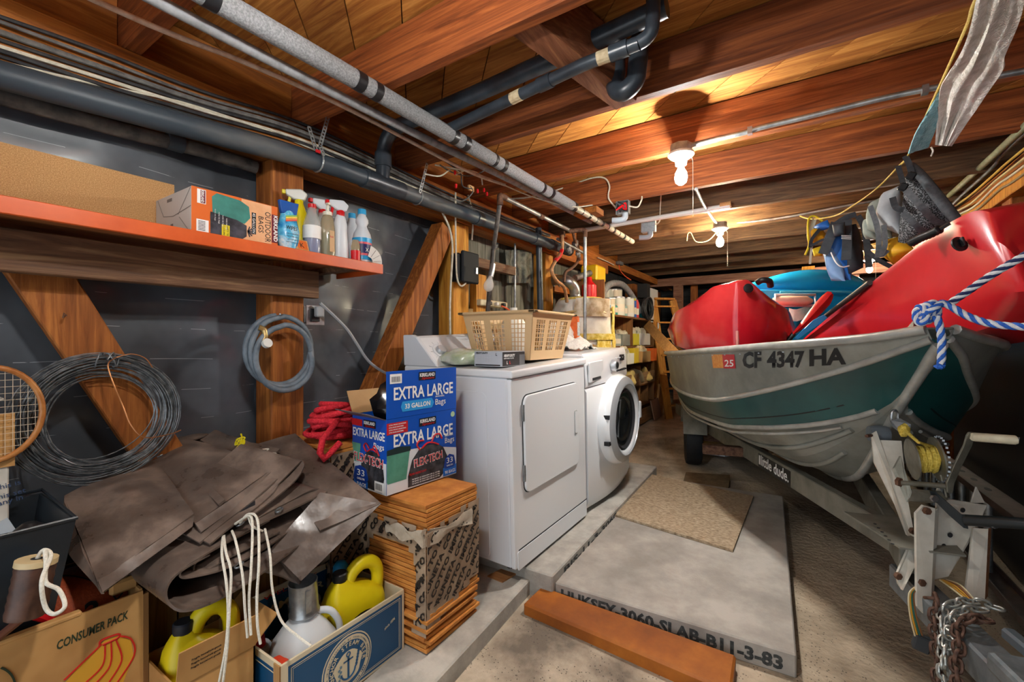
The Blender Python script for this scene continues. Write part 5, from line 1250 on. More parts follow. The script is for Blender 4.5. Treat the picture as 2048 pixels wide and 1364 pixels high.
# middle: loop opening on the right
fold([(420, 1098, 1.28), (500, 1048, 1.38), (585, 1000, 1.5), (628, 980, 1.56), (646, 985, 1.58), (644, 1004, 1.57), (610, 1040, 1.5), (540, 1090, 1.38), (470, 1130, 1.28)], (-.2, -.1, .05), seed=3)
fold([(470, 1040, 1.36), (540, 985, 1.46), (590, 935, 1.55), (604, 922, 1.58), (608, 934, 1.57), (590, 962, 1.52), (540, 1005, 1.43), (480, 1050, 1.34)], (-.22, -.1, .05), seed=4)
fold([(400, 1085, 1.26), (470, 1030, 1.36), (540, 972, 1.47), (556, 960, 1.5), (548, 985, 1.46), (490, 1032, 1.36), (420, 1088, 1.26)], (-.25, -.05, .04), seed=5)
# upper panels
patch([(128, 992, 1.30), (300, 905, 1.62), (388, 1030, 1.30), (196, 1165, 1.08)], seed=6, amp=.005, bulge=.03, th=.007)
patch([(196, 1163, 1.083), (388, 1028, 1.303), (384, 1052, 1.29), (205, 1188, 1.065)], nu=20, nv=6, seed=7, amp=.004)
patch([(128, 992, 1.30), (196, 1165, 1.08), (205, 1188, 1.06), (140, 1105, 1.17)], nu=14, nv=8, seed=8, amp=.008)
patch([(296, 912, 1.585), (345, 868, 1.75), (556, 932, 1.56), (390, 1048, 1.30)], seed=9, amp=.005, bulge=.024, th=.007)
patch([(332, 905, 1.62), (345, 900, 1.64), (450, 1000, 1.375), (438, 1010, 1.36)], nu=4, nv=20, seed=10, amp=.002, th=.008)
patch([(255, 905, 1.60), (270, 866, 1.75), (420, 866, 1.80), (330, 912, 1.62)], seed=13, amp=.012, bulge=.02)
patch([(400, 880, 1.74), (430, 862, 1.82), (560, 900, 1.68), (520, 940, 1.60)], seed=14, amp=.01, bulge=.015)
patch([(390, 1048, 1.296), (556, 934, 1.552), (552, 958, 1.545), (402, 1066, 1.285)], nu=20, nv=6, seed=15, amp=.004)
# the broad flap to the right, over the tile pack
patch([(505, 892, 1.72), (590, 868, 1.80), (762, 1008, 1.58), (640, 1062, 1.46)], nu=28, seed=16, amp=.006, bulge=.022)
patch([(640, 985, 1.54), (762, 1008, 1.58), (602, 1162, 1.38), (540, 1100, 1.40)], nu=24, seed=17, amp=.008, th=.006)
patch([(602, 1160, 1.385), (540, 1098, 1.405), (555, 1120, 1.43), (600, 1168, 1.40)], nu=12, nv=6, seed=18, amp=.004)
patch([(480, 1130, 1.30), (545, 1095, 1.41), (600, 1168, 1.41), (560, 1150, 1.40)], nu=12, nv=10, seed=19, amp=.006)
# grommets
for gx, gy, gt in ((318, 911, 1.6), (480, 1047, 1.37), (558, 1020, 1.455), (478, 1130, 1.265)):
    part('grommet', MB().tube([P(gx, gy, gt - .022) + V((.010 * cos(a * pi / 8), .010 * sin(a * pi / 8), .004 * sin(a * pi / 8))) for a in range(16)], .0028, 6, closed=True), M_STEEL, tp_, smooth=60)
part('reinforced_corner', MB().sheet([[P(450 + 12 * i, 1062 - 9 * i - 8 * j + 8, 1.345 + .012 * i) for j in range(4)] for i in range(6)], .004), mat('black_patch', '#25262a', rough=.5), tp_, smooth=50)
# cords
M_CORD = mat('white_cord', '#c9c3b4', '#e0dbcd', scale=220, rough=.85, bump=.3)
for k, pts in enumerate((((470, 1048, 1.33), (500, 1032, 1.31), (505, 1062, 1.27), (502, 1140, 1.22), (498, 1200, 1.2), (502, 1270, 1.19)), ((480, 1046, 1.33), (497, 1028, 1.32), (515, 1040, 1.29), (518, 1120, 1.22), (514, 1190, 1.2), (515, 1250, 1.19), (521, 1288, 1.19)),
        ((446, 1072, 1.30), (444, 1110, 1.22), (452, 1160, 1.18), (456, 1220, 1.17), (452, 1290, 1.16), (438, 1366, 1.15)), ((448, 1072, 1.30), (452, 1105, 1.22), (462, 1145, 1.19), (459, 1220, 1.17), (455, 1290, 1.16), (446, 1364, 1.15)),
        ((464, 1062, 1.32), (472, 1085, 1.25), (485, 1150, 1.2), (490, 1220, 1.19), (495, 1275, 1.19)), ((530, 1058, 1.36), (540, 1110, 1.28), (545, 1180, 1.25), (562, 1240, 1.24), (595, 1272, 1.23), (622, 1292, 1.22)),
        ((496, 1030, 1.33), (505, 1052, 1.3), (525, 1062, 1.33)))):
    part('cord', MB().tube(smoothpath([pv(q) for q in pts], 7), .0036, 6), M_CORD, tp_, smooth=60)
yt = thing('yellow_tie', 'knotted yellow twine on the tarp', 'twine', P(480, 890, 1.70))
for k in range(5):
    b = [P(480 + random.uniform(-12, 12), 888 + random.uniform(-14, 8), 1.68) for _ in range(4)]; part('twine', MB().tube(smoothpath(b, 4), .0028, 5), M_YEL, yt, smooth=60)
part('twine', MB().tube(smoothpath([P(480, 890, 1.68), P(484, 878, 1.68), P(482, 868, 1.7)], 4), .003, 5), M_YEL, yt)
solo('white_lace', MB().tube(smoothpath([P(498, 905, 1.64), P(520, 900, 1.64), P(538, 898, 1.64), P(528, 905, 1.635), P(545, 906, 1.635), P(552, 908, 1.63), P(540, 914, 1.63)], 5), .003, 5), M_CORD, 'short white lace lying on the tarp folds', 'cord', smooth=60)

# ---------------------------------------------------------------- banana carton with its contents
M_CARD = mat('tan_cardboard', '#a87a44', '#c4975c', scale=4, rough=.75)
M_CEDGE = mat('corrugated_edge', '#8a6238', '#c09660', kind='wave', scale=90, rough=.8, dist=.5)
bx = -1.50; byn, byf = -.02, .462; bz0, bz1 = GZ(.2) + .075, .50
bc = thing('banana_carton', 'tan cardboard carton printed with red outlined bananas', 'box', ((bx - .18), (byn + byf) / 2, bz0))
part('front_wall', MB().box(bx - .006, bx, byn, byf, bz0, bz1), M_CARD, bc); part('back_wall', MB().box(bx - .37, bx - .364, byn, byf, bz0, bz1), M_CARD, bc)
part('side_wall', MB().box(bx - .364, bx - .006, byf - .006, byf, bz0, bz1 + .005), M_CARD, bc); part('side_wall', MB().box(bx - .364, bx - .006, byn, byn + .006, bz0, bz1), M_CARD, bc)
part('bottom', MB().box(bx - .37, bx, byn, byf, bz0 - .002, bz0 + .004), M_CARD, bc)
part('cut_edge', MB().box(bx - .03, bx + .0015, byf, byf + .012, bz0, bz1 - .01), M_CEDGE, bc)
part('folded_tab', MB().box(bx - .05, bx - .03, byf - .06, byf, bz1, bz1 + .035), M_CARD, bc, bevel=.006)
part('top_fold', MB().box(bx - .02, bx + .002, byn, .34, bz1 - .004, bz1 + .007), M_CARD, bc, bevel=.003)
fb_ = frame((bx + .0003, byn, bz0), (0, 1, 0), (0, 0, 1))
x0_, y0_ = hit(114, 1300, fb_); x1_, y1_ = hit(257, 1236, fb_)
text('CONSUMER PACK', fb_ @ TR(x0_, y0_, 0), .03, mat('dark_green_ink', '#24331f', rough=.6), bc, width=(x1_ - x0_), shear=.2, bold=.0006, rot=math.atan2(y1_ - y0_, x1_ - x0_))
M_BAN = mat('banana_print', '#d09a2c', rough=.6); M_BRED = mat('banana_outline', '#c42018', rough=.6)
arcs = [((203, 1288), (170, 1320), (128, 1360)), ((210, 1290), (205, 1330), (170, 1366)), ((222, 1285), (220, 1330), (190, 1368)), ((232, 1280), (243, 1320), (215, 1368)), ((237, 1272), (262, 1278), (268, 1310), (232, 1368))]
poly = [hit(a, b, fb_) for a, b in ((200, 1290), (210, 1280), (235, 1272), (262, 1280), (267, 1312), (245, 1368), (128, 1368), (170, 1320))]
decal(fb_, 0, 0, 0, 0, M_BAN, bc, poly=poly)
for a in arcs: part('banana_line', MB().tube(smoothpath([fb_ @ V((*hit(*q, fb_), .0008)) for q in a], 6), .0022, 4), M_BRED, bc)
part('banana_line', MB().tube(smoothpath([fb_ @ V((*hit(*q, fb_), .0008)) for q in ((199, 1292), (203, 1280), (236, 1268), (235, 1276), (205, 1290))], 5), .0026, 4), M_BRED, bc)
part('printed_arc', MB().tube([fb_ @ V((*hit(-8 + 38 * cos(a), 1372 - 38 * sin(a), fb_), .0008)) for a in [.1 + 1.2 * k / 8 for k in range(9)]], .0025, 4), mat('dark_green_ink'), bc)
# black bin
M_BIN = mat('blue_black_plastic', '#161b20', '#252c33', scale=5, rough=.4)
bn = thing('black_bin', 'dark open plastic bin holding papers in the banana carton', 'bin', (-1.70, .14, .3))
def rect(x0, x1, y0, y1, z): return [V((x0, y0, z)), V((x1, y0, z)), V((x1, y1, z)), V((x0, y1, z))]
outer = [rect(-1.80, -1.552, -.0, .262, .30), rect(-1.86, -1.525, -.06, .335, .735)]
inner = [rect(-1.795, -1.557, .005, .257, .305), rect(-1.853, -1.532, -.053, .328, .735)]
mb = MB(); mb.loft(outer, True, False); mb.loft(inner, True, False)
n = len(mb.v); mb.add([], [])
mb.f += [(4, 5, 13, 12), (5, 6, 14, 13), (6, 7, 15, 14), (7, 4, 12, 15), (0, 3, 2, 1), (8, 9, 10, 11)]
part('bin_shell', mb, M_BIN, bn)
part('rim', MB().tube([V((-1.525, -.06, .735)), V((-1.525, .335, .735)), V((-1.86, .335, .745)), V((-1.86, -.06, .745))], .005, 6, closed=True), M_BIN, bn)
solo('folded_papers', MB().sheet([[V((-1.8 + .05 * i, .1 + .04 * j, .66 + .02 * abs(j - 2) - .005 * i)) for j in range(5)] for i in range(5)], .004), mat('pale_paper', '#a9b4bd', rough=.6), 'pale folded papers inside the dark bin', 'paper')
solo('black_bottle_cap', MB().lathe([(.001, 0), (.03, 0), (.03, .05), (.012, .065), (.001, .065)], 14, TR(-1.62, .27, .66)), M_BLACK, 'round black knob sticking out of the dark bin corner', 'cap', smooth=40)
# grip with cord
gt_ = thing('tool_grip', 'brown leather wrapped grip with cream end and cord loop', 'handle', P(55, 1230, 1.0))
g1_ = P(72, 1128, 1.0); g0_ = P(50, 1232, .985); ax_ = (g1_ - g0_).normalized()
part('grip', MB().tube([g0_.lerp(g1_, k / 12) for k in range(13)], [.0335 + .0016 * (k % 2) for k in range(13)], 14), mat('dark_leather', '#3a241c', '#573a2c', scale=20, rough=.45), gt_, smooth=70)
part('end_disc', MB().tube([g1_, g1_ + ax_ * .012], .036, 18), mat('cream_plastic', '#c4ae84', rough=.5), gt_, smooth=40)
part('hole', MB().tube([g1_ + ax_ * .0118, g1_ + ax_ * .0125], .011, 12), M_GAP, gt_)
part('cord_loop', MB().tube(smoothpath([g1_ + ax_ * .01, g1_ + ax_ * .03 + RT * .01, g1_ + ax_ * .018 + RT * .03, P(84, 1160, .95), P(90, 1212, .95), P(108, 1228, .95), P(130, 1212, .96), P(118, 1180, .97), P(92, 1165, .97), P(92, 1130, .985), g1_ + ax_ * .03 + RT * .014], 6), .0042, 7), M_CORD, gt_, smooth=60)
part('shaft', MB().tube([g0_, P(0, 1272, .99), P(-40, 1300, 1.)], .009, 8), mat('brown_cane', '#5a3020', rough=.5), gt_)
solo('red_bar', MB().tube([P(72, 1232, 1.06), P(150, 1258, 1.13)], .009, 8), M_RED, 'red plastic bar inside the banana carton', 'bar', smooth=40)
solo('light_chain', MB().tube(smoothpath([P(18, 1280, 1.06), P(40, 1266, 1.08), P(60, 1264, 1.08), P(90, 1252, 1.1)], 5), [.004 + .0015 * (k % 2) for k in range(16)], 6), M_STEEL, 'short shiny chain lying in the banana carton', 'chain')
# basketball
bk = V((-1.66, .365, .44)); ba = thing('basketball', 'orange basketball with black seams in the banana carton', 'ball', bk - V((0, 0, .118)))
part('ball', lump(bk, .118, .118, .118, 0, 0., 22, flat=False), mat('basketball_rubber', '#8f3a17', '#a8481f', scale=150, rough=.6, bump=.3), ba, smooth=60)
for R_ in (Matrix.Rotation(.5, 4, 'X'), Matrix.Rotation(1.9, 4, 'X') @ Matrix.Rotation(.6, 4, 'Y'), Matrix.Rotation(1.2, 4, 'Y')):
    part('seam', MB().tube([bk + (R_ @ V((.1185 * cos(a), .1185 * sin(a), 0))) for a in [2 * pi * k / 32 for k in range(32)]], .0022, 5, closed=True), M_BLACK, ba)
text('2', frame(bk + V((.119, -.01, .02)), (0, 1, 0), (-.2, 0, 1)), .06, M_BLACK, ba, bold=.002)
# white carton with text and wooden racket by the left edge
wcb = thing('white_carton', 'stained white carton with blue lettering at the left edge', 'box', (-1.86, .2, .5))
part('carton_body', MB().box(-1.96, -1.80, .02, .262, .50, .94), mat('stained_white', '#b9b3a6', '#dcd8ce', scale=6, rough=.65), wcb, bevel=.003)
part('open_flap', MB().box(-1.96, -1.80, .0, .11, 0, .004).xf(TR(0, .15, .985) @ Matrix.Rotation(.35, 4, 'X')), mat('stained_white'), wcb)
fw = frame((-1.7995, .02, .5), (0, 1, 0), (0, 0, 1)); M_BLT = mat('ink_blue', '#3a4a6a', rough=.6)
for s, px, py in (('This is', 6, 968), ('this set', 16, 984), ('any in', 10, 998)):
    a, b = hit(px + 36, py, fw); text(s, fw @ TR(a, b, 0), .02, M_BLT, wcb, align='RIGHT', rot=.12)
rk = thing('tennis_racket', 'old wooden racket with strung head at the left edge', 'racket', P(-15, 900, 1.25))
rcn = AX(-22, 830, -1.785)
cyc = [V((-1.785 + .03 * cos(a) * 0, rcn.y + .098 * cos(a), rcn.z + .125 * sin(a))) for a in [2 * pi * k / 40 for k in range(40)]]
part('frame', MB().tube(cyc, .0075, 8, closed=True), mat('varnished_wood', '#9c5f2e', '#c0854a', scale=20, rough=.35), rk, smooth=60)
M_STR = mat('string', '#c8b8a0', rough=.5)
for k in range(-6, 7):
    q = k / 7; w = sqrt(1 - q * q)
    part('string', MB().tube([V((-1.785, rcn.y + .098 * q, rcn.z - .123 * w)), V((-1.785, rcn.y + .098 * q, rcn.z + .123 * w))], .0007, 4), M_STR, rk)
    part('string', MB().tube([V((-1.7845, rcn.y - .096 * w, rcn.z + .125 * q)), V((-1.7845, rcn.y + .096 * w, rcn.z + .125 * q))], .0007, 4), M_STR, rk)
solo('cardboard_sheet', MB().box(-1.80, -1.795, .0, .272, .84, .985), M_CARD, 'tan cardboard scrap behind the wooden racket', 'board')

# ---------------------------------------------------------------- jugs
def jug(name, label, M, w, d, h, m, capm, group=None):
    """moulded jug: shouldered body, capped spout on one side, hooped handle on the other"""
    t = thing(name, label, 'jug', M=M, group=group)
    def rr(a0, a1, b, z, n=4): return [V((a0 + x, -b / 2 + y, z)) for x, y in rrect(a1 - a0, b, min(.03, (a1 - a0) * .3, b * .35), n)]
    rings = [rr(-w / 2 + .01, w / 2 - .01, d - .02, 0), rr(-w / 2, w / 2, d, .015), rr(-w / 2, w / 2, d, h * .62), rr(-w / 2 + .01, w / 2 - .006, d * .95, h * .7), rr(-w / 2 + .012, w * .3, d * .78, h * .77), rr(-w / 2 + .02, w * .05, d * .6, h * .83), rr(-w / 2 + .03, -w / 2 + .085, .05, h * .88), rr(-w / 2 + .036, -w / 2 + .079, .043, h * .9)]
    part('jug_body', MB().loft(rings), m, t, local=True, smooth=50)
    hd = smoothpath([V((-w * .12, 0, h * .78)), V((-w * .02, 0, h * .93)), V((w * .15, 0, h * 1.0)), V((w * .34, 0, h * .97)), V((w * .45, 0, h * .85)), V((w * .44, 0, h * .62))], 5)
    part('handle', MB().tube(hd, [.021 + .004 * sin(pi * k / 25) for k in range(26)], 10), m, t, local=True, smooth=60)
    part('cap', MB().lathe([(.001, 0), (.024, 0), (.0255, .004), (.0255, .026), (.022, .03), (.001, .03)], 18, TR(-w / 2 + .057, 0, h * .895)), capm, t, local=True, smooth=40)
    return t
M_YJ = mat('yellow_jug', '#d9c20e', '#e6d21c', scale=5, rough=.4, spec=.5)
# beer carton
ax0, ax1, ay0, ay1 = -1.555, -1.228, .69, 1.155
az0 = GZ(.92) + .072; az1 = az0 + .225
bcn = thing('beer_carton', 'blue and cream beer carton holding jugs on the slab', 'box', ((ax0 + ax1) / 2, (ay0 + ay1) / 2, az0))
M_CREAM = mat('cream_card', '#cfc2a4', rough=.6); M_BEER = mat('beer_blue', '#124a72', rough=.45)
part('front_wall', MB().box(ax1 - .007, ax1, ay0, ay1, az0, az1), M_CREAM, bcn, bevel=.001); part('back_wall', MB().box(ax0, ax0 + .007, ay0, ay1, az0, az1 + .05), M_CREAM, bcn)
part('side_wall', MB().box(ax0 + .007, ax1 - .007, ay0, ay0 + .007, az0, az1), M_CREAM, bcn); part('side_wall', MB().box(ax0 + .007, ax1 - .007, ay1 - .007, ay1, az0, az1), M_CREAM, bcn)
part('bottom', MB().box(ax0, ax1, ay0, ay1, az0 - .001, az0 + .004), M_CARD, bcn)
part('cut_edge', MB().box(ax1 - .03, ax1 + .0008, ay0 - .004, ay0, az0, az1), M_CEDGE, bcn)
fa = frame((ax1 + .0003, ay0, az0), (0, 1, 0), (0, 0, 1)); WA = ay1 - ay0; HA = az1 - az0
decal(fa, .022, WA - .012, .012, HA - .014, M_BEER, bcn)
def outline(fr, x0, x1, y0, y1, w, m, par, k=1):
    for a in ((x0, x1, y0, y0 + w), (x0, x1, y1 - w, y1), (x0, x0 + w, y0, y1), (x1 - w, x1, y0, y1)): decal(fr @ TR(0, 0, .0005 * k), *a, m, par, name='printed_rule')
outline(fa, .03, WA - .02, .02, HA - .022, .002, M_CREAM, bcn); outline(fa, .036, WA - .026, .026, HA - .028, .001, M_CREAM, bcn)
cx_, cy_ = WA * .475, HA * .44
for r_, m_, k_ in ((.094, M_CREAM, 1), (.09, M_BEER, 2), (.086, M_CREAM, 3), (.071, M_BEER, 4)): decal(fa @ TR(0, 0, .0005 * k_), 0, 0, 0, 0, m_, bcn, poly=circ(r_, 32, cx_, cy_))
decal(fa @ TR(0, 0, .0025), 0, 0, 0, 0, M_CREAM, bcn, poly=[(cx_ + .052 * (1 + .08 * sin(5 * a)) * cos(a), cy_ - .008 + .05 * sin(a)) for a in [2 * pi * k / 30 for k in range(30)]])
def arc_text(s, r, a0, a1, size, m, inside=False, lift=.003):
    for k, ch in enumerate(s):
        if ch == ' ': continue
        a = a0 + (a1 - a0) * k / (len(s) - 1)
        q = (a - pi / 2) if not inside else (a + pi / 2)
        text(ch, fa @ TR(cx_ + r * cos(a), cy_ + r * sin(a), lift) @ rotz(q), size, m, bcn, align='CENTER', bold=size * .01)
arc_text('ANCHOR STEAM BEER', .055, radians(205), radians(-12), .019, M_CREAM, lift=.0032)
arc_text('San Francisco since 1896', .08, radians(222), radians(325), .0105, M_BEER, inside=True)
arc_text('MADE IN SAN FRANCISCO BY TRADITIONAL BREWING', .0755, radians(200), radians(-15), .006, M_BEER)
# anchor emblem, barley and hops
ak = fa @ TR(cx_, cy_ - .01, .0034)
part('anchor_print', MB().box(-.0035, .0035, -.035, .035, 0, .0006, ak), M_BEER, bcn); part('anchor_print', MB().box(-.018, .018, .02, .025, 0, .0006, ak), M_BEER, bcn)
part('anchor_print', MB().tube([ak @ V((.026 * cos(a), -.012 + .024 * sin(a), 0)) for a in [pi + pi * k / 12 for k in range(13)]], .003, 5), M_BEER, bcn)
part('anchor_print', MB().tube([ak @ V((.007 * cos(a), .041 + .007 * sin(a), 0)) for a in [2 * pi * k / 12 for k in range(12)]], .002, 5, closed=True), M_BEER, bcn)
for k in range(6):
    part('barley_print', MB().prism(circ(.004, 8), .0006, ak @ TR(.03 + .002 * k, -.01 + .009 * k, 0) @ rotz(.8) @ Matrix.Diagonal((2, .8, 1, 1))), M_BEER, bcn)
    part('hops_print', MB().prism(circ(.0045, 7), .0006, ak @ TR(-.034 + .006 * (k % 2), -.025 + .008 * k, 0)), mat('grey_blue_ink', '#5f7a8a', rough=.5), bcn)
text('since 1896', fa @ TR(WA * .8, HA * .55, .0012), .014, M_CREAM, bcn, width=.05, rot=.3, shear=.3)
fsd = frame((ax0, ay0 - .0003, az0), (1, 0, 0), (0, 0, 1))
decal(fsd, .02, ax1 - ax0 - .02, .02, HA - .02, M_BEER, bcn); outline(fsd, .03, ax1 - ax0 - .03, .03, HA - .03, .003, M_CREAM, bcn)
fbk = frame((ax0 + .0074, ay0, az0), (0, 1, 0), (0, 0, 1))
decal(fbk, .02, WA - .02, .1, HA + .03, M_BEER, bcn); text('STEAM BEER', fbk @ TR(.05, HA - .03, .0006), .035, M_CREAM, bcn, width=.3, bold=.001); text('WELCOME', fbk @ TR(.12, HA + .022, .0006), .02, M_INKR, bcn, width=.2)
# contents
MJ = frame((-1.345, 1.02, az0 + .006), (.2, 1, 0), (-1, .2, 0))
j2 = jug('yellow_jug', 'yellow jug with black cap standing in the beer carton', MJ, .21, .12, .33, M_YJ, M_BLACK)
dl = MJ @ frame((0, -.0606, 0), (1, 0, 0), (0, 0, 1))
decal(dl, 0, 0, 0, 0, M_INKB, j2, poly=[(.07 * cos(a) + .02, .14 + .05 * sin(a)) for a in [2 * pi * k / 20 for k in range(20)]])
text('HY-PER', dl @ TR(-.03, .145, .0006), .025, M_INKW, j2, width=.1, shear=.3)
# cloudy gallon jug with tin over its neck
mj = thing('cloudy_jug', 'cloudy white gallon jug with a tin can over its neck', 'jug', (-1.36, .83, az0 + .005))
c_ = V((-1.345, .835, az0 + .006))
rings = []
for z, r_ in ((0, .085), (.01, .094), (.15, .094), (.18, .086), (.22, .06), (.245, .04), (.265, .03), (.29, .025)):
    rings.append([c_ + V((x, y_, z)) for x, y_ in [(r_ * (abs(cos(a)) ** .7) * (1 if cos(a) > 0 else -1), r_ * (abs(sin(a)) ** .7) * (1 if sin(a) > 0 else -1)) for a in [2 * pi * k / 28 for k in range(28)]]])
M_MILK = mat('cloudy_plastic', '#cdd0d2', rough=.35, spec=.5)
part('jug_body', MB().loft(rings), M_MILK, mj, smooth=55)
part('handle', MB().tube(smoothpath([c_ + V((.015, .028, .255)), c_ + V((.04, .065, .245)), c_ + V((.055, .088, .2)), c_ + V((.058, .088, .14))], 5), .011, 10), M_MILK, mj, smooth=60)
part('moulded_panel', MB().tube(smoothpath([c_ + V((.075, -.03, .21)), c_ + V((.095, -.055, .16)), c_ + V((.096, -.035, .12)), c_ + V((.096, .03, .12))], 5), .003, 6), M_MILK, mj, smooth=60)
tn = thing('tin_can', 'empty silver tin can upended on the cloudy jug neck', 'can', c_ + V((0, 0, .24)))
part('can_wall', MB().lathe([(.045, 0), (.047, .004), (.043, .01), (.043, .1), (.0445, .105), (.042, .105), (.042, .012), (.045, 0)], 24, TR(*(c_ + V((0, 0, .258)))) @ Matrix.Rotation(.06, 4, 'X'), caps=False), M_STEEL, tn, smooth=50)
part('seam_tab', MB().cbox(c_ + V((.043, -.014, .313)), (.004, .018, .07)), M_GALV, tn)
solo('blue_topped_bottle', MB().lathe([(.001, 0), (.033, 0), (.035, .02), (.034, .18), (.026, .2), (.03, .225), (.028, .27), (.018, .285), (.001, .287)], 18, TR(-1.485, 1.07, az0 + .006)), mat('cyan_plastic', '#1e8fc4', rough=.35), 'cyan topped bottle behind the yellow jug in the beer carton', 'bottle', smooth=50)
sc_ = thing('silver_can', 'silver can with a red spout in the beer carton', 'can', (-1.45, .745, az0))
part('can_body', MB().lathe([(.001, 0), (.05, 0), (.05, .12), (.03, .165), (.001, .165)], 20, TR(-1.45, .765, az0 + .006) @ Matrix.Rotation(.12, 4, 'X')), mat('silver_print', '#8f9498', '#b9bec0', scale=10, rough=.4), sc_, smooth=45)
part('spout', MB().lathe([(.001, .16), (.02, .16), (.018, .195), (.012, .2), (.001, .2)], 14, TR(-1.45, .765, az0 + .006) @ Matrix.Rotation(.12, 4, 'X')), M_RED, sc_, smooth=45)
bt = thing('blue_tin', 'blue and yellow tin with red lid in the beer carton', 'can', (-1.31, .73, az0))
part('tin_body', MB().lathe([(.001, 0), (.035, 0), (.035, .155), (.001, .155)], 20, TR(-1.315, .735, az0 + .006)), mat('blue_tin', '#173a9a', rough=.4), bt, smooth=45)
part('label', MB().lathe([(.0354, .04), (.0354, .12)], 20, TR(-1.315, .735, az0 + .006), caps=False), mat('yellow_label', '#c9ab3a', '#e7dcae', scale=60, rough=.5), bt, smooth=45)
part('lid', MB().lathe([(.001, .155), (.028, .155), (.026, .175), (.001, .176)], 18, TR(-1.315, .735, az0 + .006)), mat('orange_red_lid', '#c83c1e', rough=.4), bt, smooth=45)
solo('grey_bucket', MB().lathe([(.001, 0), (.045, 0), (.055, .2), (.052, .2), (.043, .006), (.001, .006)], 20, TR(-1.5, .93, az0 + .006)), mat('grey_plastic', '#8f9192', rough=.4), 'small grey bucket behind the cloudy jug', 'bucket', smooth=45)

# small open carton with the first yellow jug
cy0, cy1, cx0, cx1 = .475, .672, -1.545, -1.33
cz0 = GZ(.57) + .073
cz1 = cz0 + .315
sc2 = thing('open_carton', 'small open brown carton between the banana and beer cartons', 'box', ((cx0 + cx1) / 2, (cy0 + cy1) / 2, cz0))
for a in ((cx1 - .005, cx1, cy0, cy1), (cx0, cx0 + .005, cy0, cy1), (cx0, cx1, cy0, cy0 + .005), (cx0, cx1, cy1 - .005, cy1)): part('carton_wall', MB().box(*a, cz0, cz1 - .04), M_CARD, sc2)
part('front_flap', MB().box(0, .004, cy0, cy1, 0, .1).xf(TR(cx1, 0, cz1 - .04) @ Matrix.Rotation(radians(12), 4, 'Y')), M_CARD, sc2)
part('side_flap', MB().box(cx0, cx1, 0, .004, 0, .09).xf(TR(0, cy1 - .004, cz1 - .04) @ Matrix.Rotation(radians(-50), 4, 'X')), M_CARD, sc2)
part('bottom', MB().box(cx0, cx1, cy0, cy1, cz0 - .001, cz0 + .004), M_CARD, sc2)
ff2 = TR(cx1 + .0045, cy0, cz1 - .04) @ Matrix.Rotation(radians(12), 4, 'Y') @ frame((0, 0, 0), (0, 1, 0), (0, 0, 1))
for k in range(3): text('Fragile household goods', ff2 @ TR(.03, .06 - k * .012, 0), .008, M_INKB, sc2, width=.07)
jug('yellow_jug', 'yellow jug with dark cap in the small open carton', frame(((cx0 + cx1) / 2 - .01, (cy0 + cy1) / 2, cz0 + .006), (.12, 1, 0), (-1, .12, 0)), .185, .12, .375, M_YJ, mat('navy_cap', '#20262f', rough=.4))
# ================================================================ aluminium boat
from mathutils.bvhtree import BVHTree
AFT = V((-.2425, .9701, 0)); PORT = V((-.9701, -.2425, 0)); BOW = V((.36, 1.85, 0))
S_ = [0, .1, .2, .3, .45, .6, .8, 1.0, 1.4, 1.8, 2.4, 3.0, 3.8]
BG = [.03, .14, .235, .31, .39, .455, .53, .59, .68, .75, .78, .78, .76]
ZG = [1.215, 1.19, 1.177, 1.167, 1.157, 1.147, 1.135, 1.125, 1.105, 1.09, 1.075, 1.065, 1.06]
BRL = [.02, .10, .16, .22, .31, .39, .47, .54, .635, .70, .735, .735, .72]
ZRL = [1.185, 1.13, 1.085, 1.046, .99, .942, .89, .851, .825, .817, .81, .81, .81]
BC = [.004, .006, .012, .045, .17, .30, .385, .45, .55, .62, .655, .66, .65]
ZC = [1.178, 1.09, 1.0, .92, .84, .787, .745, .71, .685, .67, .665, .66, .66]
ZK = [1.17, 1.08, .99, .895, .735, .60, .53, .505, .49, .485, .48, .48, .48]
def itp(s, A):
    if s <= S_[0]: return A[0]
    for i in range(len(S_) - 1):
        if s <= S_[i + 1]:
            h = S_[i + 1] - S_[i]; t = (s - S_[i]) / h
            def m(k): return (A[1] - A[0]) / (S_[1] - S_[0]) if k == 0 else (A[-1] - A[-2]) / (S_[-1] - S_[-2]) if k == len(S_) - 1 else (A[k + 1] - A[k - 1]) / (S_[k + 1] - S_[k - 1])
            a, b = m(i) * h, m(i + 1) * h
            return (2 * t ** 3 - 3 * t * t + 1) * A[i] + (t ** 3 - 2 * t * t + t) * a + (-2 * t ** 3 + 3 * t * t) * A[i + 1] + (t ** 3 - t * t) * b
    return A[-1]
def HP(s, b, z, sd): return BOW + AFT * s + PORT * (b * sd) + V((0, 0, z))
SS = [k * .02 for k in range(5)] + [.1 + .05 * k for k in range(75)]
M_ALU = mat('bare_aluminium', '#74766f', '#96978f', c3='#85867e', scale=4, detail=6, rough=.42, metal=.25, spec=.5)
M_ALUR = mat('aluminium_rail', '#9a9b95', '#b6b7b1', scale=12, rough=.35, metal=.4)
M_GRN = mat('dark_green_paint', '#0f3f40', '#16504f', scale=4, rough=.28, spec=.6, coat=.2)
boat = thing('aluminium_boat', 'green and silver aluminium boat with registration number on a trailer', 'boat', M=frame(tuple(BOW + AFT * 1.8) + (), AFT, PORT) if False else TR(*(BOW + AFT * 1.8 + V((0, 0, .48)))))
def strip(sd, f0, f1, n):
    g = []
    for s in SS:
        a = f0(s); b = f1(s); g.append([HP(s, a[0] + (b[0] - a[0]) * k / n + (f0.__dict__.get('bul', 0)) * sin(pi * k / n), a[1] + (b[1] - a[1]) * k / n, sd) for k in range(n + 1)])
    return g
def fG(s): return itp(s, BG), itp(s, ZG)
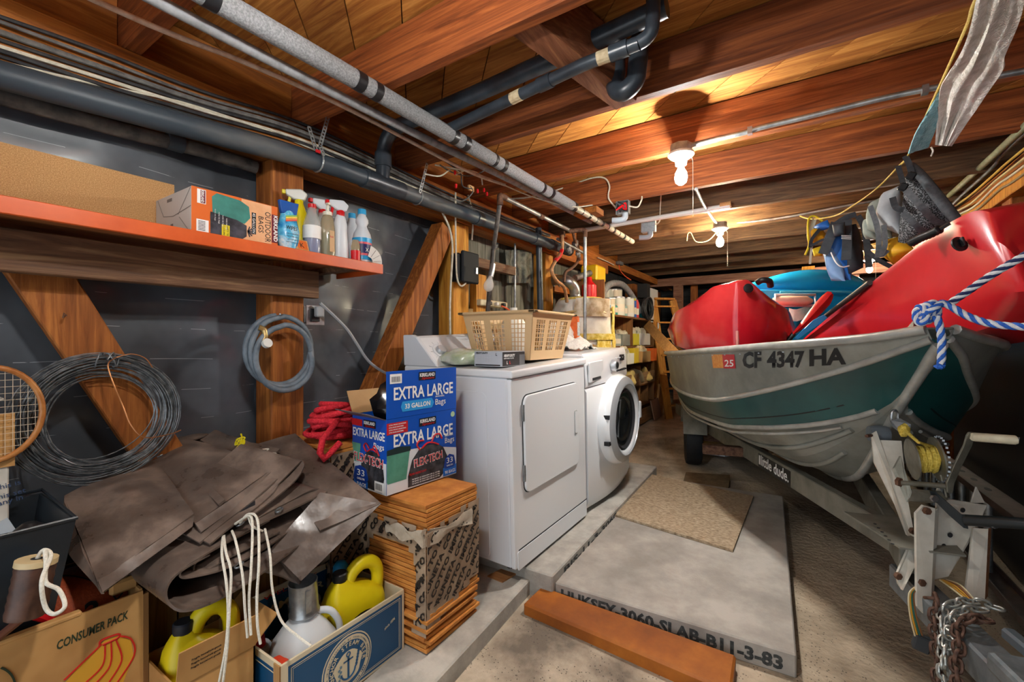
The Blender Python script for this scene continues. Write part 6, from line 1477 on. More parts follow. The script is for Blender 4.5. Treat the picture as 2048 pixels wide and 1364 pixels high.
def fR(s): return itp(s, BRL), itp(s, ZRL)
def fC(s): return itp(s, BC), itp(s, ZC)
def fM(s): c = fC(s); k = itp(s, ZK); return c[0] * .56, k + (c[1] - k) * .40
def fK(s): return .002, itp(s, ZK)
hullmb = {}
for sd in (1, -1):
    for nm, a, b, m in (('upper_side', fG, fR, M_ALU), ('green_side', fR, fC, M_GRN), ('bottom_plate', fC, fM, M_ALU), ('bottom_plate', fM, fK, M_ALU)):
        mb = MB().sheet(strip(sd, a, b, 4), .004); part(nm, mb, m, boat, smooth=40)
        if sd == 1 and nm == 'upper_side': hullmb['u'] = mb
    for f, r, nm in ((fG, .016, 'gunwale'), (fR, .013, 'spray_rail'), (fC, .013, 'chine_rail')):
        ss = [s for s in SS if f is not fC or s > .27]
        part(nm, MB().tube([HP(s, f(s)[0] + (.006 if f is fG else .002), f(s)[1], sd) for s in ss], r, 8), M_ALUR, boat, smooth=60)
    part('chine_rail', MB().tube([HP(s, fC(s)[0] + .001, fC(s)[1] - .03, sd) for s in SS if s > .36], .007, 6), M_ALUR, boat, smooth=60)
    for q in (.33, .66):
        pts = []
        for s in SS:
            if s < (.46 if q < .5 else .40): continue
            c = fC(s); k = itp(s, ZK); mm = fM(s)
            p = (q / .5) if q < .5 else (q - .5) / .5
            b_ = mm[0] * p if q < .5 else mm[0] + (c[0] - mm[0]) * p; z_ = (k + (mm[1] - k) * p) if q < .5 else mm[1] + (c[1] - mm[1]) * p
            pts.append(HP(s, b_ + .004, z_ - .006, sd))
        part('strake', MB().tube(pts, .012, 8), M_ALU, boat, smooth=60)
    part('pinstripe', MB().sheet([[HP(s, fC(s)[0] + (fR(s)[0] - fC(s)[0]) * q + .0035, fC(s)[1] + (fR(s)[1] - fC(s)[1]) * q, sd) for q in (.28, .31)] for s in SS if s > .31], .001), M_BLACK, boat)
part('stem', MB().tube([HP(s, 0, itp(s, ZK), 1) for s in [0, .02, .05] + [.1 + .05 * k for k in range(14)]], [.02, .02, .02] + [.017] * 14, 8), M_ALUR, boat, smooth=60)
part('keel', MB().tube([HP(s, 0, itp(s, ZK) - .005, 1) for s in [.75 + .1 * k for k in range(31)]], .012, 6), M_ALU, boat)
# breasthook plate and bow cap
bh = [[HP(s, fG(s)[0] * q, fG(s)[1] + .004, 1) for q in (-1, -.5, 0, .5, 1)] for s in (0, .05, .1, .16, .22, .3)]
part('breasthook', MB().sheet(bh, .006), M_ALU, boat, smooth=40)
part('transom', MB().loft([[HP(3.78, b, z, 1) for b, z in ((-.75, 1.06), (-.7, .81), (-.64, .66), (0, .48), (.64, .66), (.7, .81), (.75, 1.06))], [HP(3.8, b, z, 1) for b, z in ((-.75, 1.06), (-.7, .81), (-.64, .66), (0, .48), (.64, .66), (.7, .81), (.75, 1.06))]]), M_ALU, boat)
part('floor_board', MB().sheet([[HP(s, q * fC(s)[0] * .9, .78, 1) for q in (-1, 0, 1)] for s in (.9, 1.2, 1.8, 2.6, 3.7)], .012), M_ALU, boat)
for s in (1.5, 2.9): part('seat', MB().sheet([[HP(s + d, q * fR(s)[0] * .98, .86, 1) for q in (-1, 1)] for d in (0, .28)], .02), M_ALU, boat)
for k in range(14):
    s = .35 + .13 * k; part('rivet', MB().lathe([(.004, 0), (.004, .003), (.001, .004)], 6, frame(HP(s, fG(s)[0] + .012, fG(s)[1] - .022, 1), AFT, (0, 0, 1)) @ Matrix.Rotation(pi, 4, 'X') if False else TR(*HP(s, fG(s)[0] + .004, fG(s)[1] - .03, 1))), M_STEEL, boat)
bvh = BVHTree.FromPolygons([tuple(v) for v in hullmb['u'].v], hullmb['u'].f)
def onhull(px, py, lift=.0025):
    r = ray(px, py).normalized(); hitp = bvh.ray_cast(CAM, r)[0]
    if hitp is None: hitp = P(px, py, 2.0)
    return hitp + PORT * lift
def hulltext(s, px0, px1, py0, py1, hgt, m, bold=0.):
    """lettering laid on the hull plate between two photo points of its base line"""
    cu_w = px1 - px0
    def fn(x, y): f = x / cu_w; return onhull(px0 + x, py0 + (py1 - py0) * f - y)
    text(s, None, hgt, m, boat, width=cu_w, bold=bold, fn=fn, name='registration_lettering')
M_REG = mat('black_vinyl', '#17181a', rough=.5)
hulltext('CF', 1486, 1524, 735, 734, 43, M_REG, 1.7); hulltext('4347', 1535, 1610, 734, 733, 43, M_REG, 1.7); hulltext('HA', 1620, 1694, 731, 727, 44, M_REG, 1.8)
def hullpatch(px0, px1, py0, py1, m, lift, nm):
    g = [[onhull(px0 + (px1 - px0) * i / 4 + (px1 - px0) * .12 * j / 4, py0 + (py1 - py0) * j / 4, lift) for j in range(5)] for i in range(5)]
    part(nm, MB().sheet(g, .0006), m, boat)
hullpatch(1424, 1452, 709, 736, mat('orange_sticker', '#d67a24', '#e2a04a', scale=60, rough=.4), .003, 'sticker'); hullpatch(1446, 1470, 709, 737, mat('red_sticker', '#c2202a', rough=.4), .0036, 'sticker')
def fn25(x, y): return onhull(1451 + x, 733 - y, .0046)
text('25', None, 19, M_INKW, boat, width=18, bold=.3, fn=fn25)

# ---------------------------------------------------------------- trailer
M_TRL = mat('trailer_galvanised', '#6d6b61', '#8a887d', scale=8, rough=.55, metal=.35)
M_WPAINT = mat('white_chipped_paint', '#c3bdae', '#d6d1c4', scale=12, rough=.5)
M_GSTL = mat('dull_grey_steel', '#6c7276', '#8e9498', scale=14, rough=.4, metal=.6)
trl = thing('boat_trailer', 'galvanised boat trailer with white winch stand under the boat', 'trailer', BOW + AFT * 1.5)
RL0 = AZ(1408, 848, .46); RL1 = AZ(1800, 1082, .46); RL2 = AZ(1858, 1122, .46)
def mir(p):                                                         # mirror across the boat's centre plane
    d = (p - BOW).dot(PORT); return p - PORT * (2 * d)
dR = (RL1 - RL0).normalized()
RL2 = RL0 + dR * (RL2 - RL0).dot(dR); rail_a = RL0 - dR * .9; rail_b = RL2
mb = lambda a, b: MB().beam(a, b, .045, .1)
part('frame_rail', mb(rail_a, rail_b), M_TRL, trl, bevel=.004); part('frame_rail', mb(mir(rail_a), mir(rail_b)), M_TRL, trl, bevel=.004)
frl = frame(AZ(1509, 931, .46) + V((0, 0, 0)), dR, (0, 0, 1))
side_n = frl.to_3x3() @ V((0, 0, 1))
tx0 = AZ(1509, 918, .46)
lf = frame(RL0 + dR * (tx0 - RL0).dot(dR) + side_n * .0232 + V((0, 0, -.034)), dR, (0, 0, 1))
decal(lf, -.01, .38, -.012, .07, mat('black_sticker', '#1c1c1a', rough=.5), trl); text('little dude.', lf @ TR(.03, .006, .0006), .085, M_INKW, trl, width=.33, bold=.001)
decal(lf @ TR(0, 0, .0006), .0, .02, .005, .06, M_INKW, trl)
# tongue and coupler
T0 = (RL2 + mir(RL2)) / 2 + AFT * .12; T1 = V((.50, 1.35, .46)); T1 = T0 - AFT * .95
part('tongue', MB().beam(T0 + V((0, 0, -.115)), T1 + V((0, 0, -.125)), .08, .085), M_GSTL, trl, bevel=.006)
part('coupler', MB().beam(T1 + AFT * .42 + V((0, 0, -.06)), T1 + AFT * -.15 + V((0, 0, -.07)), .11, .05), M_GSTL, trl, bevel=.012, seg=2)
part('coupler_lever', MB().beam(T1 + AFT * .5 + V((.03, 0, -.025)), T1 + AFT * .0 + V((.035, 0, -.02)), .03, .03), mat('blue_grey_steel', '#5d666e', rough=.4, metal=.4), trl, bevel=.006)
# gusset plate between the rails
gz = .512
part('gusset', MB().loft([[V((p.x, p.y, gz)) for p in (AZ(1688, 1026, gz), AZ(1800, 1098, gz), mir(AZ(1800, 1098, gz)), mir(AZ(1688, 1026, gz)))], [V((p.x, p.y, gz + .006)) for p in (AZ(1688, 1026, gz), AZ(1800, 1098, gz), mir(AZ(1800, 1098, gz)), mir(AZ(1688, 1026, gz)))]]), M_TRL, trl)
for k in range(6):
    c = AZ(1750 + 7 * k, 1048 + 8 * k, gz + .007); part('bolt_hole', MB().lathe([(.005, 0), (.005, .001)], 8, TR(*c)), M_GAP, trl)
# cross members, bunks, axle, wheels, fenders
def W2(s, b, z): return HP(s, b, z, 1)
for s in (1.6, 2.9): part('cross_member', MB().beam(W2(s, .55, .44), W2(s, -.55, .44), .06, .06), M_RUST, trl)
for b in (.14, -.14): part('bunk', MB().beam(W2(1.25, b, .535), W2(3.4, b, .555), .09, .04), wood('bunk_wood', '#6a4d35', '#9c7a58', 'y'), trl)
for s, hb_ in ((1.3, .2), (2.0, .34)): part('bunk_cross', MB().beam(W2(s, hb_, .50), W2(s, -hb_, .50), .09, .035), wood('bunk_wood', '#6a4d35', '#9c7a58', 'y'), trl)
wc_ = AG(1386, 927); sW = (wc_ - BOW).dot(AFT); bW = (wc_ - BOW).dot(PORT)
wr_ = .235; wz = GZ(wc_.y) + wr_
part('axle', MB().beam(W2(sW, bW, wz), W2(sW, -bW, wz), .05, .05), M_RUST, trl)
M_TYRE = mat('tyre_rubber', '#101216', '#1c1f24', scale=20, rough=.7)
for sd in (1, -1):
    Mw = frame(W2(sW, bW * sd, wz), AFT, (0, 0, 1))
    ty = part('tyre', MB().lathe([(.13, -.06), (.2, -.068), (wr_ - .008, -.06), (wr_, -.04), (wr_, .04), (wr_ - .008, .06), (.2, .068), (.13, .06), (.13, -.06)], 32, Mw, caps=False), M_TYRE, trl, smooth=50)
    part('hub', MB().lathe([(.131, -.03), (.13, .02), (.05, .035), (.001, .04)], 20, Mw), M_WHITEP, ty, smooth=40)
    g = [[W2(sW + .31 * cos(a), bW * sd + d, wz + .3 * sin(a) - .0) for d in (-.09, .09)] for a in [radians(15 + 150 * k / 12) for k in range(13)]]
    part('fender', MB().sheet(g, .004), M_TRL, trl, smooth=60)
part('fender_step', MB().box(-.14, .14, -.1, .1, 0, .05).xf(TR(*W2(sW - .25, bW, wz + .36)) @ rotz(math.atan2(AFT.y, AFT.x))), M_TRL, trl, bevel=.004)
part('marker_light', MB().cbox(AZ(1411, 864, .42), (.03, .03, .045)), mat('amber_lens', '#c86a3c', rough=.3), trl, bevel=.004)
# winch stand: side plates, posts, drum
def plate(pts, nm, m, th=.006, par=None):
    """flat plate of real thickness through photo points at given depths"""
    q = [P(*a) for a in pts]; n = (q[1] - q[0]).cross(q[2] - q[0]).normalized()
    return part(nm, MB().loft([[p - n * th / 2 for p in q], [p + n * th / 2 for p in q]]), m, par or trl)
ws = trl
plate([(1742, 868, 1.62), (1752, 862, 1.62), (1832, 1082, 1.5), (1828, 1110, 1.48), (1790, 1010, 1.56), (1748, 925, 1.61)], 'winch_plate', M_WPAINT)
plate([(1750, 880, 1.62), (1802, 882, 1.60), (1815, 1002, 1.53), (1832, 1090, 1.49), (1790, 1000, 1.56)], 'winch_plate', M_WPAINT)
plate([(1830, 1026, 1.42), (1845, 1010, 1.42), (1868, 1016, 1.42), (1866, 1060, 1.41), (1858, 1240, 1.37), (1832, 1212, 1.38)], 'stand_post', M_WPAINT, .008)
plate([(1866, 1024, 1.425), (1876, 1014, 1.44), (1866, 1178, 1.40), (1857, 1238, 1.375)], 'stand_post', M_WPAINT, .006)
plate([(1872, 1006, 1.46), (1898, 998, 1.46), (1972, 1010, 1.46), (1950, 1062, 1.45), (1895, 1152, 1.42), (1866, 1158, 1.42)], 'perforated_plate', M_WPAINT)
for a, b in ((1925, 1020), (1900, 1070), (1887, 1092), (1876, 1113), (1912, 1110)): part('bolt_hole', MB().lathe([(.008, 0), (.008, .0015)], 10, frame(P(a, b, 1.435), RT, (0, 0, 1))), M_GAP, trl)
plate([(1945, 1056, 1.44), (1975, 1058, 1.43), (1968, 1200, 1.36), (1945, 1206, 1.36), (1930, 1180, 1.38)], 'stand_post', M_WPAINT, .008)
plate([(1975, 1058, 1.43), (1981, 1056, 1.46), (1974, 1192, 1.39), (1968, 1200, 1.36)], 'post_edge', mat('rusted_paint', '#7e4a2c', '#a97a52', scale=50, rough=.7), .004)
plate([(1796, 1168, 1.45), (1792, 1148, 1.45), (1818, 1090, 1.47), (1830, 1098, 1.46), (1828, 1132, 1.44), (1804, 1180, 1.43)], 'stand_foot', M_WPAINT)
for a, b, t_ in ((1876, 988, 1.45), (1952, 990, 1.46)): plate([(a - 10, b + 15, t_), (a, b - 16, t_), (a + 16, b + 15, t_)], 'bracket_tip', M_WPAINT, .005)
for a, b, t_ in ((1854, 1022, 1.40), (1823, 1090, 1.46), (1843, 1165, 1.385), (1826, 1062, 1.47), (1796, 1152, 1.44)): part('bolt', MB().lathe([(.001, -.006), (.011, -.006), (.011, .006), (.001, .006)], 6, frame(P(a, b, t_), RT, (0, 0, 1))), M_RUST, trl)
# bow roller and eye
part('bow_roller', MB().lathe([(.001, -.03), (.028, -.03), (.034, 0), (.028, .03), (.001, .03)], 16, frame(P(1757, 868, 1.66), V((0, 0, 1)), AFT)), mat('grey_roller', '#5f666c', rough=.4), trl, smooth=50)
part('roller_bolt', MB().tube([P(1733, 872, 1.6), P(1748, 870, 1.63)], .006, 6), M_RUST, trl)
wn = thing('boat_winch', 'hand winch wound with yellow rope on the white stand', 'winch', P(1845, 985, 1.47))
wa = P(1808, 918, 1.50); wb_ = P(1880, 918, 1.46); wax = (wb_ - wa).normalized()
def disc(c, r, th, m, nm, n=28, rin=.0): return part(nm, MB().tube([c - wax * th / 2, c + wax * th / 2], r, n), m, wn, smooth=40)
M_WST = mat('greased_steel', '#6a675a', '#8b887a', scale=16, rough=.45, metal=.5)
dA = wa + wax * .022; dB = wb_ - wax * .008
disc(dA, .068, .004, M_WST, 'drum_flange'); disc(dB, .072, .005, M_WST, 'drum_flange')
for k in range(30):
    a = 2 * pi * k / 30; u_ = V((0, 0, 1)); v_ = wax.cross(u_).normalized()
    part('gear_tooth', MB().cbox(dB + wax * .006 + (u_ * cos(a) + v_ * sin(a)) * .0735, (.006, .006, .006)), M_STEEL, wn)
rp2 = []
L_ = (dB - dA).length - .012
u_ = V((0, 0, 1)); v_ = wax.cross(u_).normalized()
for k in range(16 * 26):
    a = 2 * pi * k / 26; lay = k / (16 * 26); tri = abs(((lay * 4) % 2) - 1)
    rp2.append(dA + wax * (.008 + L_ * tri) + (u_ * cos(a) + v_ * sin(a)) * (.036 + .006 * int(lay * 4) / 4 + .0015 * sin(k * 1.3)))
for q in ((1838, 885, 1.44), (1822, 872, 1.47), (1808, 858, 1.52)): rp2.append(P(*q))
part('wound_rope', MB().tube(rp2, .0052, 6), mat('yellow_rope', '#b99a2c', '#e3cc62', scale=160, rough=.75, bump=.5), wn, smooth=60)
part('rope_knot', lump(P(1808, 860, 1.52), .016, .014, .02, 5, .4, 8, flat=False), mat('yellow_rope'), wn, smooth=50)
plate([(1800, 912, 1.47), (1803, 925, 1.47), (1822, 985, 1.44), (1815, 1004, 1.44), (1786, 938, 1.48)], 'winch_bracket', M_WST, .005, wn)
plate([(1882, 950, 1.44), (1888, 950, 1.45), (1898, 995, 1.43), (1893, 995, 1.42)], 'winch_bracket', M_WST, .005, wn)
plate([(1815, 1002, 1.44), (1822, 978, 1.45), (1880, 982, 1.44), (1895, 1000, 1.42), (1860, 1006, 1.42)], 'winch_base', M_WST, .006, wn)
part('pinion_shaft', MB().tube([P(1800, 965, 1.46), P(1890, 972, 1.42)], .0085, 10), M_WST, wn, smooth=50)
part('nut', MB().tube([P(1795, 963, 1.465), P(1802, 965, 1.455)], .015, 6), M_RUST, wn)
part('crank_arm', MB().sheet([[P(a - w, b, t_), P(a + w, b, t_)] for a, b, t_, w in ((1899, 985, 1.41, 5), (1900, 965, 1.405, 8), (1915, 930, 1.39, 8), (1935, 890, 1.37, 8), (1941, 870, 1.36, 8), (1942, 864, 1.36, 5))], .006), M_WST, wn, bevel=.001)
part('crank_handle', MB().tube([P(1946, 874, 1.35), P(1950, 874, 1.35), P(2030, 880, 1.27), P(2034, 880, 1.268)], [.012, .0135, .0135, .011], 14), mat('cream_handle', '#bdb49a', '#d2caae', scale=30, rough=.5), wn, smooth=40)
part('handle_tip', MB().tube([P(2034, 880, 1.268), P(2038, 881, 1.265)], .009, 10), M_GSTL, wn)
# hook and eye at the stem
hk_ = thing('bow_hook', 'steel winch hook clipped to the boat bow eye', 'hook', P(1795, 855, 1.56))
part('eye', MB().tube([P(1789 + 7 * cos(a), 834 + 14 * sin(a), 1.58) for a in [2 * pi * k / 14 for k in range(14)]], .0045, 6, closed=True), M_STEEL, hk_, smooth=60)
plate([(1782, 842, 1.57), (1800, 838, 1.56), (1822, 850, 1.53), (1820, 862, 1.53), (1800, 864, 1.54), (1784, 852, 1.56)], 'hook_plate', M_GSTL, .008, hk_)
# swing jack handle
jk = thing('jack_handle', 'black folding jack handle on the trailer tongue', 'handle', P(1930, 1045, 1.36))
part('bracket', MB().sheet([[P(a - 2, b - w, t_), P(a + 2, b + w, t_)] for a, b, t_, w in ((1861, 988, 1.40, 7), (1872, 994, 1.395, 12), (1895, 1016, 1.38, 13), (1925, 1042, 1.36, 13), (1934, 1044, 1.355, 13))], .007), mat('black_paint', '#23282a', rough=.35), jk)
part('tube', MB().tube([P(1930, 1040, 1.36), P(2060, 1048, 1.24), P(2140, 1052, 1.18)], .0165, 14), mat('black_paint'), jk, smooth=40)
part('collar', MB().tube([P(1984, 1044, 1.31), P(1988, 1044, 1.306)], .0185, 14), M_GSTL, jk)
part('pivot_bolt', MB().lathe([(.001, 0), (.011, 0), (.011, .008), (.001, .008)], 6, frame(P(1866, 996, 1.385), RT, (0, 0, 1))), M_STEEL, jk)
# chains
def link_mesh(L, w, r):
    pts = [V((w / 2 * cos(a), L / 2 - w / 2 + w / 2 * sin(a), 0)) for a in [pi * k / 5 for k in range(6)]] + [V((w / 2 * cos(a), -L / 2 + w / 2 + w / 2 * sin(a), 0)) for a in [pi + pi * k / 5 for k in range(6)]]
    return MB().tube(pts, r, 6, closed=True)
def chain(label, path, m, L=.036, w=.022, r=.0036):
    path = smoothpath([P(*q) for q in path], 8); t = thing('chain', label, 'chain', path[0]); src = None
    d = 0; pos = []; step = L - 2 * r * 1.6
    for a, b in zip(path, path[1:]):
        sl = (b - a).length
        while d < sl: pos.append((a + (b - a) * (d / sl), (b - a).normalized())); d += step
        d -= sl
    for k, (p, dr) in enumerate(pos):
        sd = dr.cross(V((0, 0, 1)) if abs(dr.z) < .9 else V((1, 0, 0))).normalized()
        z = dr.cross(sd)
        if k % 2: sd, z = z, -sd
        Mx = Matrix(((sd.x, dr.x, z.x, p.x), (sd.y, dr.y, z.y, p.y), (sd.z, dr.z, z.z, p.z), (0, 0, 0, 1)))
        if src is None: src = part('link', link_mesh(L, w, r), m, t, local=True, smooth=60); src.matrix_local = WM[t].inverted() @ Mx
        else: inst('link', src, t, WM[t].inverted() @ Mx)
M_CHS = mat('zinc_chain', '#9a9c96', '#bcbdb6', scale=40, rough=.35, metal=.7); M_CHR = mat('rusty_chain', '#3f2b22', '#6a4d3e', scale=50, rough=.7, metal=.2)
chain('bright zinc chain draped over the trailer tongue', [(1990, 1215, 1.225), (1955, 1205, 1.25), (1915, 1205, 1.255), (1890, 1218, 1.25), (1882, 1250, 1.235), (1888, 1290, 1.22), (1884, 1330, 1.2), (1892, 1390, 1.17)], M_CHS)
chain('second bright zinc chain looping beside the first', [(1960, 1220, 1.222), (1925, 1222, 1.228), (1902, 1240, 1.222), (1898, 1275, 1.21), (1890, 1310, 1.2), (1888, 1345, 1.19)], M_CHS)
chain('dark rusty chain hanging at the left of the tongue', [(1862, 1196, 1.29), (1872, 1200, 1.27), (1868, 1240, 1.26), (1872, 1290, 1.24), (1874, 1340, 1.22), (1878, 1400, 1.19)], M_CHR, r=.0045)
chain('brown rusty chain hanging at the right of the zinc chains', [(1970, 1240, 1.195), (1935, 1238, 1.2), (1915, 1262, 1.195), (1918, 1300, 1.17), (1912, 1335, 1.16), (1918, 1400, 1.13)], M_CHR, r=.0045)
# trailer wiring
wr2 = thing('wiring_plug', 'yellow and white trailer wires ending in a grey plug', 'plug', P(1843, 1290, 1.36))
for k in range(4):
    part('wire', MB().tube(smoothpath([P(1834 + k, 1172 + k * 3, 1.40), P(1818 + 3 * k, 1188, 1.38), P(1820 + 4 * k, 1230, 1.37), P(1830 + 5 * k, 1272, 1.36)], 5), .0022, 5), (mat('cream_wire', '#d8c9a0'), mat('yellow_wire', '#d29a2c'), mat('green_wire', '#2f6a5a'), mat('brown_wire', '#8a5a32'))[k], wr2, smooth=60)
part('plug_body', MB().cbox(P(1843, 1286, 1.36), (.04, .03, .045), Matrix.Rotation(.2, 3, 'Y')), mat('dark_grey_rubber', '#34383c', rough=.5), wr2, bevel=.004)
for k in range(5): part('wire', MB().tube(smoothpath([P(1880 + 3 * k, 1160, 1.40), P(1905 + 4 * k, 1178 - 2 * k, 1.33), P(1935 + 4 * k, 1202, 1.27)], 5), .0024, 5), (mat('cream_wire'), mat('yellow_wire'), mat('yellow_wire'), mat('brown_wire'), mat('cream_wire'))[k], wr2, smooth=60)
solo('crumpled_film', lump(AG(1432, 908, .02) + V((0, 0, .02)), .14, .08, .035, 6, .5), mat('clear_film', '#9a9da6', rough=.15, spec=.8), 'crumpled clear film on the floor behind the trailer wheel', 'film', smooth=30)
# ---------------------------------------------------------------- ladder on edge by the right wall, black panel
ld = thing('extension_ladder', 'brown railed ladder with aluminium rungs lying on its edge by the right wall', 'ladder', (.78, 3, GZ(3)))
M_LRAIL = mat('brown_fibreglass', '#4a3a34', '#6a5650', scale=10, rough=.45)
lx = .74
ra = AX(1775, 838, lx); rb_ = AX(2075, 1050, lx); dl_ = (rb_ - ra).normalized()
hb = V((0, 0, -.385))
for o, nm in ((V((0, 0, 0)), 'rail'), (hb, 'rail')):
    a, b = ra + o, rb_ + dl_ * .4 + o
    part(nm, MB().beam(a, b, .085, .006), M_LRAIL, ld)
    for s in (-1, 1): part('rail_flange', MB().beam(a, b, .006, .03, off=(s * .04, -.012 if o.z == 0 else .012)), M_LRAIL, ld)
L2_ = (rb_ - ra).length
for k in range(14):
    p = ra + dl_ * (.25 + .2 * k)
    if (p - ra).length > L2_ + .35: break
    part('rung', MB().tube([p + V((0, 0, -.004)), p + hb], .0165, 14), M_GALV, ld, smooth=50)
    part('rung_end', MB().lathe([(.012, 0), (.012, .001)], 12, TR(*(p + V((0, 0, .0035)))) @ rotz(0) @ Matrix.Diagonal((1, 2.4, 1, 1))), M_GAP, ld)
bp = thing('hardboard_sheet', 'large black hardboard sheet standing against the right wall', 'board', (.86, 3.4, GZ(3.4)))
part('sheet', MB().box(.855, .875, 2.55, 4.06, GZ(3.3), 1.235), mat('black_sheet', '#131417', '#1f2126', scale=3, rough=.38, spec=.6), bp, bevel=.003)
for z, r_ in ((.93, .018), (1.01, .012), (.80, .015)): part('foam_blob', lump((.85, 4.065, z), .015, .02, r_, z * 9, .4, 8, flat=False), mat('cream_foam', '#cfc19a', rough=.9), bp, smooth=50)
# ================================================================ kayaks and gear in the boat
M_KRED = mat('red_polyethylene', '#b5101c', '#c8202a', scale=3, rough=.3, spec=.55, coat=.25)
M_KRED2 = mat('red_polyethylene_faded', '#c43a38', '#a81420', scale=2.2, rough=.18, spec=.55, coat=.25, lo=.3, hi=.6)
def catmull_rings(R, n):
    """smooth a list of rings along their length"""
    out = []; m = len(R[0])
    cols = [smoothpath([r[j] for r in R], n) for j in range(m)]
    return [[cols[j][i] for j in range(m)] for i in range(len(cols[0]))]
# --- kayak one, nose towards us, resting on the port side of the boat
k1 = thing('kayak', 'short red kayak with its blunt nose towards the camera above the boat number', 'kayak', P(1470, 690, 2.8))
KA = V((-.117, .993, 0)); KR = V((.993, .117, 0))
NB = P(1474, 640, 2.62)
def ksec(s, wl, wr, zt, zb, sh=0.):
    """section: s aft of the nose, half widths left and right, crown and belly heights"""
    c = V((NB.x, NB.y, 0)) + KA * s + KR * sh
    zm = zb + (zt - zb) * .55
    pts = [(0, zt), (wr * .55, zt - .02 * (wr > .1)), (wr * .93, zm + (zt - zm) * .55), (wr, zm), (wr * .93, zb + (zm - zb) * .5), (wr * .5, zb + .02), (0, zb), (-wl * .5, zb + .02), (-wl * .93, zb + (zm - zb) * .5), (-wl, zm), (-wl * .93, zm + (zt - zm) * .55), (-wl * .55, zt - .02 * (wl > .1))]
    return [c + KR * x + V((0, 0, z)) for x, z in pts]
R1 = [ksec(0, .012, .012, 1.525, 1.06), ksec(.04, .12, .09, 1.545, .98), ksec(.14, .27, .19, 1.535, .96), ksec(.35, .41, .31, 1.47, 1.03), ksec(.7, .47, .37, 1.38, 1.10), ksec(1.3, .43, .35, 1.28, 1.10), ksec(1.9, .28, .25, 1.28, 1.10), ksec(2.3, .05, .05, 1.32, 1.14)]
part('hull', MB().loft(catmull_rings(R1, 4)), M_KRED2, k1, smooth=42)
part('drain_plug', MB().lathe([(.028, 0), (.028, .008), (.018, .012), (.001, .012)], 16, frame(P(1496, 577, 2.60), RT, V((0, .2, 1)))), M_BLACK, k1, smooth=40)
part('carry_handle', MB().tube(smoothpath([P(1515, 565, 2.85), P(1525, 560, 2.82), P(1538, 562, 2.82), P(1541, 572, 2.85)], 4), .02, 8), M_BLACK, k1, smooth=60)
part('stem_scrape', MB().tube([V((NB.x, NB.y - .002, 1.12)), V((NB.x + .003, NB.y - .003, 1.18)), V((NB.x, NB.y - .001, 1.24))], .009, 8), mat('scuffed_pink', '#c98078', rough=.4), k1, smooth=60)
# --- kayak two, leaning up out of the boat towards the right
k2 = thing('kayak', 'long red kayak slanting up out of the boat at the right', 'kayak', P(1700, 690, 2.6))
ST = [((1606, 678, 3.3), (1612, 686, 3.3), (1625, 700, 3.3), .22), ((1660, 632, 2.85), (1668, 648, 2.84), (1665, 705, 2.86), .27), ((1722, 582, 2.4), (1732, 604, 2.38), (1730, 700, 2.42), .3), ((1790, 527, 2.02), (1803, 556, 2.0), (1800, 690, 2.05), .32),
      ((1852, 478, 1.74), (1868, 512, 1.72), (1868, 680, 1.78), .31), ((1905, 442, 1.56), (1940, 528, 1.5), (1930, 668, 1.57), .28), ((1958, 421, 1.46), (1990, 546, 1.38), (1985, 652, 1.45), .22), ((2000, 440, 1.4), (2035, 562, 1.3), (2030, 625, 1.36), .14), ((2050, 520, 1.33), (2075, 572, 1.26), (2070, 600, 1.29), .05)]
R2 = []
for tp, rg, bt_, w in ST:
    a, b, c = P(*tp), P(*rg), P(*bt_); o = V((w, w * .35, 0))
    R2.append([a, a.lerp(b, .45) + V((-.008, -.01, 0)), b, b.lerp(c, .35) + V((-.012, -.014, 0)), b.lerp(c, .75) + V((-.006, -.008, 0)), c, c + o * .5 + V((0, 0, -.03)), c + o, b.lerp(c, .5) + o * 1.12, b + o * 1.1, a + o * .95, a + o * .5 + V((0, 0, .02))])
part('hull', MB().loft(catmull_rings(R2, 5)), M_KRED, k2, smooth=38)
part('edge_strip', MB().tube(smoothpath([P(1652, 632, 2.83), P(1690, 603, 2.55), P(1740, 565, 2.26)], 5), .014, 8), mat('grey_rubber_strip', '#3c3a3a', rough=.5), k2, smooth=60)
pl_ = frame(P(1917, 489, 1.49), RT, V((-.1, .3, 1)))
part('drain_plug', MB().lathe([(.026, 0), (.026, .006), (.018, .009), (.001, .009)], 18, pl_), M_BLACK, k2, smooth=40)
part('plug_key', MB().box(-.004, .004, -.014, .018, .009, .022, pl_), M_BLACK, k2, bevel=.002)
hdl = smoothpath([P(1822, 486, 1.70), P(1840, 476, 1.66), P(1860, 468, 1.62), P(1880, 458, 1.58)], 6)
part('carry_handle', MB().tube(hdl, [.014 + .003 * (k % 2) for k in range(len(hdl))], 10), M_BLACK, k2, smooth=70)
part('handle_cord', MB().tube([P(1880, 458, 1.58), P(1900, 446, 1.56)], .007, 6), M_BLACK, k2)
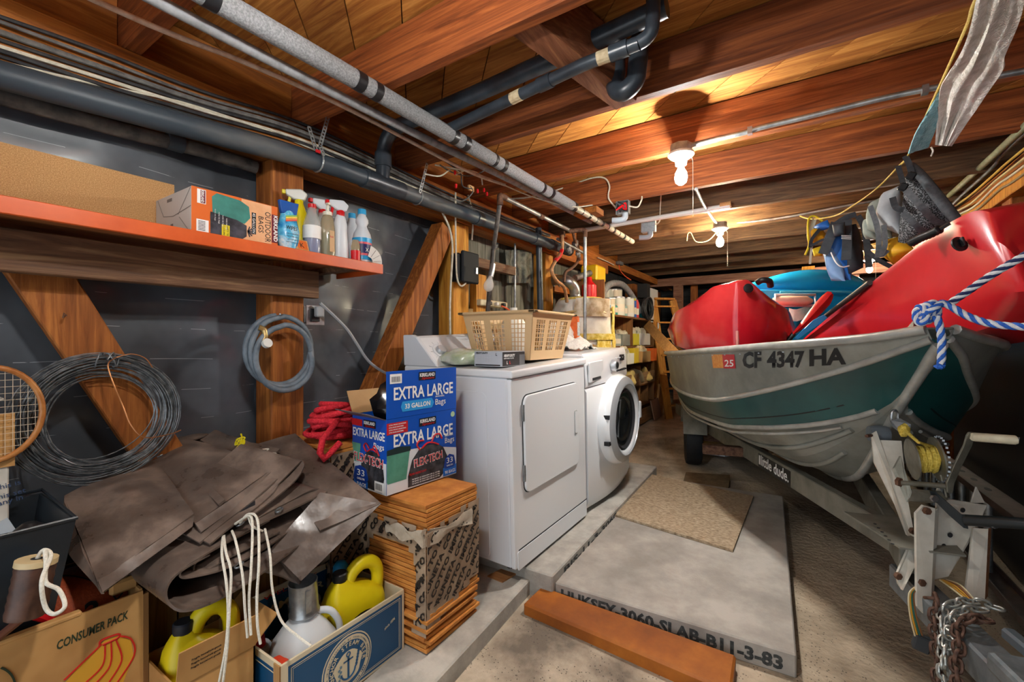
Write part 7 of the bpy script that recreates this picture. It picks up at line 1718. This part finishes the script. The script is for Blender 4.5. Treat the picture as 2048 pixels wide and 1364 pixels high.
# --- blue inflatable behind the kayaks
inf = thing('inflatable', 'bright blue inflatable with a clear window behind the kayaks', 'inflatable', P(1640, 690, 3.7))
M_INF = mat('blue_vinyl', '#1298d6', '#20b0ea', scale=2, rough=.25, spec=.6, coat=.2)
rings = []
for k in range(15):
    a = 1500 + 275 * k / 14; top = 560 - 14 * sin(pi * (k + 2) / 16) + 26 * max(0, (k - 10) / 4) ** 2; sh_ = .1 * sin(pi * k / 14) + .03
    c1 = P(a, top + 18, 3.6); rings.append([c1 + V((0, -sh_ * cos(q) * 1.0, 0)) + V((0, 0, sh_ * .8 * sin(q))) for q in [2 * pi * j / 12 for j in range(12)]])
part('upper_tube', MB().loft(rings), M_INF, inf, smooth=60)
g = []
for i in range(12):
    row = []
    for j in range(16):
        a = 1505 + 265 * j / 15; b = 580 + 150 * i / 11
        row.append(P(a, b, 3.5 + .06 * sin(pi * i / 11)))
    g.append(row)
part('side_panel', MB().sheet(g, .02), M_INF, inf, smooth=60)
tb = [P(1545, 601, 3.42), P(1560, 601, 3.40), P(1612, 602, 3.38), P(1622, 602, 3.39)]
part('pink_tube', MB().tube(tb, [.02, .038, .038, .02], 12), mat('pink_vinyl', '#d8a890', '#e8c8bc', scale=4, rough=.2, spec=.7), inf, smooth=60)
part('white_rim', MB().tube([P(1550 + (70 if k in (1, 2) else 0) + 10 * (k in (1, 2)), 590 if k < 2 else 611, 3.40) for k in range(4)], .012, 8, closed=True), mat('pale_vinyl', '#cfd3da', rough=.25), inf, smooth=60)
wv = [[P(1578 + 46 * i / 6, 616 + (24) * j / 4 + 3 * sin(i), 3.42 - .03 * sin(pi * i / 6)) for j in range(5)] for i in range(7)]
part('clear_window', MB().sheet(wv, .004), mat('clear_vinyl', '#9fc6c2', '#dfe6d8', scale=9, rough=.12, spec=.8), inf, smooth=60)
part('seam', MB().tube(smoothpath([P(1560, 584, 3.46), P(1620, 583, 3.44), P(1690, 584, 3.44), P(1740, 588, 3.46)], 5), .008, 6), mat('pale_blue_seam', '#4fb8dd', rough=.3), inf, smooth=60)
# --- paddle
pd = thing('paddle', 'red paddle blade sticking up between the kayaks', 'paddle', P(1600, 680, 2.75))
sp = [(1586, 668, 1.5), (1600, 655, 4), (1618, 637, 8), (1638, 615, 11), (1652, 600, 11), (1660, 590, 8), (1664, 587, 3)]
rows = []
for i, (a, b, w) in enumerate(sp):
    rows.append([P(a + w * q * .62, b + w * q * .8, 2.75 - .04 * (1 - q * q)) for q in (-1, -.5, 0, .5, 1)])
part('blade', MB().sheet(rows, .006), mat('red_blade', '#b8141e', '#c92c28', scale=5, rough=.35), pd, smooth=60)
part('shaft', MB().tube([P(1588, 667, 2.77), P(1560, 700, 2.8), P(1540, 730, 2.85)], .014, 10), M_BLACK, pd, smooth=50)
solo('paddle', MB().sheet([[P(a + w * q, b + w * q * .7, 2.6) for q in (-1, 0, 1)] for a, b, w in ((1592, 678, 2), (1610, 662, 4), (1632, 645, 6), (1650, 632, 3))], .006), mat('cyan_blade', '#1c86c2', rough=.3), 'narrow blue paddle edge beside the red paddle', 'paddle', smooth=60)
solo('black_fitting', MB().sheet([[P(1800 + 30 * i / 3, 690 - 48 * (i / 3) ** .7 + 6 * j, 1.75 - .02 * j) for j in range(6)] for i in range(4)], .012), mat('black_rubber', '#1b1c1f', rough=.5), 'dark rubber fin lying on the bow plate', 'fin', smooth=60)

# --- blue and white rope with knot
def twisted(par, pts, r, turns, m1, m2):
    pts = [V(p) for p in pts]; n = len(pts); L = [0.]
    for a, b in zip(pts, pts[1:]): L.append(L[-1] + (b - a).length)
    for s, m in ((0, m1), (pi / 2, m2), (pi, m1), (3 * pi / 2, m2)):
        out = []; nr = None
        for i, p in enumerate(pts):
            d = (pts[min(i + 1, n - 1)] - pts[max(i - 1, 0)]).normalized()
            nr = d.orthogonal().normalized() if nr is None else (nr - d * nr.dot(d)).normalized()
            a = s + L[i] * turns; out.append(p + (nr * cos(a) + d.cross(nr) * sin(a)) * r * .55)
        part('strand', MB().tube(out, r * .55, 6), m, par, smooth=60)
M_RB = mat('blue_strand', '#1c4fa8', '#2f6cc8', scale=200, rough=.75); M_RW = mat('white_strand', '#c8ccd2', '#e0e2e4', scale=200, rough=.8)
M_RDK = mat('navy_strand', '#1a2452', rough=.75)
br = thing('mooring_rope', 'blue and white braided rope knotted on the boat bow', 'rope', P(1870, 660, 1.34))
kn_ = (1868, 632, 1.32)
twisted(br, smoothpath([P(1892, 612, 1.33), P(1925, 590, 1.30), P(1980, 552, 1.24), P(2060, 505, 1.17), P(2120, 470, 1.12), V((.95, 1.46, 1.62))], 14), .0098, 95, M_RDK, M_RW)
twisted(br, smoothpath([P(1880, 606, 1.31), P(1900, 612, 1.30), P(1935, 632, 1.26), P(1985, 648, 1.21), P(2060, 654, 1.15), P(2120, 655, 1.1), V((.955, 1.45, 1.24))], 14), .0098, 95, M_RB, M_RW)
twisted(br, smoothpath([P(1872, 632, 1.31), P(1880, 655, 1.31), P(1884, 690, 1.31), P(1882, 728, 1.31)], 12), .0098, 95, M_RB, M_RW)
for k in range(3): twisted(br, smoothpath([P(1842 + 12 * k + 11 * cos(a), 630 - 4 * k + 17 * sin(a), 1.33 - .015 * cos(a + k)) for a in [2 * pi * j / 9 for j in range(10)]], 6), .0088, 95, M_RB, M_RW)
twisted(br, smoothpath([P(1842, 640, 1.34), P(1850, 628, 1.32), P(1868, 616, 1.305), P(1884, 606, 1.31), P(1894, 610, 1.325)], 8), .009, 95, M_RB, M_RW)
part('frayed_end', lump(P(1880, 733, 1.31), .012, .012, .008, 4, .5, 8, flat=False), M_RB, br)

# --- clothes line with vests, pack and towel
cl = smoothpath([P(1600, 432, 3.3), P(1622, 438, 3.0), P(1668, 432, 2.75), P(1700, 415, 2.55), P(1750, 380, 2.3), P(1795, 335, 2.1), P(1818, 308, 1.98), P(1860, 215, 1.68), P(1930, 60, 1.27), P(1980, -60, 1.06), V((.42, .56, 2.135))], 6)
solo('clothes_line', MB().tube(cl, .0045, 6), mat('yellow_line', '#b99a3e', '#d8bf68', scale=120, rough=.7), 'yellow line strung below the ceiling carrying vests and towel', 'rope', smooth=60)
def pillow(c, depth, n=12, seed=0, amp=.0):
    """stuffed cloth panel: four photo corners with depth, bulging to both sides"""
    c = [P(*q) for q in c]; nrm = (c[1] - c[0]).cross(c[3] - c[0]).normalized()
    if nrm.dot(CAM - c[0]) < 0: nrm = -nrm
    rows = []
    for sgn in (1, -1):
        g = []
        for i in range(n):
            u = i / (n - 1); r = []
            for j in range(n):
                v = j / (n - 1); p = c[0] * (1 - u) * (1 - v) + c[1] * u * (1 - v) + c[2] * u * v + c[3] * (1 - u) * v
                e = (sin(pi * u) * sin(pi * v)) ** .5
                r.append(p + nrm * sgn * (depth * e + .003) + nrm * amp * e * noise.noise(p * 16 + V((seed, 0, 0))))
            g.append(r)
        rows.append(g)
    mb = MB(); o = 0
    for g in rows:
        k = len(mb.v); mb.v += [p for r in g for p in r]
        for i in range(n - 1):
            for j in range(n - 1): a = k + i * n + j; mb.f.append((a, a + n, a + n + 1, a + 1))
    K = n * n
    idx = [j for j in range(n)] + [i * n + n - 1 for i in range(1, n)] + [(n - 1) * n + j for j in reversed(range(n - 1))] + [i * n for i in reversed(range(1, n - 1))]
    for a, b in zip(idx, idx[1:] + idx[:1]): mb.f.append((a, b, b + K, a + K))
    return mb
def band(pts, w, th=.004):
    """webbing strap through photo points"""
    pts = smoothpath([P(*q) for q in pts], 4); g = []
    for i, p in enumerate(pts):
        d = (pts[min(i + 1, len(pts) - 1)] - pts[max(i - 1, 0)]).normalized(); s = d.cross((CAM - p).normalized()).normalized()
        g.append([p - s * w / 2, p + s * w / 2])
    return MB().sheet(g, th)
M_WEB = mat('grey_webbing', '#44484c', '#565a5e', scale=60, rough=.8); M_WEBB = mat('black_webbing', '#1a1c20', '#2b2e33', scale=60, rough=.8)
M_MESH = mat('black_mesh', '#101114', '#75787c', kind='voronoi', scale=190, rough=.7, lo=.4, hi=.75); M_SAGE = mat('sage_nylon', '#79827a', '#959d95', scale=8, rough=.65, bump=.2); M_GREYN = mat('grey_nylon', '#82878b', '#a0a5a8', scale=7, rough=.6, bump=.2)
M_GOLD = mat('gold_nylon', '#c08a12', '#dba622', scale=7, rough=.6, bump=.25); M_BLUN = mat('blue_nylon', '#1557a8', '#2a72c6', scale=6, rough=.5, bump=.15); M_CHAR = mat('charcoal_nylon', '#272b30', '#3a3f45', scale=9, rough=.7, bump=.2); M_LBL = mat('light_blue_nylon', '#6c93c4', '#85a8d2', scale=6, rough=.5)
pk = thing('mesh_pack', 'large grey and gold pack with black mesh panel hanging on the line', 'backpack', P(1840, 500, 2.1))
part('mesh_panel', pillow([(1812, 352, 2.0), (1850, 352, 1.98), (1915, 448, 1.92), (1795, 492, 2.06)], .05, seed=1), M_MESH, pk, smooth=60)
part('padded_edge', MB().tube(smoothpath([P(1822, 330, 2.0), P(1842, 352, 1.96), P(1880, 400, 1.92), P(1912, 440, 1.9), P(1915, 452, 1.9)], 5), [.014 + .008 * sin(pi * k / 20) for k in range(21)], 10), M_WEB, pk, smooth=60)
part('strap', band([(1812, 380, 1.94), (1840, 410, 1.9), (1868, 440, 1.9), (1895, 452, 1.9)], .026), M_WEB, pk); part('strap', band([(1805, 425, 1.96), (1830, 448, 1.94), (1850, 470, 1.95)], .024), M_WEB, pk)
for a, b, t_ in ((1822, 352, 1.93), (1806, 374, 1.95)): part('buckle', MB().cbox(P(a, b, t_), (.032, .016, .034), Matrix.Rotation(.5, 3, 'Y')), M_BLACK, pk, bevel=.005)
part('strap', band([(1810, 312, 2.0), (1818, 328, 1.98), (1824, 350, 1.95)], .022), M_WEBB, pk); part('strap', band([(1796, 332, 2.05), (1802, 352, 2.0), (1808, 372, 1.97)], .02), M_WEBB, pk)
part('sage_lobe', pillow([(1770, 385, 2.15), (1798, 372, 2.08), (1802, 470, 2.05), (1756, 452, 2.15)], .05, seed=3, amp=.02), M_GREYN, pk, smooth=60)
part('sage_lobe', pillow([(1738, 412, 2.25), (1768, 390, 2.18), (1785, 480, 2.14), (1735, 460, 2.22)], .045, seed=4, amp=.02), M_SAGE, pk, smooth=60)
part('sage_lobe', pillow([(1728, 440, 2.26), (1745, 432, 2.22), (1755, 480, 2.2), (1732, 478, 2.26)], .03, seed=5, amp=.02), M_SAGE, pk, smooth=60)
part('gold_base', pillow([(1742, 488, 2.2), (1795, 474, 2.08), (1830, 500, 2.0), (1788, 530, 2.1)], .06, seed=6, amp=.02), M_GOLD, pk, smooth=60)
part('strap', band([(1740, 412, 2.14), (1752, 445, 2.1), (1758, 480, 2.08), (1755, 515, 2.1)], .022), M_WEB, pk); part('strap', band([(1768, 450, 2.08), (1770, 490, 2.06), (1762, 512, 2.08), (1775, 500, 2.06)], .02), M_WEB, pk)
part('strap', band([(1785, 395, 2.03), (1792, 415, 2.0), (1808, 420, 1.98)], .024), M_WEBB, pk); part('strap', band([(1738, 505, 2.15), (1760, 522, 2.12), (1785, 535, 2.1)], .02), M_WEBB, pk)
part('strap', band([(1716, 432, 2.4), (1728, 455, 2.32), (1734, 490, 2.28), (1738, 535, 2.28)], .028), M_WEBB, pk)
vs = thing('life_vest', 'blue life vest with charcoal straps hanging on the line', 'vest', P(1690, 545, 2.6))
part('blue_panel', pillow([(1652, 470, 2.72), (1680, 455, 2.6), (1702, 560, 2.58), (1662, 560, 2.7)], .06, seed=7, amp=.015), M_BLUN, vs, smooth=60)
part('light_panel', pillow([(1655, 500, 2.66), (1664, 496, 2.62), (1690, 562, 2.56), (1664, 562, 2.62)], .04, seed=8), M_LBL, vs, smooth=60)
part('charcoal_panel', pillow([(1698, 450, 2.62), (1712, 448, 2.58), (1726, 535, 2.55), (1698, 548, 2.58)], .05, seed=9, amp=.02), M_CHAR, vs, smooth=60)
part('strap', band([(1672, 445, 2.6), (1660, 475, 2.58), (1646, 508, 2.6)], .05), M_CHAR, vs); part('strap', band([(1694, 440, 2.58), (1694, 480, 2.52), (1692, 520, 2.5)], .045), M_CHAR, vs)
part('pouch', pillow([(1664, 450, 2.56), (1690, 444, 2.52), (1690, 470, 2.52), (1668, 474, 2.55)], .03, seed=10), M_CHAR, vs, smooth=60)
for k in range(3): part('stripe', band([(1683, 471 + 3 * k, 2.47), (1702, 472 + 3 * k, 2.47)], .004), M_INKW, vs)
part('piping', MB().tube(smoothpath([P(1662, 505, 2.57), P(1672, 525, 2.54), P(1684, 534, 2.53), P(1698, 532, 2.53)], 4), .004, 6), M_INKW, vs)
part('strap', band([(1672, 448, 2.62), (1690, 436, 2.6), (1712, 428, 2.58)], .03), M_CHAR, vs)
yv = thing('life_vest', 'small yellow and blue vest at the far end of the line', 'vest', P(1635, 540, 2.95))
part('gold_panel', pillow([(1628, 460, 2.95), (1642, 455, 2.9), (1648, 478, 2.88), (1628, 490, 2.93)], .05, seed=11, amp=.02), M_GOLD, yv, smooth=60)
part('yellow_panel', pillow([(1624, 498, 2.93), (1642, 492, 2.9), (1645, 512, 2.9), (1628, 513, 2.93)], .045, seed=12, amp=.02), mat('yellow_nylon', '#d3bf22', rough=.6), yv, smooth=60)
part('blue_yoke', pillow([(1626, 455, 2.96), (1655, 440, 2.85), (1660, 455, 2.83), (1640, 462, 2.9)], .03, seed=13), M_BLUN, yv, smooth=60)
part('cord', MB().tube(smoothpath([P(1645, 442, 2.9), P(1628, 432, 2.92), P(1617, 440, 2.93), P(1616, 470, 2.93), P(1618, 490, 2.93), P(1610, 510, 2.93)], 5), .007, 6), mat('yellow_nylon'), yv, smooth=60)
part('strap', band([(1630, 435, 2.96), (1624, 455, 2.95), (1620, 478, 2.94)], .025), mat('pale_webbing', '#b7b3a0', rough=.7), yv)
part('strap', band([(1624, 490, 2.92), (1621, 515, 2.92), (1620, 528, 2.92)], .014), mat('pale_webbing'), yv); part('strap', band([(1640, 458, 2.86), (1624, 478, 2.88), (1620, 495, 2.9)], .02), M_WEBB, yv); part('strap', band([(1622, 492, 2.88), (1640, 482, 2.86), (1652, 478, 2.84)], .016), M_CHAR, yv)
# towel over the line
tw = thing('hanging_towel', 'dingy white towel with a blue end hung over the line', 'towel', P(1900, 250, 1.7))
edgeL = [(1958, -20, 1.12), (1940, 60, 1.25), (1920, 110, 1.36), (1895, 150, 1.46), (1880, 180, 1.55), (1876, 235, 1.66), (1872, 290, 1.72)]
edgeR = [(2052, -20, 1.1), (2040, 40, 1.2), (2010, 110, 1.33), (2006, 140, 1.4), (1975, 185, 1.5), (1945, 230, 1.6), (1902, 292, 1.7)]
le = smoothpath([P(*q) for q in edgeL], 4); re_ = smoothpath([P(*q) for q in edgeR], 4)
rows = []
for i, (a, b) in enumerate(zip(le, re_)):
    d = (CAM - a).normalized()
    rows.append([a.lerp(b, j / 15) + d * (.018 * sin(j * 1.15 + i * .1) * sin(pi * min(1, .15 + j / 15)) + .012 * noise.noise(V((j * .5, i * .25, 3)))) for j in range(16)])
M_TERRY = mat('dingy_terry', '#cdc7bc', '#f2eee7', c3='#e2ddd4', scale=26, rough=.95, bump=.7, bscale=160)
part('cloth', MB().sheet(rows, .006), M_TERRY, tw, smooth=60)
g = []
for i in range(8):
    u = i / 7; g.append([P(1880 - 66 * u, 175 + 133 * u, 1.57 + .2 * u).lerp(P(1884 - 24 * u, 185 + 108 * u, 1.58 + .17 * u), j / 5) + V((.006 * sin(j * 2 + i), 0, 0)) for j in range(6)])
part('blue_end', MB().sheet(g, .006), mat('aqua_terry', '#6f9ba3', '#8fb9bf', scale=40, rough=.95, bump=.6, bscale=160), tw, smooth=60)
part('loose_thread', MB().tube(smoothpath([P(1862, 294, 1.76), P(1866, 302, 1.76), P(1862, 312, 1.76)], 4), .003, 5), M_TERRY, tw)
# ================================================================ shelving, step ladder and clutter at the back
M_SHW = wood('shelf_ply', '#5a3a20', '#8e6236', 'y', c3='#734c2a'); M_SHD = wood('divider_ply', '#6b4626', '#9a6c3c', 'z')
su = thing('storage_shelves', 'brown wooden shelving with pigeonholes behind the washer', 'shelves', (-1.75, 5.0, GZ(5)))
sx0, sx1, sy0, sy1 = -1.93, -1.60, 4.12, 5.86
zt1, zt2, zt3 = 1.455, 1.125, .93
part('side_panel', MB().box(sx0, sx1, sy0 - .02, sy0, GZ(sy0), 1.78), M_SHD, su); part('side_panel', MB().box(sx0, sx1, sy1, sy1 + .02, GZ(sy1), zt1), M_SHD, su)
for z in (zt1, zt2, zt3, .66, .42): part('shelf_board', MB().box(sx0, sx1, sy0, sy1, z - .02, z), M_SHW, su)
part('divider', MB().box(sx0, sx1 - .01, 5.0, 5.02, zt2, zt1 - .02), M_SHD, su)
for k in range(7): y = sy0 + (sy1 - sy0) * (k + .5) / 7.5; part('divider', MB().box(sx0, sx1 - .01, y, y + .015, zt3, zt2 - .02), M_SHD, su)
for z in (.66, .42):
    for k in range(5): y = sy0 + (sy1 - sy0) * (k + .6) / 5.2; part('divider', MB().box(sx0, sx1 - .02, y, y + .015, z, z + .22), M_SHD, su)
part('bin_front', MB().box(sx1, sx1 + .012, sy0, sy1, .66, .80), wood('bin_front_ply', '#7a5c40', '#a98a66', 'y'), su); part('bin_front', MB().box(sx1, sx1 + .012, sy0, sy1, GZ(5) + .04, .36), wood('bin_front_ply', '#7a5c40', '#a98a66', 'y'), su)
part('back_panel', MB().box(sx0 - .01, sx0, sy0, sy1, GZ(5), zt1), M_DARKV, su)
def can(x, y, z, r, h, c, label, cap=None, neck=False, cat='can', name='paint_can', group='cans and bottles on the back shelves'):
    t = thing(name, label, cat, (x, y, z), group=group)
    part('body', MB().lathe([(.001, 0), (r, 0), (r, h), (.001, h)] if not neck else [(.001, 0), (r, 0), (r, h * .72), (r * .4, h * .86), (r * .4, h), (.001, h)], 14), mat('can_' + c[1:], c, rough=.4), t, local=True, smooth=40)
    if cap: part('cap', MB().lathe([(.001, h), (r * (.45 if neck else .8), h), (r * (.4 if neck else .75), h + .03), (.001, h + .03)], 12), mat('cap_' + cap[1:], cap, rough=.4), t, local=True, smooth=40)
    else: part('lid', MB().lathe([(r * 1.02, h - .012), (r * 1.02, h), (r * .9, h + .003)], 14), M_STEEL, t, local=True)
    part('label', MB().lathe([(r * 1.01, h * .2), (r * 1.01, h * .6)], 14, caps=False), mat('canlabel_%s' % c[1:], '#d8d2c0' if c != '#d9d6cc' else '#5a8aa8', rough=.5), t, local=True, smooth=40)
    return t
sxm = -1.66
row = [(4.20, .04, .2, '#2f5a78', '#c9c4b4', 1, 'blue bottle at the left end of the upper back shelf'), (4.30, .05, .15, '#d9d6cc', None, 0, 'white can next to the blue bottle on the upper back shelf'), (4.42, .055, .17, '#c3b9a0', None, 0, 'tan paint can on the upper back shelf'),
       (4.54, .04, .13, '#2d8a86', '#1f6f6a', 1, 'teal bottle on the upper back shelf'), (4.66, .075, .2, '#cdd2c6', None, 0, 'large pale paint can on the upper back shelf'), (4.84, .045, .15, '#8fb5b0', '#e3e3df', 1, 'pale aqua bottle beside the large pale can'),
       (5.00, .07, .22, '#d5d8d2', None, 0, 'tall white paint can in the middle of the upper back shelf'), (5.20, .035, .2, '#1d55a8', '#d8c82a', 0, 'blue spray can with yellow cap on the upper back shelf'), (5.30, .035, .19, '#c43034', '#c43034', 0, 'red spray can beside the blue spray can')]
for y, r, h, c, cp, nk, lb in row: can(sxm, y, zt1 + .001, r, h, c, lb, cp, nk)
for y, r, h, c, lb in ((4.28, .09, .18, '#b9b3a3', 'dusty grey pail behind the front row of cans'), (4.75, .1, .3, '#a7a79c', 'big grey bucket at the back of the upper shelf'), (5.05, .09, .33, '#d4cdb8', 'stacked cream pail at the back of the upper shelf')): can(-1.84, y, zt1 + .001, r, h, c, lb)
can(-1.75, 4.3, 1.781 - .32, .0001 + .05, .1, '#c8a018', 'yellow can in front of the shelf side', None)
can(sxm, 4.25, zt2 + .001, .05, .12, '#5d6b4a', 'olive can on the middle back shelf'); can(sxm, 4.42, zt2 + .001, .045, .14, '#c8c878', 'yellow green jar on the middle back shelf', None); can(sxm, 4.58, zt2 + .001, .06, .13, '#9aa09a', 'grey jar on the middle back shelf', None)
def tub(name, label, cat, x0, x1, y0, y1, z0, z1, c, fill=None):
    t = thing(name, label, cat, ((x0 + x1) / 2, (y0 + y1) / 2, z0)); m = mat('tub_' + c[1:], c, rough=.5); w = .006
    for a in ((x0, x0 + w, y0, y1), (x1 - w, x1, y0, y1), (x0 + w, x1 - w, y0, y0 + w), (x0 + w, x1 - w, y1 - w, y1)): part('wall', MB().box(*a, z0, z1), m, t)
    part('base', MB().box(x0, x1, y0, y1, z0, z0 + w), m, t)
    if fill: part('contents', lump(((x0 + x1) / 2, (y0 + y1) / 2, z1 - .02), (x1 - x0) * .42, (y1 - y0) * .45, .09, y0 * 7, .5), mat('fill_' + fill[1:], fill, '#d8d2bc', scale=18, rough=.8), t, smooth=50)
    return t
tub('storage_tub', 'clear grey tub on the middle back shelf', 'tub', -1.78, -1.61, 4.68, 4.92, zt2 + .001, zt2 + .13, '#8f948f', '#77705c')
tub('storage_tub', 'yellow tub on the middle back shelf', 'tub', -1.78, -1.61, 5.06, 5.26, zt2 + .001, zt2 + .14, '#d8c93a', '#c9c4ac')
tub('storage_tub', 'white tub heaped with rags on the middle back shelf', 'tub', -1.80, -1.61, 5.3, 5.72, zt2 + .001, zt2 + .15, '#cfd0cb', '#bdb8a2')
tub('parts_box', 'white parts box sticking out of a pigeonhole', 'box', -1.7, -1.5, 4.5, 4.72, zt3 + .001, zt3 + .12, '#d2d4ce', '#6a6a60')
tub('parts_box', 'cardboard parts box with papers beside the pigeonholes', 'box', -1.68, -1.5, 5.02, 5.35, zt3 + .001, zt3 + .13, '#b08a58', '#c9b06a')
tub('parts_box', 'orange and yellow carton at the pigeonhole end', 'box', -1.66, -1.5, 5.48, 5.62, zt3 + .001, zt3 + .16, '#d2601e', None)
tub('parts_box', 'yellow carton among the pigeonholes', 'box', -1.66, -1.52, 4.82, 4.95, zt3 + .001, zt3 + .17, '#d6b830', None)
for k in range(5): solo('yellow_rag_bundle', lump((-1.66, 4.35 + .3 * k, .74), .1, .1, .1, k * 3.3, .5), mat('rag_bundle_%d' % (k % 2), ('#c8b070', '#8a7a60')[k % 2], rough=.9), 'bundle of stuff in lower bin %s of the back shelves' % ('one', 'two', 'three', 'four', 'five')[k], 'bundle', smooth=50)
solo('flat_carton', MB().box(-1.62, -1.59, 5.9, 6.15, GZ(6), .62).xf(TR(-1.6, 6, 0) @ Matrix.Rotation(.1, 4, 'Y') @ TR(1.6, -6, 0)), M_CARD, 'flattened cardboard leaning at the foot of the shelves', 'box')
solo('flat_carton', MB().box(-1.6, -1.585, 5.55, 5.88, GZ(5.7), .42).xf(TR(-1.6, 5.7, 0) @ Matrix.Rotation(-.2, 4, 'Y') @ TR(1.6, -5.7, 0) @ TR(.12, 0, 0)), mat('pink_board', '#8a6a58', rough=.8), 'pinkish board leaning against the lower bins', 'board')
# vacuum hose and cable coil
solo('vacuum_hose', MB().tube(smoothpath([(-1.75, 4.4, zt1 + .2), (-1.74, 4.62, zt1 + .34), (-1.73, 4.95, zt1 + .38), (-1.72, 5.2, zt1 + .32), (-1.7, 5.4, zt1 + .2), (-1.68, 5.5, zt1 + .08)], 12), [.034 + .004 * (k % 2) for k in range(61)], 10), mat('grey_hose', '#7a7d80', '#96999b', scale=20, rough=.5), 'grey corrugated vacuum hose arched over the paint cans', 'hose', smooth=80)
cc = V((-1.6, 5.55, zt1 + .13)); pts = []
for k in range(5 * 28):
    a = 2 * pi * k / 28; pts.append(cc + V((.02 * sin(k * .3) + .004 * (k // 28), (.15 + .012 * sin(k * .17)) * cos(a), (.13 + .01 * cos(k * .13)) * sin(a))))
solo('black_hose_coil', MB().tube(pts, .012, 7), M_CABB, 'coil of black hose at the right end of the upper shelf', 'hose', smooth=60)
solo('teal_gadget', MB().cbox((-1.66, 5.55, zt1 + .06), (.06, .09, .09)), mat('teal_plastic', '#1d7f86', rough=.4), 'teal gadget inside the black hose coil', 'tool', bevel=.015)
tub('black_caddy', 'black box on the post above the cable coil', 'box', -1.72, -1.6, 5.55, 5.68, 1.72, 1.9, '#17181a', None)
solo('white_cabinet_door', MB().box(-1.62, -1.6, 5.72, 6.05, 1.42, 1.86), M_WHITEP, 'white sheet leaning by the far posts', 'panel')
solo('red_fuel_can', MB().lathe([(.001, 0), (.07, 0), (.072, .02), (.072, .16), (.03, .2), (.025, .24), (.001, .24)], 16, TR(-1.72, 4.02, 1.56)), M_RED, 'red fuel can on the shelf side above the heater', 'can', smooth=45)
solo('yellow_drill_case', MB().box(-1.86, -1.68, 4.12, 4.36, 1.78, 1.94), mat('safety_yellow', '#d9b512', rough=.45), 'yellow case on top of the shelf side', 'case', bevel=.015)
part('top_shelf', MB().box(sx0, sx1 - .05, 3.94, 4.42, 1.55, 1.565), M_SHD, su)
# step ladder
sl = thing('step_ladder', 'orange wooden step ladder standing past the shelves', 'ladder', (-1.4, 6.4, GZ(6.4)))
M_LADW = wood('ladder_wood', '#a86a24', '#d99c48', 'z', c3='#c08338')
fa0 = AG(1308, 0 + 838); 
bl = V((-1.58, 5.95, GZ(6))); brr = V((-1.28, 6.40, GZ(6.4))); tl = V((-1.66, 6.25, 1.72)); tr = V((-1.53, 6.5, 1.72))
bl = AX(1338, 842, -1.40); bl.z = GZ(bl.y); brr = bl + V((.36, .32, .014)); tl = AX(1306, 600, -1.62); tr = tl + V((.2, .2, 0))
for a, b in ((bl, tl), (brr, tr)): part('rail', MB().beam(a, b, .03, .095, up=(1, .9, 0)), M_LADW, sl)
for k in range(7):
    f = (k + .8) / 7.2; a = bl.lerp(tl, f); b = brr.lerp(tr, f); part('tread', MB().beam(a, b, .085, .02), M_LADW, sl)
rb2 = bl + V((-.28, .55, 0)); rb3 = brr + V((-.28, .55, 0))
for a, b in ((rb2, tl), (rb3, tr)): part('rear_leg', MB().beam(V((a.x, a.y, GZ(a.y))), b, .02, .045, up=(1, .6, 0)), M_LADW, sl)
part('top_cap', MB().beam(tl + V((0, 0, .015)), tr + V((0, 0, .015)), .12, .025), M_LADW, sl)
part('label', MB().cbox(bl.lerp(tl, .78) + V((.03, -.02, 0)), (.004, .05, .08)), M_INKW, sl)
# long board sloping across the ladder
solo('sloping_board', MB().beam(AX(1294, 648, -1.55), AX(1352, 712, -.95), .02, .10, up=(1, -.5, .6)), wood('sloping_wood', '#8a6238', '#b98c54', 'y'), 'loose board sloping from the shelves towards the boat', 'board')
# pale round thing and dark tarps beyond
solo('dark_tarp_heap', lump((-.2, 7.5, .55), .9, .4, .6, 4, .3, 18), mat('dark_heap', '#18191c', rough=.7), 'dark covered heap by the back wall', 'heap', smooth=50)
solo('green_cooler', MB().box(.1, .5, 6.2, 6.6, 1.5, 1.75), mat('dull_green', '#5a6a58', rough=.6), 'dull green box on the far rack behind the blue vest', 'box', bevel=.02)
rk2 = thing('far_rack', 'pinkish wooden rack under the far joists', 'rack', (.4, 6.4, 1.45))
part('rack_board', MB().box(-.15, .92, 6.1, 6.68, 1.47, 1.498), M_PINK, rk2)
for x in (-.12, .86): part('rack_leg', MB().box(x, x + .05, 6.6, 6.66, GZ(6.6), 1.47), M_PINK, rk2)
for k in range(3): solo('bent_cable', MB().tube(smoothpath([(.02, 6.05, 1.55 + .05 * k), (.2, 6.08, 1.62 + .04 * k), (.36, 6.08, 1.54 + .05 * k)], 6), .01, 6), M_CABB, 'dark cable loop %s on the far rack' % ('at the bottom', 'in the middle', 'on top')[k], 'cable', smooth=60)
